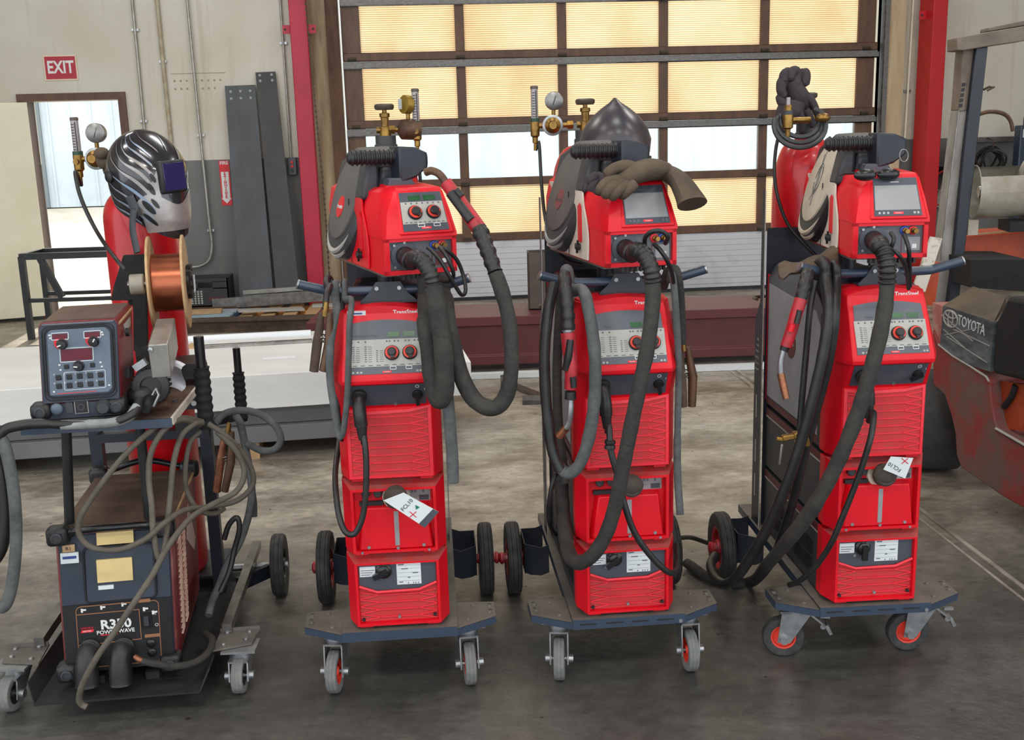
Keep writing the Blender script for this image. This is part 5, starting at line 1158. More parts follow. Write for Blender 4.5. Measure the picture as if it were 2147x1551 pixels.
# --- leftmost red machine
tA = thing('welding_torch', 'red and black welding torch clipped on top of the leftmost feeder', 'welding torch', at(925, 375, 2.98), 0, 'welding torches')
rawtube('neck', 'bronze', [(893, 361, 3.0), (905, 358, 2.99), (922, 366, 2.98), (938, 388, 2.97)], [.011, .011], tA)
rawtube('handle', 'hub_red', [(934, 382, 2.97), (955, 410, 2.96), (980, 445, 2.94), (1006, 482, 2.92)], [.018, .0215], tA)
rawtube('grip_pad', 'cable', [(944, 404, 2.945), (962, 428, 2.935), (988, 462, 2.915)], [.014, .014], tA)
rawtube('trigger', 'black', [(956, 398, 2.945), (968, 412, 2.94)], [.010, .010], tA)
rawtube('boot', 'cable', [(1004, 478, 2.92), (1015, 505, 2.90), (1026, 535, 2.88), (1038, 570, 2.86)], [.023, .020], tA, rib=(3, .07), k=9)
cable('thick dark torch hose looping down at the right of the leftmost red machine', [(1039, 573, 2.859), (1052, 610, 2.84), (1066, 665, 2.82), (1072, 720, 2.80), (1072, 775, 2.79), (1063, 825, 2.79), (1043, 852, 2.79), (1018, 853, 2.79), (990, 832, 2.80), (966, 785, 2.81), (950, 725, 2.82), (938, 665, 2.84), (934, 630, 2.93), *over(MA, .170, .0205, True), (930, 680, 3.16)], [.0205] * 3 + [.0225] * 6 + [.020] * 3, 'sleeve', 'torch_hose', 'hose', n=14, jit=.1)
cable('ribbed black hose leaving the front of the leftmost wire feeder', [FEND[0], (872, 541, 2.855), (888, 550, 2.82), (902, 574, 2.80), (908, 600, 2.80)], .0215, 'cable', 'ribbed_hose', 'hose', n=16, k=12, rib=(2, .06))
cable('dark leather-sleeved hose hanging over the right handlebar of the leftmost red machine', [(908, 604, 2.80), (918, 650, 2.78), (928, 720, 2.77), (932, 780, 2.77), (930, 822, 2.78), (922, 838, 2.79), (913, 822, 2.80), (903, 760, 2.81), (894, 690, 2.83), (890, 635, 2.93), *over(MA, .118, .021, True), (900, 640, 3.16)], [.026] * 5 + [.020] * 4, 'sleeve', 'sleeved_hose', 'hose', n=14, jit=.12)
cable('grey flat hose end dangling below the sleeved hose on the leftmost red machine', [(934, 800, 2.82), (940, 850, 2.82), (945, 910, 2.82), (949, 965, 2.83), (950, 1012, 2.83)], .0165, 'grey_hose', 'hose_end', 'hose', n=12, flat=.7)
cable('thin coolant hose from the left blue coupling of the leftmost feeder', [(897, 519, 2.88), (908, 528, 2.86), (925, 548, 2.84), (940, 575, 2.84), (955, 600, 2.86), (968, 618, 2.88), (976, 610, 2.90), (972, 580, 2.93), (958, 545, 2.92), (935, 523, 2.90), (920, 517, 2.90)], .0055, 'cable', 'coolant_hose', 'hose')
cable('second thin coolant hose curling inside the loop below the leftmost feeder', [(921, 518, 2.89), (935, 535, 2.86), (947, 560, 2.86), (951, 578, 2.88), (944, 588, 2.92), (930, 590, 2.96), (918, 582, 3.0)], .0055, 'cable', 'coolant_hose', 'hose')
def ws(p, Mx, sc=1): return mloc(Mx, *p)
pA = mloc(MA, *(-.072, -.075, .835)); pB = mloc(MBB, *(-.072, -.075, .835)); pC = mloc(MC, *(-.072, -.075, .835))
cable('black control lead looping from the plug down the left of the leftmost red machine', [mloc(MA, -.0705, -.0552, .8165), (764, 920, 2.87), (768, 970, 2.86), (767, 1030, 2.86), (760, 1085, 2.86), (744, 1118, 2.86), (725, 1115, 2.86), (712, 1085, 2.88), (705, 1040, 2.92), (703, 990, 3.0), (709, 940, 3.1), (714, 900, 3.2)], .0088)
cable('grey ground strap looped over the left handlebar of the leftmost red machine', [*over(MA, -.135, .0112)[2:], (705, 650, 2.96), (693, 720, 2.92), (692, 790, 2.92), (700, 850, 2.92), (709, 900, 2.92), (715, 915, 2.91), (721, 898, 2.90), (728, 830, 2.89), (731, 750, 2.89), (733, 680, 2.90), (737, 630, 2.97), *over(MA, -.108, .0112, True), (735, 640, 3.16)], .0112, 'grey_hose', 'ground_cable', 'cable', n=12, flat=.75)
cable('black cable tucked behind the grey strap on the leftmost red machine', [(722, 590, 3.05), (714, 660, 3.02), (706, 740, 3.0), (708, 820, 3.0), (712, 890, 2.99), (712, 925, 2.98)], .010)
def clamp(label, p, Y, L, m='bronze', dark='rust'):
    c = thing('ground_clamp', label, 'ground clamp', at(*p[0], Y))
    a = [at(*q_, Y) for q_ in p]; d = (a[1] - a[0]).normalized(); sdv = V((1, 0, 0))
    j = MB(); j.tube([a[0] + sdv * .012, a[0].lerp(a[1], .5) + sdv * .022, a[1] + sdv * .014], [.009, .014, .012], 10); child(j.build('jaw', m, recenter=False), c)
    j = MB(); j.tube([a[0] - sdv * .010, a[0].lerp(a[1], .5) - sdv * .012, a[1] - sdv * .012], [.008, .014, .013], 10); child(j.build('jaw', dark, recenter=False), c)
    s = MB(); o = a[0].lerp(a[1], .45); s.tube([o + V((math.cos(i * .7) * .009, math.sin(i * .7) * .009, -.012 + i * .0012)) for i in range(22)], .002, 5); child(s.build('spring', 'steel', recenter=False), c)
    h = MB(); h.tube([a[0] + d * .01, a[0] - d * .03], [.010, .007], 10); child(h.build('cable_lug', 'brass', recenter=False), c)
    return c
clamp('brown ground clamp hanging left of the leftmost red machine', [(682, 655), (667, 778)], 2.93, .16)
cable('short dark cable holding the brown clamp on the left handlebar', [(690, 610, 2.98), (684, 590, 3.02), (690, 582, 3.06), (698, 598, 3.06)], .009)
cable('dark lead from the handlebar down to the brown ground clamp', [(692, 598, 3.0), (685, 618, 2.95), (682, 650, 2.93)], .009)

# --- middle red machine
cable('ribbed black hose leaving the front of the middle wire feeder', [FEND[1], (1336, 525, 2.875), (1351, 535, 2.84), (1364, 562, 2.82), (1369, 592, 2.82)], .0225, 'cable', 'ribbed_hose', 'hose', n=16, k=12, rib=(2, .06))
cable('long thick dark hose crossing the front of the middle red machine', [(1369, 595, 2.82), (1368, 640, 2.80), (1359, 720, 2.78), (1343, 800, 2.77), (1324, 890, 2.77), (1306, 980, 2.78), (1290, 1060, 2.79), (1268, 1125, 2.80), (1238, 1168, 2.82), (1208, 1178, 2.88), (1190, 1150, 2.98), (1182, 1090, 3.08), (1177, 1020, 3.13), (1174, 960, 3.15)], [.0205] * 9 + [.022] * 5, 'sleeve', 'sleeved_hose', 'hose', n=14, jit=.1)
cable('dusty grey torch hose looping over the left handlebar of the middle red machine', [(1180, 640, 3.14), *over(MBB, -.158, .0175), (1222, 610, 2.97), (1236, 660, 2.90), (1246, 730, 2.88), (1248, 800, 2.88), (1243, 870, 2.88), (1230, 935, 2.88), (1212, 978, 2.89), (1190, 992, 2.91), (1172, 978, 2.94)], .0175, 'grey_hose', 'torch_hose', 'hose', n=12, jit=.12)
cable('black sleeved strand at the far left of the middle red machine', [(1176, 986, 2.92), (1160, 950, 2.93), (1150, 890, 2.94), (1143, 810, 2.95), (1142, 730, 2.96), (1150, 650, 2.98), (1162, 595, 3.02)], .016, 'cable', 'sleeved_hose', 'hose', n=12, jit=.08)
cable('dark hose hanging straight behind the red torch on the middle red machine', [(1178, 600, 3.08), (1172, 680, 3.06), (1168, 780, 3.05), (1170, 880, 3.04), (1178, 960, 3.04), (1184, 1010, 3.05)], .014, 'sleeve', 'sleeved_hose', 'hose', n=12)
tB = thing('welding_torch', 'red torch hanging nozzle down on the left of the middle red machine', 'welding torch', at(1192, 800, 2.90), 0, 'welding torches')
rawtube('boot', 'cable', [(1183, 574, 2.98), (1186, 610, 2.94), (1190, 655, 2.92), (1191, 692, 2.91)], [.019, .020], tB, rib=(3, .06), k=10)
rawtube('collar', 'zinc', [(1191, 684, 2.91), (1191, 694, 2.91)], [.0175, .0175], tB)
rawtube('handle', 'hub_red', [(1191, 698, 2.91), (1194, 735, 2.90), (1198, 775, 2.89), (1196, 815, 2.89)], [.021, .0175], tB)
rawtube('grip_pad', 'cable', [(1196, 712, 2.886), (1192, 745, 2.88), (1187, 775, 2.885)], [.010, .012], tB)
rawtube('trigger', 'black', [(1201, 790, 2.872), (1203, 812, 2.872)], [.0085, .0085], tB)
rawtube('collar', 'cable', [(1196, 820, 2.89), (1196, 836, 2.89)], [.0155, .0165], tB)
rawtube('neck', 'zinc', [(1197, 838, 2.89), (1196, 865, 2.89), (1192, 888, 2.90), (1182, 904, 2.91)], [.0085, .010], tB)
rawtube('nozzle', 'copper_old', [(1188, 896, 2.905), (1172, 914, 2.92)], [.011, .012], tB)
cable('black control lead crossing the front of the middle red machine to its right side', [mloc(MBB, -.0705, -.0552, .8165), (1277, 895, 2.90), (1281, 945, 2.88), (1296, 1000, 2.87), (1310, 1060, 2.86), (1330, 1115, 2.86), (1360, 1160, 2.87), (1395, 1195, 2.89), (1415, 1200, 2.93), (1422, 1180, 3.0), (1420, 1140, 3.06)], .0092)
tag(MB().lathe([(.015, -.012), (.016, -.006), (.013, 0), (.016, .006), (.015, .012)], at(1279, 932, 2.88), (.05, 0, 1), 14).build('cable_gland', 'cable'), 'small black strain-relief collar on the lead of the middle red machine', 'fitting')
cable('grey hose hanging at the right edge of the middle red machine', [(1404, 585, 3.05), (1408, 572, 3.0), (1413, 600, 2.97), (1419, 680, 2.98), (1423, 780, 3.0), (1421, 880, 3.02), (1420, 980, 3.02), (1426, 1078, 3.0)], [.010] * 6 + [.0115] * 2, 'grey_hose', 'hose_end', 'hose', n=12)
cable('dark hose behind the right handlebar of the middle red machine', [(1392, 600, 3.1), (1400, 570, 3.04), (1416, 565, 3.0), (1424, 600, 3.0), (1428, 660, 3.03), (1430, 720, 3.05)], .013, 'sleeve', 'sleeved_hose', 'hose', n=12)
clamp('brown ground clamp hanging right of the middle red machine', [(1433, 728), (1441, 852)], 3.08, .16)
cable('thin coolant hose arching over the couplings of the middle feeder', [(1395, 510, 2.90), (1400, 497, 2.86), (1388, 485, 2.85), (1368, 485, 2.85), (1353, 498, 2.87), (1352, 520, 2.90)], .0062, 'cable', 'coolant_hose', 'hose')
cable('thin coolant hose dropping to the right handlebar of the middle machine', [(1372, 512, 2.90), (1385, 525, 2.87), (1398, 545, 2.87), (1408, 570, 2.90), (1412, 592, 2.95)], .0062, 'cable', 'coolant_hose', 'hose')
cable('thin black lead drooping at the lower left of the middle red machine', [(1180, 985, 3.1), (1162, 1000, 3.05), (1152, 1050, 3.05), (1151, 1090, 3.1), (1162, 1118, 3.2), (1180, 1120, 3.3)], .007)
cable('black lead lying between the middle and the rightmost machine wheels', [(1418, 1128, 3.75), (1450, 1127, 3.92), (1490, 1140, 4.0), (1540, 1150, 4.02)], .009)

# --- rightmost red machine
cable('ribbed black hose leaving the front of the rightmost wire feeder', [FEND[2], (1842, 515, 2.91), (1853, 528, 2.88), (1860, 558, 2.86), (1860, 595, 2.86)], .0225, 'cable', 'ribbed_hose', 'hose', n=16, k=13, rib=(2, .08))
cable('long dark hose sweeping down the rightmost machine to the floor at left', [(1860, 597, 2.860), (1856, 640, 2.84), (1843, 710, 2.82), (1822, 790, 2.81), (1797, 870, 2.81), (1765, 950, 2.82), (1728, 1025, 2.84), (1690, 1085, 2.88), (1650, 1135, 2.96), (1612, 1180, 3.15), atz(1578, 1218, .035), atz(1530, 1222, .023), atz(1480, 1208, .023), atz(1440, 1180, .023)], [.021] * 7 + [.0195] * 4, 'sleeve', 'sleeved_hose', 'hose', n=14, jit=.1)
cable('black control lead curving across the front of the rightmost machine', [mloc(MC, -.0705, -.0552, .8165), (1832, 865, 2.92), (1827, 910, 2.86), (1810, 970, 2.86), (1788, 1030, 2.87), (1766, 1085, 2.88), (1742, 1140, 2.90), (1708, 1190, 2.95), (1675, 1218, 3.0), (1655, 1226, 3.05)], .0088)
cable('wide black hose strand over the left handlebar of the rightmost machine', [(1735, 640, 3.15), *over(MC, -.168, .0165), (1738, 650, 2.99), (1728, 730, 2.97), (1708, 820, 2.97), (1684, 910, 2.98), (1655, 1000, 3.0), (1622, 1080, 3.04), (1585, 1150, 3.1), (1548, 1205, 3.18), (1522, 1224, 3.25), (1500, 1212, 3.34), (1490, 1185, 3.45), (1500, 1165, 3.55)], .0165, 'cable', 'torch_hose', 'hose', n=12, jit=.1)
cable('second black hose strand over the left handlebar of the rightmost machine', [(1752, 640, 3.16), *over(MC, -.134, .0135), (1752, 650, 2.985), (1745, 720, 2.98), (1728, 800, 3.0), (1703, 890, 3.02), (1680, 980, 3.05), (1660, 1060, 3.1), (1640, 1120, 3.15), (1625, 1165, 3.2)], .0135, 'cable', 'torch_hose', 'hose', n=12)
cable('thin dark cable hanging straight at the left of the rightmost machine', [(1708, 590, 3.08), (1698, 650, 3.04), (1690, 740, 3.04), (1682, 830, 3.04), (1676, 905, 3.04)], .0095)
tC = thing('welding_torch', 'red torch hanging nozzle down beside the rightmost machine', 'welding torch', at(1660, 690, 3.0), 0, 'welding torches')
rawtube('boot', 'cable', [(1695, 570, 3.06), (1686, 600, 3.02), (1678, 632, 3.0)], [.019, .017], tC, rib=(3, .05), k=10)
rawtube('handle', 'hub_red', [(1679, 628, 3.0), (1670, 655, 2.99), (1660, 690, 2.99), (1648, 726, 2.99)], [.0185, .0165], tC)
rawtube('grip_pad', 'cable', [(1677, 650, 2.972), (1670, 678, 2.97)], [.008, .008], tC)
rawtube('trigger', 'red', [(1662, 680, 2.968), (1657, 695, 2.968)], [.009, .009], tC)
rawtube('collar', 'black', [(1648, 722, 2.99), (1643, 735, 2.99)], [.014, .0125], tC)
rawtube('neck', 'zinc', [(1643, 733, 2.99), (1637, 760, 2.99), (1637, 785, 2.99)], [.009, .009], tC)
rawtube('nozzle', 'copper_old', [(1637, 783, 2.99), (1643, 812, 2.98), (1649, 836, 2.97)], [.011, .010], tC)
gC = thing('ground_clamp', 'brass ground clamp on the side of the rightmost machine', 'ground clamp', at(1660, 925, 3.0))
def cb(name, m, a, b, w, h): o = MB().bar(at(*a), at(*b), w, h).build(name, m, recenter=False, bev=.003); return child(o, gC)
cb('jaw', 'brass', (1668, 905, 3.0), (1678, 950, 3.0), .03, .016); cb('frame', 'brass', (1640, 918, 3.0), (1690, 910, 3.0), .02, .016); cb('handle', 'brass', (1628, 919, 3.0), (1645, 921, 3.0), .012, .012); cb('screw', 'steel', (1640, 930, 3.0), (1634, 975, 3.0), .009, .009); cb('jaw', 'brass', (1686, 905, 2.99), (1693, 935, 2.99), .018, .016)
cable('coolant lead from the blue coupling of the rightmost feeder', [(1868, 488, 2.92), (1874, 500, 2.90), (1870, 515, 2.90), (1862, 528, 2.92)], .0058, 'cable', 'coolant_hose', 'hose')
cable('coolant lead from the red coupling of the rightmost feeder going down', [(1896, 492, 2.92), (1905, 520, 2.90), (1907, 555, 2.92), (1908, 600, 2.98)], .0058, 'cable', 'coolant_hose', 'hose')
cable('coolant lead bowing under the rightmost feeder', [(1866, 520, 2.9), (1885, 535, 2.88), (1900, 565, 2.92), (1905, 605, 3.0)], .0058, 'cable', 'coolant_hose', 'hose')
# ================================================================== older dark red welder on its cart, far left
CO = (V((-1.19, 2.95, 0)), R(6)); PO = (V((-1.19, 2.95, 0)), R(9)); FO = (V((-1.19, 2.90, 0)), R(12))
ct = thing('welding_cart', 'low dark cart with shelf and posts carrying the old dark red welder', 'cart', CO[0], CO[1])
tr = MB(); tr.b2((-.235, -.10, .070), (.235, .80, .076))
for s in (-1, 1): tr.prism([(s * .235, -.10, .070), (s * .262, -.06, .125), (s * .262, .80, .125), (s * .235, .80, .070)], (-s * .004, 0, .001))
tr.b2((-.10, .0, .0762), (-.06, .58, .0995)); tr.b2((.06, .0, .0762), (.10, .58, .0995)); tr.build('tray', 'fork_black', ct)
for s in (-1, 1):
    w = MB(); w.prism([(s * .255, .03, .134), (s * .37, .06, .134), (s * .385, .155, .134), (s * .262, .16, .134)], (0, 0, .006)); w.b2((s * .262 if s > 0 else -.385, .15, .134), (s * .385 if s > 0 else -.262, .155, .152)); wp = w.build('wing_plate', 'deck', ct)
    for x, y in ((.285, .06), (.35, .085), (.355, .135), (.285, .14)): MB().lathe([(.008, 0), (.008, .004), (.005, .007)], (s * x, y, .140), (0, 0, 1), 10).build('bolt', 'zinc', wp)
    r = MB(); r.bar((s * .285, .14, .156), (s * .292, .86, .156), .03, .03); r.build('side_rail', 'steel', ct)
    c = caster(ct, s * .335, .065, R(170 if s < 0 else 176), .133, r=.054, w=.036, lock=False, tm='rubber_grey', rm='steel')
    wheel(ct, ((.385 if s > 0 else -.27), .745, .115), (s, 0, 0), .115, .05, rimmat='black', tmat='rubber')
    MB().cyl((s * .20, .745, .115), ((.36 if s > 0 else -.25), .745, .115), .014, n=12).build('axle', 'zinc', ct)
    MB().bar((s * .25, .62, .10), ((.35 if s > 0 else -.24), .735, .10), .02, .05).build('wheel_strut', 'navy_dark', ct)
    MB().bar((s * .185, .63, .0765), (s * .185, .63, .872), .04, .04).build('rear_post', 'navy_dark', ct)
MB().bar((-.17, .585, .79), (.20, .585, .79), .03, .045).build('cross_bar', 'navy_dark', ct); MB().bar((-.17, .59, .68), (.20, .59, .68), .03, .03).build('cross_bar', 'navy_dark', ct)
k = MB()
for x in (-.13, .165): k.cyl((x, .569, .79), (x, .563, .79), .009, n=12)
k.build('bolts', 'label_white', ct)
MB().b2((-.20, .655, .116), (.20, .92, .126)).build('bottle_tray', 'navy_dark', ct)
for x0, x1 in ((-.092, -.122), (.112, .106)): MB().tube([(x0, .03, .872), (x1, .05, .570)], .0145, 14).build('front_post', 'black', ct)
sh = MB(); sh.cur = 0; sh.b2((-.20, -.02, .874), (.215, .60, .886)); sh.cur = 1; sh.b2((.211, -.02, .868), (.219, .60, .890)); sh.cur = 2; sh.b2((-.20, -.026, .862), (.215, -.02, .888))
sh.build('shelf', ['lincoln_top', 'white', 'navy'], ct)
for (px, Y, z0, z1, lab) in ((432, 3.16, .82, 1.085, 0), (508, 3.62, .72, .96, 1)):
    a = at(px, 880, Y); 
    o = MB().tube([V((a.x, Y, z0)), V((a.x, Y, z1))], .0155 if not lab else .013, 14).build('cable_post', 'black_gloss', recenter=False); child(o, ct)
    P = [V((a.x, Y, z0 - .02 + (z1 - z0) * .72 * i / 30)) for i in range(31)]
    o = MB().tube(P, [.0225 + (.003 if (i // 2) % 2 else 0) - (.004 if lab else 0) for i in range(31)], 14).build('wrapped_grip', 'fork_black', recenter=False); child(o, ct)
    arm = MB().bar(V((a.x, Y, z0)), V((a.x - .10, Y + .05, z0 - .03)), .03, .03).build('hook_arm', 'black', recenter=False); child(arm, ct)

ps = thing('power_source', 'old dark red power source with navy front and two aged yellow labels', 'welding power source', PO[0], PO[1])
def pz(x, y, z): return V((x + (z - .33) * .045, y, z))
c = MB(); sec = lambda y, k=1: [pz(-.163 * k, y, .112), pz(.165 * k, y, .112), pz(.165 * k, y, .552), pz(-.163 * k, y, .552)]
c.loft([sec(.012), sec(.56)]); c.build('case', 'lincoln_worn', ps, bev=.006)
MB().loft([[pz(-.160, y, .5525), pz(.162, y, .5525), pz(.158, y, .560), pz(-.156, y, .560)] for y in (.02, .55)]).build('lid', 'lincoln_top', ps)
f = MB(); f.loft([[pz(-.155, .012, .12), pz(.158, .012, .12), pz(.158, .012, .548), pz(-.155, .012, .548)], [pz(-.152, -.006, .122), pz(.155, -.006, .122), pz(.155, -.006, .338), pz(-.152, -.006, .338)][0:2] + [pz(.155, .004, .545), pz(-.152, .004, .545)]]); fp = f.build('front_panel', 'lincoln_navy', ps)
lo = MB(); lo.prism([pz(-.152, -.008, .125), pz(.155, -.008, .125), pz(.155, -.008, .335), pz(-.152, -.008, .335)], (0, .004, 0)); lp = lo.build('lower_panel', 'black', ps)
def rect_tube(x0, x1, z0, z1, y, r, rad, name, m, par):
    P = []
    for cx, cz, a0 in ((x1 - rad, z1 - rad, 0), (x0 + rad, z1 - rad, 90), (x0 + rad, z0 + rad, 180), (x1 - rad, z0 + rad, 270)):
        for i in range(5): a = R(a0 + i * 22.5); P.append(pz(cx + rad * math.cos(a), y, cz + rad * math.sin(a)))
    P.append(P[0]); return MB().tube(P, r, 6, caps=False).build(name, m, par)
dpan = MB().prism([pz(-.082, -.007, .34), pz(.113, -.007, .34), pz(.113, .0, .508), pz(-.082, .0, .508)], (0, .004, 0)).build('hatch', 'lincoln_navy', fp, bev=.01)
rect_tube(-.084, .115, .338, .510, -.005, .0035, .018, 'hatch_seal', 'black', fp)
for nm, a, m in (('yellow_label', (-.043, .060, .516, .553), 'yellow_label'), ('yellow_label', (-.048, .052, .400, .470), 'yellow_label'), ('torn_label', (-.047, -.004, .378, .390), 'label_white'), ('maker_label', (-.146, -.096, .468, .500), 'label_white'), ('tape_label', (-.139, -.105, .503, .524), 'wood')):
    lb = MB().prism([pz(a[0], -.0095, a[2]), pz(a[1], -.0095, a[2]), pz(a[1], -.0085, a[3]), pz(a[0], -.0085, a[3])], (0, .006, 0)).build(nm, m, fp)
    if nm == 'maker_label': MB().prism([pz(-.14, -.0102, .482), pz(-.102, -.0102, .482), pz(-.102, -.0102, .490), pz(-.14, -.0102, .490)], (0, .001, 0)).build('print', 'ink_blue', lb)
    if nm == 'tape_label': text('lettering', 'R1', .015, pz(-.122, -.0098, .513), (1, 0, 0), (0, 0, 1), 'ink_dark', lb, depth=.0002)
rect_tube(-.114, .120, .135, .330, -.009, .0014, .014, 'trim_line', 'ink_orange', lp)
ln = MB(); ln.bar(pz(-.112, -.0095, .306), pz(.064, -.0095, .306), .0022, .0022); ln.bar(pz(.064, -.0095, .306), pz(.066, -.0095, .212), .0022, .0022); ln.bar(pz(-.112, -.0095, .209), pz(.066, -.0095, .212), .0022, .0022); ln.build('trim_line', 'ink_orange', lp)
text('lettering', 'R350', .040, pz(-.004, -.0092, .266), (1, 0, 0), (0, 0, 1), 'ink_white', lp, depth=.0006, bold=.0012, sx=1.05)
text('lettering', 'POWER WAVE', .0165, pz(-.006, -.0092, .243), (1, 0, 0), (0, 0, 1), 'ink_white', lp, depth=.0004, bold=.0003)
rb = MB().prism([pz(-.105, -.0095, .248), pz(-.070, -.0095, .248), pz(-.066, -.0095, .256), pz(-.101, -.0095, .256)], (0, .001, 0)).build('badge', 'red_light', lp)
text('lettering', 'LINCOLN', .0085, pz(-.086, -.0096, .262), (1, 0, 0), (0, 0, 1), 'red_light', lp, depth=.0003, sx=.95); text('lettering', 'ELECTRIC', .0058, pz(-.086, -.0100, .252), (1, 0, 0), (0, 0, 1), 'ink_white', rb, depth=.0002, sx=.95)
MB().prism([pz(.0, -.0095, .2335), pz(-.05, -.0095, .2335), pz(-.05, -.0095, .236), pz(.0, -.0095, .236)], (0, .001, 0)).build('underline', 'red_light', lp)
pc = MB()
for x, z in ((-.10, .318), (-.045, .322), (.015, .326), (.075, .305), (.10, .292)):
    pc.b2((x + (z - .33) * .045, -.0098, z - .006), (x + .005, -.0088, z + .006)); pc.b2((x + .004, -.0098, z - .001), (x + .014, -.0088, z + .004))
pc.build('symbols', 'ink_white', lp)
for z, x in ((.335, .075), (.222, .098)): MB().prism([pz(x - .022, -.0098, z - .008), pz(x + .022, -.0098, z - .008), pz(x + .022, -.0098, z + .002), pz(x - .022, -.0098, z + .002)], (0, .001, 0)).build('orange_label', 'ink_orange', lp)
sw = MB().b2((.066, -.012, .246), (.096, -.008, .292)).build('switch_frame', 'black_gloss', lp); MB().b2((.074, -.018, .255), (.088, -.011, .284)).build('rocker_switch', 'charcoal', sw)
text('lettering', 'O', .014, pz(.112, -.0096, .252), (1, 0, 0), (0, 0, 1), 'ink_white', lp, depth=.0003); text('lettering', 'I', .012, pz(.110, -.0096, .288), (1, 0, 0), (0, 0, 1), 'ink_white', lp, depth=.0003)
for x, z in ((.095, .195), (.095, .165)): MB().lathe([(.013, 0), (.013, .005), (.008, .008)], (x - .008, -.008, z), (0, -1, 0), 16).build('socket_cap', 'black_gloss', lp)
for px_, zz in ((-.085, .20), (.010, .195)):
    pg = MB(); pg.lathe([(.030, 0), (.030, .012), (.026, .016)], (px_, -.008, zz), (0, -1, 0), 22)
    P = smooth_path([(px_, -.018, zz), (px_ - .004, -.040, zz - .008), (px_ - .007, -.052, zz - .04), (px_ - .009, -.058, zz - .095)], 7)
    pg.tube(P, [.027 + .007 * i / len(P) + (.0018 if i % 2 else 0) for i in range(len(P))], 18); pg.build('cable_plug', 'cable', ps)
    fl = MB()
    for a in range(-2, 3): fl.bar((px_ - .009 + a * .010, -.083, zz - .095), (px_ - .006 + a * .009, -.076, zz - .055), .004, .003)
    fl.build('plug_ribs', 'charcoal', ps)
for sx_ in (-1, 1):
    for (y, z, nm) in ((.0, .555, 'upper_corner_bumper'), (.0, .128, 'lower_corner_bumper'), (.56, .56, 'upper_corner_bumper')):
        b = MB(); x = (.142 if sx_ > 0 else -.142); o = pz(x, y, z)
        b.box(o + V((sx_ * .006, -.004 if y < .1 else .0, .0)), (.062, .055, .056)); p = b.build(nm, 'black', ps, bev=.014, seg=3)
        if y < .1: MB().lathe([(.016, 0), (.016, .003), (.011, .004), (.011, .001), (0, .001)], o + V((sx_ * .006, -.032, 0)), (0, -1, 0), 20).build('bumper_ring', 'charcoal', p)
MB().tube(smooth_path([pz(-.115, -.012, .556), pz(-.10, -.020, .570), pz(0, -.022, .572), pz(.10, -.020, .570), pz(.118, -.012, .556)], 5), .0105, 12).build('front_handle', 'black_gloss', ps)
MB().tube(smooth_path([pz(-.115, .55, .575), pz(0, .56, .60), pz(.118, .55, .575)], 5), .0105, 12).build('rear_handle', 'black_gloss', ps)
# right flank: saw-tooth gills and bright edge
M['gill'] = mat('bare_gill_edge', S(232, 206, 188), .5, col2=S(200, 146, 130), scale=14)
for y0 in (.10, .185):
    sd = MB()
    for i in range(17): z = .165 + i * .0185; sd.prism([pz(.1652, y0, z), pz(.1652, y0 + .05, z + .001), pz(.1652, y0 + .05, z + .0135)], (.006, 0, 0))
    sd.build('gill_vents', 'gill', ps)
MB().prism([pz(.1655, .06, .13), pz(.1655, .075, .13), pz(.1655, .085, .545), pz(.1655, .070, .545)], (.002, 0, 0)).build('side_seam', 'lincoln_red', ps)
MB().loft([[pz(.158, y, .548), pz(.1665, y, .548), pz(.1665, y, .5545), pz(.158, y, .5545)] for y in (.03, .54)]).build('bare_edge', 'wood', ps)
MB().prism([pz(.1655, .30, .40), pz(.1655, .46, .30), pz(.1655, .50, .33), pz(.1655, .36, .50)], (.001, 0, 0)).build('scraped_patch', mat('scraped_patch', S(196, 170, 160), .7), ps)
MB().prism([pz(.1655, .12, .235), pz(.1655, .30, .235), pz(.1655, .52, .22), pz(.1655, .40, .14), pz(.1655, .12, .13)], (.001, 0, 0)).build('smooth_panel', 'lincoln_red', ps)

# --- wire feeder box
fb = thing('wire_feeder', 'boxy dark red wire feeder with keypad, red displays and navy face', 'wire feeder', FO[0], FO[1])
def fz(x, y, z): return V((x + (z - 1.08) * .06 - .004, y, z))
c = MB(); s4 = lambda y: [fz(-.104, y, .955), fz(.104, y, .955), fz(.104, y, 1.172), fz(.096, y, 1.184), fz(-.096, y, 1.184), fz(-.104, y, 1.172)]
c.loft([s4(.0), s4(.30)]); c.build('case', 'lincoln_red', fb, bev=.003)
MB().loft([[fz(-.094, y, 1.1842), fz(.094, y, 1.1842), fz(.090, y, 1.187), fz(-.090, y, 1.187)] for y in (.01, .29)]).build('lid', 'lincoln_top', fb)
MB().loft([[fz(.1042, y, 1.165), fz(.1062, y, 1.165), fz(.1062, y, 1.172), fz(.1042, y, 1.172)] for y in (.01, .29)]).build('bare_edge', 'wood', fb)
fc = MB(); fc.loft([[fz(-.102, .001, .957), fz(.102, .001, .957), fz(.102, .001, 1.170), fz(.094, .001, 1.181), fz(-.094, .001, 1.181), fz(-.102, .001, 1.170)], [fz(-.100, -.008, .960), fz(.100, -.008, .960), fz(.100, -.008, 1.168), fz(.092, -.008, 1.178), fz(-.092, -.008, 1.178), fz(-.100, -.008, 1.168)]]); face = fc.build('face', 'lincoln_navy', fb)
MB().prism([fz(-.080, -.0095, .982), fz(.072, -.0095, .982), fz(.082, -.0095, .992), fz(.082, -.0095, 1.150), fz(.070, -.0095, 1.164), fz(-.070, -.0095, 1.164), fz(-.080, -.0095, 1.152)], (0, .002, 0)).build('keypad_panel', mat('blue_grey_keypad', S(104, 116, 132), .5, col2=S(92, 104, 118), scale=14), face)
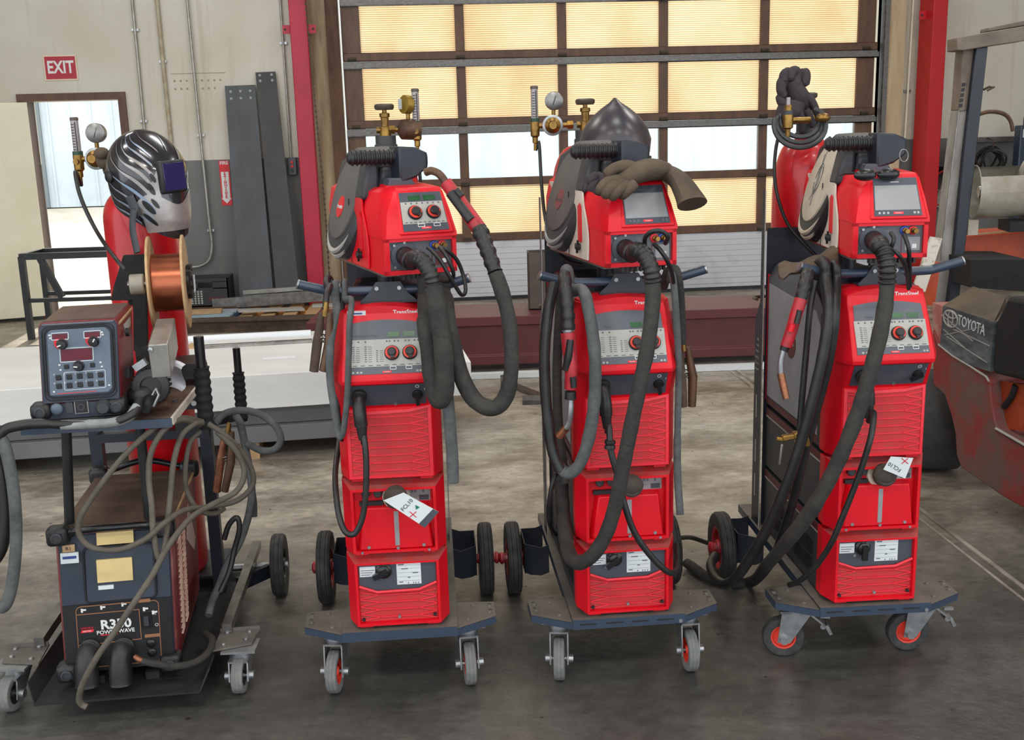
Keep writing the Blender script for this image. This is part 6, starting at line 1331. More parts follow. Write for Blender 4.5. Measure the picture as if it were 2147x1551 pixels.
def frect(x0, x1, z0, z1, y, r, rad, name, m, par):
    P = []
    for cx, cz, a0 in ((x1 - rad, z1 - rad, 0), (x0 + rad, z1 - rad, 90), (x0 + rad, z0 + rad, 180), (x1 - rad, z0 + rad, 270)):
        for i in range(5): a = R(a0 + i * 22.5); P.append(fz(cx + rad * math.cos(a), y, cz + rad * math.sin(a)))
    P.append(P[0]); return MB().tube(P, r, 6, caps=False).build(name, m, par)
frect(-.088, .088, .974, 1.168, -.009, .003, .02, 'seal', 'black', face)
frect(-.094, .094, .966, 1.174, -.008, .002, .02, 'seal', 'black', face)
for (a, y) in (((-.066, -.028, 1.139, 1.152), 0), ((.018, .056, 1.139, 1.152), 0), ((-.046, .034, 1.076, 1.108), 0)):
    MB().prism([fz(a[0], -.0105, a[2]), fz(a[1], -.0105, a[2]), fz(a[1], -.0105, a[3]), fz(a[0], -.0105, a[3])], (0, .0015, 0)).build('display', 'lcd_red', face)
    frect(a[0] - .003, a[1] + .003, a[2] - .003, a[3] + .003, -.0105, .0011, .003, 'display_frame', 'label_white', face)
for (x, z, a) in ((-.042, 1.124, 200), (.040, 1.126, 60), (-.002, 1.060, 170)):
    kb = MB(); o = fz(x, -.0095, z); kb.lathe([(.015, 0), (.015, .004), (.0125, .006), (.011, .018), (.0, .019)], o, (0, -1, 0), 24); kn = kb.build('knob', 'black', face)
    d = V((math.cos(R(a)), 0, math.sin(R(a)))); MB().bar(o + V((0, -.0195, 0)) + d * .001, o + V((0, -.0195, 0)) + d * .011, .003, .0015, upv=(0, -1, 0)).build('pointer', 'ink_white', kn)
    if z > 1.1: MB().lathe([(.0175, 0), (.0175, .0008), (.0155, .0008)], o + V((-.004, 0, .003)), (0, -1, 0), 24).build('red_scale', 'ink_red', face)
for i in range(5):
    for j in range(2):
        x = -.056 + i * .0275; z = 1.031 - j * .024
        b = MB().box(fz(x, -.0108, z), (.015, .004, .015)).build('key', 'black', face, bev=.002)
        text('lettering', str(i + j * 4) if i else ('7', '0')[j], .0075, fz(x - .0115, -.0098, z + .008), (1, 0, 0), (0, 0, 1), 'ink_white', face, depth=.0002)
for x in (-.034, .034): MB().box(fz(x, -.0108, 1.060), (.013, .004, .013)).build('key', 'black', face, bev=.002)
frect(-.042, .066, .994, 1.044, -.0098, .0009, .004, 'key_frame', 'label_white', face)
sy = MB()
for x, z in ((-.074, 1.15), (-.072, 1.142), (.062, 1.15), (.064, 1.143), (-.052, 1.066), (-.05, 1.052), (.055, 1.066), (.058, 1.054), (-.07, .992), (.075, 1.0)): sy.box(fz(x, -.0098, z), (.005, .001, .004))
sy.build('symbols', 'ink_white', face); MB().box(fz(-.01, -.0098, .9855), (.10, .001, .0016)).build('red_line', 'ink_red', face)
for x in (-.108, .092):
    b = MB().box(fz(x, .01, .938), (.055, .06, .045)).build('corner_bumper', 'black', fb, bev=.014, seg=3); MB().lathe([(.015, 0), (.015, .003), (.011, .004), (.011, .001), (0, .001)], fz(x, -.022, .938), (0, -1, 0), 20).build('bumper_ring', 'charcoal', b)
MB().b2((-.115, .0, .912), (.09, .29, .955)).build('base', 'lincoln_navy', fb); MB().b2((-.125, -.004, .898), (.10, .29, .911)).build('skid', 'black', fb, bev=.004)
MB().ell((-.078, -.008, .942), (.017, .010, .017), 16, 8).build('socket_cap', mat('blue_grey_cap', S(84, 98, 112), .5), fb)
MB().b2((-.054, -.006, .928), (-.036, .0, .958)).build('toggle', 'charcoal', fb)
k = MB().b2((-.032, -.005, .924), (.004, .0, .962)).build('socket_plate', 'silver', fb); MB().b2((-.030, -.0062, .926), (.002, -.0048, .960)).build('socket_face', 'black', k); MB().lathe([(.010, 0), (.010, .003), (.006, .003), (.006, .0)], (-.014, -.006, .943), (0, -1, 0), 18).build('socket_ring', 'charcoal', k)
MB().lathe([(.021, 0), (.021, .02), (.017, .026), (.015, .034)], (.046, -.002, .941), (0, -1, 0), 20).build('cable_connector', 'charcoal', fb)
MB().tube([fz(.110, .10, 1.128), fz(.120, .10, 1.128)], .012, 14).build('side_latch', 'black', fb)
MB().prism([fz(.1043, .10, 1.15), fz(.1043, .25, 1.15), fz(.1043, .25, 1.125), fz(.1043, .13, 1.12)], (.001, 0, 0)).build('worn_patch', 'silver', fb)

# --- wire drive, reel stand and spool
dr = thing('wire_drive', 'black geared wire drive with a silver motor box beside the boxy feeder', 'wire drive', at(310, 860, 2.98), R(12))
def dk(name, o): o.name = name; return child(o, dr)
m_ = MB(); ax = V((.18, -.98, .05)).normalized(); gc = at(318, 808, 2.99); prof = []
m_.lathe([(.045, .02), (.050, .0), (.050, -.018), (.030, -.022), (.028, -.012), (.012, -.012)], gc, -ax, 28)
for i in range(24):
    a = i * math.pi / 12; u = V((0, 0, 1)); u = (u - ax * u.dot(ax)).normalized(); w = ax.cross(u); m_.box(gc + (u * math.sin(a) + w * math.cos(a)) * .050, (.007, .02, .007))
child(m_.build('drive_gear', 'black', recenter=False), dr)
child(MB().ell(at(300, 830, 3.0), (.045, .05, .045), 14, 8).build('gear_case', 'black', recenter=False, bev=.0), dr)
child(MB().lathe([(.019, -.03), (.021, .02), (.017, .03), (.013, .05)], at(312, 842, 2.96), (.1, -1, -.2), 18).build('outlet_bushing', 'black', recenter=False), dr)
b = MB(); b.bar(at(335, 757, 2.97), at(351, 700, 3.22), .054, .10); o = b.build('motor_box', mat('brushed_motor_box', S(168, 166, 160), .35, metal=.5, col2=S(140, 136, 126), scale=12), recenter=False, bev=.003); child(o, dr)
lb = MB(); lb.bar(at(322, 728, 2.985), at(333, 686, 3.16), .034, .002); child(lb.build('orange_label', 'bronze', recenter=False), dr)
child(MB().bar(at(329, 712, 3.03), at(335, 690, 3.12), .018, .004).build('rating_plate', 'label_white', recenter=False), dr)
child(MB().lathe([(.007, 0), (.007, .003), (0, .004)], at(316, 733, 2.958), (0, -1, 0), 12).build('screw', 'zinc', recenter=False), dr)
child(MB().bar(at(283, 772, 2.96), at(306, 757, 2.96), .018, .02).build('clamp_lever', 'zinc', recenter=False), dr)
child(MB().bar(at(268, 768, 2.97), at(270, 790, 2.97), .014, .02).build('pressure_arm', 'black', recenter=False), dr)
child(MB().tube([at(320, 828, 2.94), at(328, 815, 2.94), at(333, 828, 2.93), at(322, 852, 2.93)], .004, 8).build('wire_guide', 'zinc', recenter=False), dr)
child(MB().lathe([(.016, -.05), (.018, -.03), (.018, .03), (.014, .04)], at(330, 848, 3.02), (1, -.2, .15), 16).build('outlet_tube', 'bronze', recenter=False), dr)
child(MB().bar(at(345, 846, 3.06), at(372, 838, 3.06), .012, .008).build('stud', 'steel', recenter=False), dr)
child(MB().tube([at(348, 700, 3.30), at(349.5, 700, 3.30)], .0, 3).build('pin', 'steel', recenter=False), dr) if False else None
rs = thing('reel_stand', 'black stand with sloping plate that carries the copper wire spool', 'reel stand', at(285, 760, 3.2), R(12))
def rk(o): return child(o, rs)
pts = [(258, 535), (300, 533), (306, 560), (304, 630), (232, 630), (238, 600)]
P = [at(x, y, 3.43) for x, y in pts]; rk(MB().prism(P, (0, .012, 0)).build('side_plate', 'fork_black', recenter=False, bev=.002))
rk(MB().bar(at(293, 535, 3.45), at(296, 735, 3.42), .042, .02).build('mast', 'fork_black', recenter=False)); rk(MB().bar(at(283, 540, 3.48), at(280, 640, 3.48), .03, .02).build('rear_mast', 'fork_black', recenter=False))
rk(MB().bar(at(296, 730, 3.42), at(308, 806, 3.16), .04, .03).build('foot_arm', 'fork_black', recenter=False))
sax = V((math.cos(R(13)), math.sin(R(13)), 0)); sc = at(355, 592, 3.36)
rk(MB().cyl(sc - sax * .125, sc + sax * .050, .012, n=14).build('spindle', 'steel', recenter=False)); rk(MB().cyl(sc - sax * .118, sc - sax * .075, .032, n=22).build('spindle_hub', 'gas_white', recenter=False, bev=.004))
sp = thing('wire_spool', 'wooden-flanged spool of bright copper welding wire on the black stand', 'wire spool', sc, 0)
def spk(o): return child(o, sp)
for d in (-.052, .050): spk(MB().lathe([(.014, -.004), (.146, -.004), (.148, -.002), (.148, .002), (.146, .004), (.014, .004)], sc + sax * d, sax, 48, caps=False).build('flange', 'wood', recenter=False))
N = 26; prof = []
for i in range(N): prof.append((.090 + (.0012 if i % 2 else 0), -.047 + .092 * i / (N - 1)))
spk(MB().lathe(prof, sc, sax, 48, caps=False).build('copper_winding', 'copper', recenter=False))
cl = MB(); cl.lathe([(.050, .054), (.050, .062), (.036, .066), (.030, .074), (.012, .074)], sc, sax, 28)
u = V((0, 0, 1)); w = sax.cross(u)
for i in range(10): a = i * math.pi / 5; cl.box(sc + sax * .064 + (u * math.sin(a) + w * math.cos(a)) * .048, (.014, .014, .014))
spk(cl.build('retaining_hub', 'black', recenter=False)); spk(MB().bar(sc + sax * .076 + u * .02, sc + sax * .076 - u * .03 + w * .015, .006, .004).build('spring_clip', 'zinc', recenter=False))

# --- bottle, regulator and flame helmet behind
cL, vL = gas_cylinder('red gas cylinder on the old cart under the flame-painted helmet', -1.262, 3.70, .1265, .120, 1.40, 1.555, 'cyl_red')
st = MB().lathe([(.028, 0), (.028, .001), (0, .001)], at(253, 413, 3.53) , (-.28, -.95, .12), 24).build('round_sticker', 'label_white', recenter=False); child(st, cL)
_, eL = regulator('regulator with white gauge in the open doorway beside the flame helmet', (-1.272, 3.62, 1.612), -1, True)
cable('thin gas hose curving from the doorway regulator down to the reel stand', [eL, (158, 360, 3.56), (165, 400, 3.53), (180, 440, 3.5), (200, 480, 3.48), (222, 515, 3.40), (245, 545, 3.28), (262, 565, 3.26)], .0065)
fh = thing('welding_helmet', 'black welding helmet with silver and blue flames hung on the red cylinder', 'helmet', at(310, 382, 3.46))
HR = Matrix.Rotation(R(-6), 3, 'Y') @ Matrix.Rotation(R(54), 3, 'Z') @ Matrix.Rotation(R(4), 3, 'X')
def hs(th, z, d=0.0):
    """point on the shell; th=0 faces forward (-y), z from -.18 to .165"""
    t = (z + .18) / .345
    if z > .03: k = max(1 - ((z - .03) / .136) ** 2.2, 0) ** .5
    else: k = 1 - .34 * ((.03 - z) / .21) ** 1.8
    rx = .118 * k; kk_ = k
    if z > .03: k = max(1 - ((z - .03) / .136) ** 1.5, 0) ** .8
    fwd = (.128 if z > -.02 else .128 + .02 * min(1, (-.02 - z) / .1)) * (k if z > .03 else (1 - .18 * ((.03 - z) / .21) ** 2)); bk = .115 * kk_
    x = math.sin(th) * (rx + d); c = math.cos(th); e = abs(c) ** .85 * (1 if c > 0 else -1)
    return HR @ V((x, -e * ((fwd if c > 0 else bk) + d), z + (d * .5 if z > .1 else 0)))
rings = []
for i in range(25):
    z = -.178 + .343 * i / 24; lim = R(180); rings.append([hs(2 * math.pi * j / 56, (-.178 + .085 * (1 - math.cos(2 * math.pi * j / 56))) + (.165 + .178 - .085 * (1 - math.cos(2 * math.pi * j / 56))) * (i / 24)) for j in range(56)])
MB().loft(rings).build('shell', mat('gloss_black_shell', S(34, 32, 38), .2, coat=.5, spec=.6), fh)
def hpatch(name, m, f, nu, nv, d=.0012):
    vs = []; fs = []
    for i in range(nu + 1):
        for j in range(nv + 1): th, z = f(i / nu, j / nv); vs.append(hs(th, z, d))
    for i in range(nu):
        for j in range(nv): a = i * (nv + 1) + j; fs.append((a, a + nv + 1, a + nv + 2, a + 1))
    return MB().add(vs, fs).build(name, m, fh)
silver = mat('satin_silver_flame', S(168, 164, 162), .35, metal=.45, col2=S(132, 122, 118), scale=12); bluef = mat('blue_grey_flame', S(134, 152, 178), .35, metal=.4, col2=S(160, 158, 156), scale=10)
hpatch('chin_mask', silver, lambda u, v: (R(-62 + 124 * u), -.150 + (.100 + .02 * math.sin(u * 9)) * v), 40, 10)
def tongue(th0, z0, th1, z1, w, m, bend=.02, d=.0022):
    def f(u, v):
        th = th0 + (th1 - th0) * u; z = z0 + (z1 - z0) * u + bend * math.sin(u * 2 * math.pi); ww = w * (1 - u) ** .7 * (1 + .25 * math.sin(u * 7)) + .0006
        return (R(th), z + (v - .5) * ww)
    hpatch('flame', m, f, 22, 2, d)
for th0, z0, th1, z1, w, mm, bd in (
    (-24, .085, -62, .158, .009, bluef, .004), (-27, .055, -74, .154, .011, bluef, .006), (-29, .020, -84, .146, .014, silver, .008), (-31, -.015, -93, .132, .016, silver, .010),
    (-34, -.050, -102, .112, .016, silver, .010), (-38, -.082, -110, .086, .015, bluef, .010), (-45, -.104, -117, .054, .013, bluef, .008), (-54, -.116, -122, .018, .011, bluef, .006), (-66, -.118, -124, -.020, .008, bluef, .004),
    (-8, .095, -35, .160, .008, silver, .003), (10, .095, 30, .160, .008, bluef, .003), (26, .06, 70, .150, .013, silver, .006), (34, -.01, 95, .12, .016, silver, .008), (40, -.07, 112, .07, .015, bluef, .008)):
    tongue(th0, z0, th1, z1, w, mm, bd)
hpatch('cheek', silver, lambda u, v: (R(-24 - 26 * u), -.115 + (.155 - .09 * u) * v), 10, 10, .0016)
for (th, z, w, h_) in ((-47, -.070, 8, .016), (-36, -.060, 5, .012), (-50, -.108, 9, .010), (-36, -.015, 5, .016), (-31, .018, 4, .012)):
    hpatch('flame_hole', 'black_gloss', lambda u, v, th=th, z=z, w=w, h_=h_: (R(th + w * math.cos(2 * math.pi * u) * v), z + h_ * math.sin(2 * math.pi * u) * v - .12 * R(w * math.cos(2 * math.pi * u) * v)), 14, 3, .0036)
# lens in its frame, set into the front
def lens(name, m, hw, hh, y0, y1, bev):
    o = MB(); o.b2((-hw, y0, -hh + .016), (hw, y1, hh + .016)); o.v = [HR @ p for p in o.v]; return o.build(name, m, fh, bev=bev)
lens('lens_frame', 'black', .046, .050, -.138, -.08, .006); lens('lens', mat('violet_lens', S(40, 32, 84), .12, spec=.8), .039, .042, -.1405, -.137, .001)
MB().lathe([(.018, 0), (.018, .008), (.010, .012)], hs(R(-98), .03), HR @ V((-1, 0, 0)), 18).build('pivot_knob', 'black', fh)
bk = MB(); bk.ell(HR @ V((-.05, .125, .075)), (.035, .03, .03), 12, 8); bk.ell(HR @ V((-.03, .135, .045)), (.03, .025, .028), 12, 8); bk.ell(HR @ V((-.07, .115, .10)), (.025, .02, .02), 12, 8); bk.build('headgear_padding', 'leather', fh)
bt = MB(); bt.tube(smooth_path([hs(R(-70), -.03, .008), hs(R(-66), -.09, .012), at(281, 440, 3.33) - fh.location, at(278, 480, 3.33) - fh.location, at(288, 530, 3.31) - fh.location], 5), .014, 10, flat=.4); bt.build('hanging_strap', 'charcoal', fh)

# --- paper, hoses and cables of the old cart
pp = MB(); vs = []; fs = []
for i in range(13):
    for j in range(9):
        u, v = i / 12, j / 8; p = at(345 + 48 * u - 8 * v, 757 + 56 * v - 6 * math.sin(3.1 * u) + 4 * u, 3.16 + .02 * v); vs.append(p + V((0, -.03 * math.sin(math.pi * v * 2) * u - .02 * u, .012 * math.sin(v * 6.28) * u)))
n_ = len(vs); vs += [p + V((.0, .001, -.0008)) for p in vs]
for i in range(12):
    for j in range(8): a = i * 9 + j; fs += [(a, a + 9, a + 10, a + 1), (n_ + a, n_ + a + 1, n_ + a + 10, n_ + a + 9)]
tag(pp.add(vs, fs).build('paper_sheet', 'paper'), 'curled white paper sheet on the shelf behind the wire drive', 'paper')
tag(MB().bar(at(352, 773, 3.42), at(432, 766, 3.46), .16, .05).build('tool_tray', 'black'), 'black plastic tray at the back of the shelf behind the curled paper', 'tray')
BC = 'brown_cable'
cable('weld cable coil, widest loop hanging in front of the old power source', [(424, 884, 3.118), (385, 876, 3.06), (335, 892, 2.98), (285, 930, 2.90), (235, 985, 2.86), (190, 1048, 2.84), (166, 1092, 2.84), (168, 1124, 2.84), (195, 1148, 2.84), (250, 1152, 2.84), (305, 1130, 2.85), (345, 1096, 2.88), (385, 1070, 2.96), (440, 1062, 3.06), (495, 1050, 3.12), (528, 1020, 3.14), (528, 985, 3.14), (505, 945, 3.14), (470, 910, 3.118), (436, 888, 3.112)], .0085, BC, 'weld_cable')
cable('weld cable coil, second loop inside the widest one', [(420, 890, 3.10), (380, 880, 3.02), (345, 900, 2.96), (318, 945, 2.93), (312, 1000, 2.92), (318, 1060, 2.90), (322, 1120, 2.87), (334, 1172, 2.86), (345, 1150, 2.87), (352, 1090, 2.92), (358, 1030, 2.96), (364, 970, 2.99), (380, 915, 3.03), (405, 890, 3.06), (425, 886, 3.092)], .0088, BC, 'weld_cable')
cable('long weld cable trailing diagonally down to the floor in front of the old welder', [(455, 905, 3.12), (495, 945, 3.10), (512, 990, 3.10), (495, 1030, 3.08), (440, 1060, 3.02), (395, 1090, 2.94), (350, 1150, 2.84), (318, 1208, 2.78), (280, 1265, 2.74), (240, 1325, 2.72), (203, 1378, 2.71), (176, 1428, 2.71), (166, 1462, 2.72), (171, 1476, 2.73), (182, 1482, 2.73)], .0088, BC, 'weld_cable')
cable('thin grey-brown loop hanging off the front cable post', [(420, 905, 3.11), (400, 925, 3.08), (390, 970, 3.06), (390, 1020, 3.06), (405, 1055, 3.06), (430, 1075, 3.07), (455, 1075, 3.09), (470, 1066, 3.12)], .0075, BC, 'weld_cable')
cable('grey hose loop swinging out right of the two wrapped posts', [(450, 890, 3.2), (470, 868, 3.24), (505, 860, 3.28), (545, 868, 3.3), (578, 893, 3.3), (589, 922, 3.3), (575, 942, 3.3), (548, 944, 3.3), (518, 930, 3.32)], .0115, 'grey_hose', 'hose_loop', 'hose')
cable('dark thick lead hanging from the rear cable post past the side of the old welder', [(495, 872, 3.4), (505, 890, 3.36), (513, 930, 3.34), (523, 985, 3.32), (528, 1035, 3.3), (520, 1085, 3.3), (503, 1135, 3.28), (478, 1180, 3.26), (460, 1225, 3.24), (445, 1260, 3.22), (437, 1290, 3.18)], .0125, 'grey_hose', 'weld_cable', 'cable')
cable('grey hose end dangling right of the old welder', [(500, 880, 3.44), (512, 930, 3.4), (524, 1000, 3.36), (532, 1050, 3.34), (533, 1082, 3.34)], .0105, 'grey_hose', 'hose_end', 'hose')
cable('narrow dark loop standing beside the rear of the old power source', [(470, 1130, 3.2), (480, 1100, 3.2), (497, 1085, 3.2), (502, 1110, 3.2), (492, 1150, 3.2), (480, 1200, 3.18), (462, 1240, 3.16)], .0088, 'cable', 'weld_cable')
cable('short lead from the copper lug curving along the bottom of the old welder', [(300, 1386, 2.87), (330, 1392, 2.86), (370, 1396, 2.88), (410, 1388, 2.92), (438, 1365, 2.98), (445, 1340, 3.05), (430, 1328, 3.12)], .0105, 'sleeve', 'weld_cable')
tag(MB().tube([at(283, 1376, 2.88), at(293, 1383, 2.87), at(306, 1387, 2.87)], [.007, .009, .006], 10).build('cable_lug', 'copper_old'), 'bare copper lug at the bottom front of the old welder', 'cable lug')
cable('dark feeder lead leaving the picture at the left and coming back to the boxy feeder', [(292, 838, 2.92), (284, 862, 2.88), (255, 880, 2.85), (220, 888, 2.84), (180, 888, 2.83), (130, 890, 2.82), (80, 888, 2.81), (40, 892, 2.80), (8, 902, 2.79), (-14, 930, 2.78)], [.0125, .0125, .0125, .012, .012, .0145, .0145, .0145], 'cable', 'feeder_lead', 'cable')
cable('light grey shrink sleeve along the lead under the boxy feeder', [(288, 852, 2.895), (270, 874, 2.865), (235, 886, 2.842), (190, 889, 2.832), (128, 891, 2.822)], .0138, mat('light_grey_sleeve', S(146, 150, 146), .4, col2=S(108, 112, 110), scale=10), 'cable_sleeve', 'sleeve', n=14)
cable('thick grey hose loop hanging at the left picture edge', [(-14, 905, 2.80), (6, 925, 2.79), (20, 975, 2.78), (30, 1040, 2.78), (34, 1110, 2.78), (31, 1180, 2.78), (22, 1240, 2.78), (8, 1272, 2.78), (-10, 1268, 2.78)], .0165, 'grey_hose', 'hose_loop', 'hose', n=12)
cable('dark inner hose loop hanging at the left picture edge', [(-16, 940, 2.82), (2, 985, 2.81), (10, 1040, 2.81), (12, 1100, 2.81), (4, 1150, 2.81), (-14, 1180, 2.81)], .0155, 'cable', 'hose_loop', 'hose', n=12)
clampL = clamp('copper-brown ground clamp hanging on the right of the old welder cart', [(478, 905), (462, 1030)], 3.30, .2, 'bronze', 'copper_old')
# ================================================================== forklift at the right edge
FPa, FPb = V((1.88, 5.1, 0)), V((2.02, 4.0, 0)); FD = (FPb - FPa).normalized(); FN = V((-FD.y, FD.x, 0)); FN = FN if FN.x < 0 else -FN
def fsd(px, py, off=0.0):
    d = ray(px, py); P0 = FPa - FN * off; t = (P0 - CAM).dot(FN) / d.dot(FN); return CAM + d * t
fk = thing('forklift', 'worn red forklift with scratched metal side panel, cut off by the right picture edge', 'forklift', (2.3, 4.6, 0))
def fkc(o): return child(o, fk)
def fprism(name, m, pts, off, depth, bev=.0): return fkc(MB().prism([fsd(x, y, off) for x, y in pts], -FN * depth).build(name, m, recenter=False, bev=bev))
body = [(1955, 690), (1956, 806), (1980, 827), (1994, 869), (2003, 911), (2005, 953), (2015, 980), (2055, 1007), (2097, 1037), (2147, 1066), (2215, 1100), (2215, 975), (2147, 937), (2110, 915), (2092, 902), (2084, 880), (2078, 845), (2074, 800), (2068, 790), (2035, 768), (1998, 746), (1968, 722)]
fprism('body', 'fork_red', body, 0, .55, .006)
fkc(MB().tube([fsd(x, y, -.004) for x, y in ((1968, 722), (1998, 746), (2035, 768), (2068, 790), (2074, 800))], .005, 6).build('bare_edge', 'silver', recenter=False))
fprism('corner_post', mat('worn_fork_post', S(170, 84, 80), .6, col2=S(190, 150, 140), scale=14), [(1955, 634), (1977, 642), (1972, 724), (1956, 715)], .01, .10)
fprism('side_panel', mat('scratched_plate', S(130, 140, 146), .16, metal=.5, col2=S(92, 102, 108), scale=7, stretch=(1, 1, 3), p0=.4, p1=.6), [(1977.5, 640.5), (2084.5, 674), (2075.5, 778.5), (2035, 766), (1997, 746), (1971, 722)], -.006, .02)
a, b = fsd(2009, 671, -.007), fsd(2064, 694, -.007); xd = (b - a).normalized()
fkc(text('lettering', 'TOYOTA', .066, (a + b) / 2, xd, FN.cross(xd), 'label_white', None, depth=.0006, sx=.78))
o = fsd(1993, 668, -.008); e = MB(); up_ = FN.cross(xd)
for (ra, rb_, du) in ((.058, .036, 0), (.020, .034, 0), (.044, .014, .018)): e.tube([o + xd * (math.cos(t) * ra) + up_ * (math.sin(t) * rb_ + du) for t in [i * math.pi / 14 for i in range(29)]], .0035, 6, caps=False)
fkc(e.build('emblem', 'silver', recenter=False))
s_ = MB()
for (p, q_) in (((1975, 660), (2040, 715)), ((1980, 702), (2060, 685)), ((2000, 690), (2075, 725)), ((1978, 690), (2030, 735)), ((1985, 705), (2070, 760))): s_.bar(fsd(*p, -.0065), fsd(*q_, -.0065), .004, .003)
fkc(s_.build('scratches', 'silver', recenter=False))
hd = MB(); hd.loft([[fsd(1978, 640, .0), fsd(2085, 673, .0), fsd(2109, 622, .16), fsd(2040, 600, .16)], [fsd(1978, 646, .0), fsd(2085, 679, .0), fsd(2109, 640, .16), fsd(2040, 620, .16)]])
fkc(hd.build('hood_cover', mat('dusty_hood', S(92, 78, 62), .6, col2=S(62, 52, 44), scale=6), recenter=False))
fprism('seat_block', 'fork_black', [(2086, 674), (2112, 620), (2215, 640), (2215, 812), (2147, 800), (2079, 783)], .0, .5, .02)
fkc(MB().prism([at(2035, 603, 5.0), at(2160, 612, 4.9), at(2160, 545, 4.9), (at(2035, 545, 5.0))], (0, .4, 0)).build('engine_cover', 'fork_black', recenter=False))
fprism('step_panel', 'fork_orange', [(2076, 795), (2147, 806), (2215, 820), (2215, 925), (2147, 905), (2094, 896), (2084, 870)], .05, .02)
k = MB(); k.tube(smooth_path([fsd(2130, 808, .045), fsd(2122, 830, .045), fsd(2112, 845, .045), fsd(2106, 852, .045)], 4), .014, 8); fkc(k.build('burn_mark', 'ink_dark', recenter=False))
t = MB(); t.prism([fsd(2088, 897, 0), fsd(2147, 931, 0), fsd(2215, 968, 0), fsd(2215, 940, .30), fsd(2147, 906, .30), fsd(2110, 890, .30)], (0, 0, -.012)); fkc(t.build('step_tread', 'fork_black', recenter=False))
fkc(MB().tube([fsd(2088, 898, -.004), fsd(2147, 932, -.004), fsd(2215, 969, -.004)], .006, 6).build('step_edge', 'silver', recenter=False))
wc = V((2.04, 5.02, .247))
w_ = MB(); w_.lathe([(.13, -.11), (.22, -.125), (.243, -.10), (.245, 0), (.243, .10), (.22, .125), (.13, .11)], wc, (1, -.12, 0), 40, caps=True); fkc(w_.build('tyre', mat('worn_solid_tyre', S(62, 64, 66), .85, col2=S(84, 84, 82), scale=8), recenter=False))
w_ = MB(); w_.lathe([(.125, -.118), (.06, -.10), (.0, -.10)], wc, (1, -.12, 0), 24); fkc(w_.build('wheel_hub', 'rust', recenter=False))
# guard pillar (two leaning channels), roof beam
Yp = 5.25
def fbar(name, m, pts, dep, Y=Yp, bev=.004): return fkc(MB().prism([at(x, y, Y) for x, y in pts], (0, dep, 0)).build(name, m, recenter=False, bev=bev))
fbar('guard_pillar', 'fork_worn', [(2019, 103), (2047, 101), (2034, 232), (2009, 231)], .09)
fbar('guard_pillar', mat('worn_white_channel', S(150, 146, 140), .5, col2=S(104, 96, 88), scale=9, stretch=(1, 1, .5)), [(2009, 231), (2034, 232), (1999, 548), (1990, 640), (1958, 640), (1970, 545)], .09)
fbar('guard_pillar', 'navy_dark', [(2047, 100), (2072, 98), (2046, 330), (2021, 545), (2010, 640), (1986, 640), (1999, 545), (2020, 330)], .10, Yp - .03)
fkc(MB().tube([at(2010, 231, Yp - .004), at(1972, 545, Yp - .004)], .003, 6).build('bare_edge', 'steel', recenter=False)); fkc(MB().tube([at(2031, 240, Yp - .006), at(1999, 545, Yp - .006)], .003, 6).build('bare_edge', 'steel', recenter=False))
vp = fbar('vent_plate', 'fork_worn', [(2016, 168), (2027, 166), (2024, 232), (2010, 234)], .006, Yp - .008)
for i in range(5): fkc(MB().prism([at(2018 - i * 1.6 + dx, 174 + i * 11 + dy, Yp - .012) for dx, dy in ((0, 0), (7, -1), (6, 6), (-1, 7))], (0, .006, 0)).build('vent_slot', 'ink_dark', recenter=False))
fbar('roof_beam', 'fork_worn', [(2007, 79), (2147, 55), (2230, 40), (2230, 70), (2147, 86), (2072, 97), (2019, 106), (2007, 105)], .12, Yp - .05)
fbar('roof_rail', mat('roof_rail', S(112, 100, 88), .6, col2=S(90, 78, 68), scale=8), [(2074, 58), (2147, 43), (2230, 26), (2230, 40), (2147, 54), (2073, 66)], .10, Yp + .02)
fkc(MB().tube(smooth_path([at(2050, 240, 5.3), at(2075, 234, 5.3), at(2103, 238, 5.3), at(2118, 252, 5.3), at(2124, 275, 5.3)], 5), .010, 8).build('rubber_hose', 'bronze', recenter=False))
fkc(MB().tube([at(2062, 188, 5.28), at(2074, 182, 5.28), at(2083, 184, 5.28)], .006, 6).build('hook', 'rust', recenter=False)); fkc(MB().tube([at(2070, 190, 5.26), at(2085, 182, 5.26)], .005, 6).build('hook', 'rust', recenter=False))
# white bracket plate and orange strut left of the pillar
fkc(MB().prism([at(x, y, 5.0) for x, y in ((1953, 496), (1976, 500), (1940, 612), (1915, 606))], (0, .02, 0)).build('side_bracket', mat('chipped_white', S(214, 208, 196), .6, col2=S(150, 120, 100), scale=18, p0=.55, p1=.7), recenter=False))
fkc(MB().prism([at(x, y, 5.04) for x, y in ((1950, 560), (1972, 550), (1960, 640), (1935, 640))], (0, .05, 0)).build('orange_strut', 'fork_orange', recenter=False))
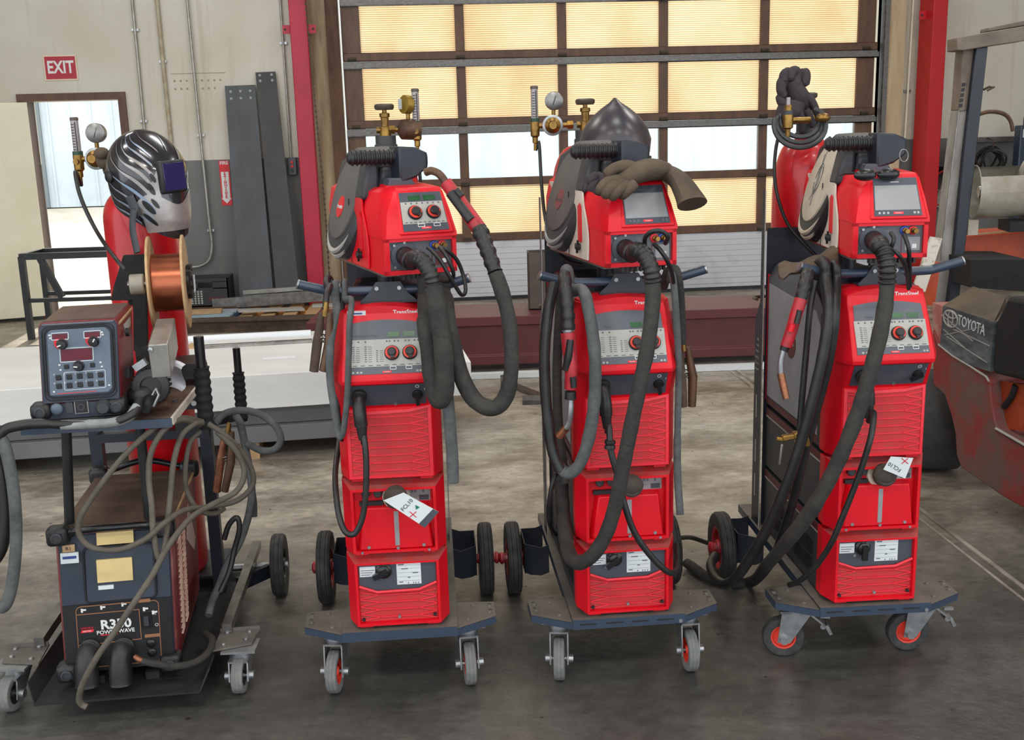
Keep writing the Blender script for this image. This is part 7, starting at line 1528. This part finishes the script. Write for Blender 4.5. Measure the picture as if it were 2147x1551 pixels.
# counterweight bar and gas tank across the rear
fkc(MB().prism([at(x, y, 5.45) for x, y in ((2020, 494), (2230, 478), (2230, 565), (2016, 566))], (0, .25, 0)).build('rear_bar', 'fork_orange', recenter=False, bev=.01))
fkc(MB().tube([at(2030, 492, 5.44), at(2230, 477, 5.44)], .005, 6).build('bare_edge', 'wood', recenter=False))
tk = MB(); ta = at(2042, 402, 5.3); td = V((.985, -.16, .02)).normalized(); 
tk.lathe([(.115, .22), (.150, .24), (.166, .28), (.168, .60), (.15, .68)], ta, td, 40); tkk = fkc(tk.build('gas_tank', 'gas_white', recenter=False))
cl = MB(); au = V((0, 0, 1)); aw = td.cross(au).normalized(); n = 40
for (r0, r1) in ((.124, .130),):
    ringsA = []
    for h_ in (0, .004, .235, .239): ringsA.append([ta + td * h_ + (aw * math.cos(a_) + au * math.sin(a_)) * r1 for a_ in [2 * math.pi * i / n for i in range(n + 1)]])
    ringsB = [[p + (ta + td * ((p - ta).dot(td)) - p).normalized() * .006 for p in r_] for r_ in ringsA]
    cut = lambda i, k: k == 1 and 4 <= i <= 12
    vs = [p for r_ in ringsA for p in r_] + [p for r_ in ringsB for p in r_]; N0 = 4 * (n + 1); fs = []
    for k in range(3):
        for i in range(n):
            if cut(i, k): continue
            q0 = k * (n + 1) + i; fs.append((q0, q0 + 1, q0 + n + 2, q0 + n + 1)); fs.append((N0 + q0, N0 + q0 + n + 1, N0 + q0 + n + 2, N0 + q0 + 1))
    for i in range(n): fs.append((i, N0 + i, N0 + i + 1, i + 1))
    cl.add(vs, fs)
fkc(cl.build('tank_collar', 'gas_white', recenter=False))
v = MB(); v.cyl(ta + td * .02, ta + td * .22, .03, n=14); v.cyl(ta + td * .04 - au * .02, ta + td * .04 - au * .075, .016, n=12); v.box(ta + td * .06 + au * .03, (.05, .04, .04)); fkc(v.build('tank_valve', 'steel', recenter=False))
fkc(MB().lathe([(.172, .40), (.172, .43)], ta, td, 40).build('tank_strap', 'fork_black', recenter=False))
fkc(MB().bar(ta + td * .15 - au * .17, ta + td * .7 - au * .17, .2, .05).build('tank_cradle', 'fork_black', recenter=False)); fkc(MB().bar(at(2038, 460, 5.3), at(2036, 492, 5.3), .05, .04).build('cradle_post', 'beige', recenter=False))

# ------------------------------------------------------------------ things on the right part of the back wall
hr = thing('hose_reel', 'red hose reel on the wall behind the forklift pillar', 'hose reel', WP(4.62, .35, 1.22), WA)
for y in (-.10, .06): MB().lathe([(.05, -.008), (.225, -.008), (.235, 0), (.225, .008), (.05, .008)], (0, y, 0), (.85, -.5, 0), 36, caps=False).build('disc', 'column_red2', hr)
MB().lathe([(.10, -.07), (.10, .07)], (0, -.02, 0), (.85, -.5, 0), 24).build('drum', 'black', hr)
sp_ = MB()
for i in range(5):
    a = i * 2 * math.pi / 5; ax = V((.85, -.5, 0)).normalized(); u = V((0, 0, 1)); w = ax.cross(u); sp_.bar(V((0, -.10, 0)) + ax * .012, V((0, -.10, 0)) + ax * .012 + (u * math.sin(a) + w * math.cos(a)) * .22, .02, .012)
sp_.build('spokes', 'hub_red', hr); MB().b2((-.1, .0, -.05), (.1, .33, .0)).build('wall_bracket', 'black', hr)
cable('thin red hose loop hanging from the hose reel', [WP(4.50, .3, 1.2), WP(4.42, .3, 1.14), WP(4.38, .3, 1.0), WP(4.42, .3, .86), WP(4.52, .3, .82)], .007, 'column_red2', 'hose', 'hose')
tag(MB().bar(WP(4.36, .25, .70), WP(4.60, .25, 1.30), .016, .016).build('rod', 'steel'), 'thin steel rod leaning behind the forklift pillar', 'rod')
bx = thing('wall_box', 'small white box on the wall below the red hose reel', 'box', WP(4.55, .02, .80), WA); MB().b2((-.06, -.12, 0), (.08, 0, .18)).build('body', 'gas_white', bx, bev=.006); MB().b2((-.065, -.125, .175), (.085, 0, .19)).build('lid', 'label_white', bx)
tag(wb(MB(), 4.75, 6.2, .04, .12, 1.46, 1.51).build('wall_rail', 'rail_grey'), 'grey steel rail along the wall above the forklift tank', 'rail')
pst = thing('tool_post', 'blue-grey post standing against the wall above the gas tank', 'post', WP(5.28, .35, 0), WA); MB().b2((-.06, -.06, 0), (.06, .06, 1.62)).build('shaft', 'navy', pst, bev=.01); MB().b2((.03, -.06, 1.62), (.06, .06, 1.70)).build('lug', 'navy', pst); MB().b2((-.035, -.064, 1.50), (-.01, -.06, 1.58)).build('tag_plate', 'label_white', pst)
for i in range(7):
    cc = WP(5.03 + .02 * math.sin(i * 2.1), .12 + .026 * i, 1.27 + .02 * math.cos(i * 1.7)); rr_ = .11 + .012 * (i % 4)
    tag(MB().tube([cc + WD * math.cos(a) * rr_ + V((0, 0, math.sin(a) * rr_ * .95)) + WN * .02 * math.sin(3 * a + i) for a in [2 * math.pi * j / 24 for j in range(25)]], .011, 6).build('cable_coil', 'cable'), 'loop of the dark cable coil hung on the wall rail above the gas tank', 'cable', 'coiled cable loops on the wall rail')
tag(MB().tube([WP(5.03, .13, 1.50), WP(5.03, .24, 1.47), WP(5.03, .24, 1.40)], .008, 8).build('wall_hook', 'rust'), 'hook on the wall rail holding the dark cable coil', 'hook')
# ------------------------------------------------------------------ turn the whole layout so the walls run along the axes
bpy.context.view_layer.update()
for o in list(scene.objects):
    if o.parent is None and o.type not in ('CAMERA', 'LIGHT'): o.matrix_world = TURN @ o.matrix_world
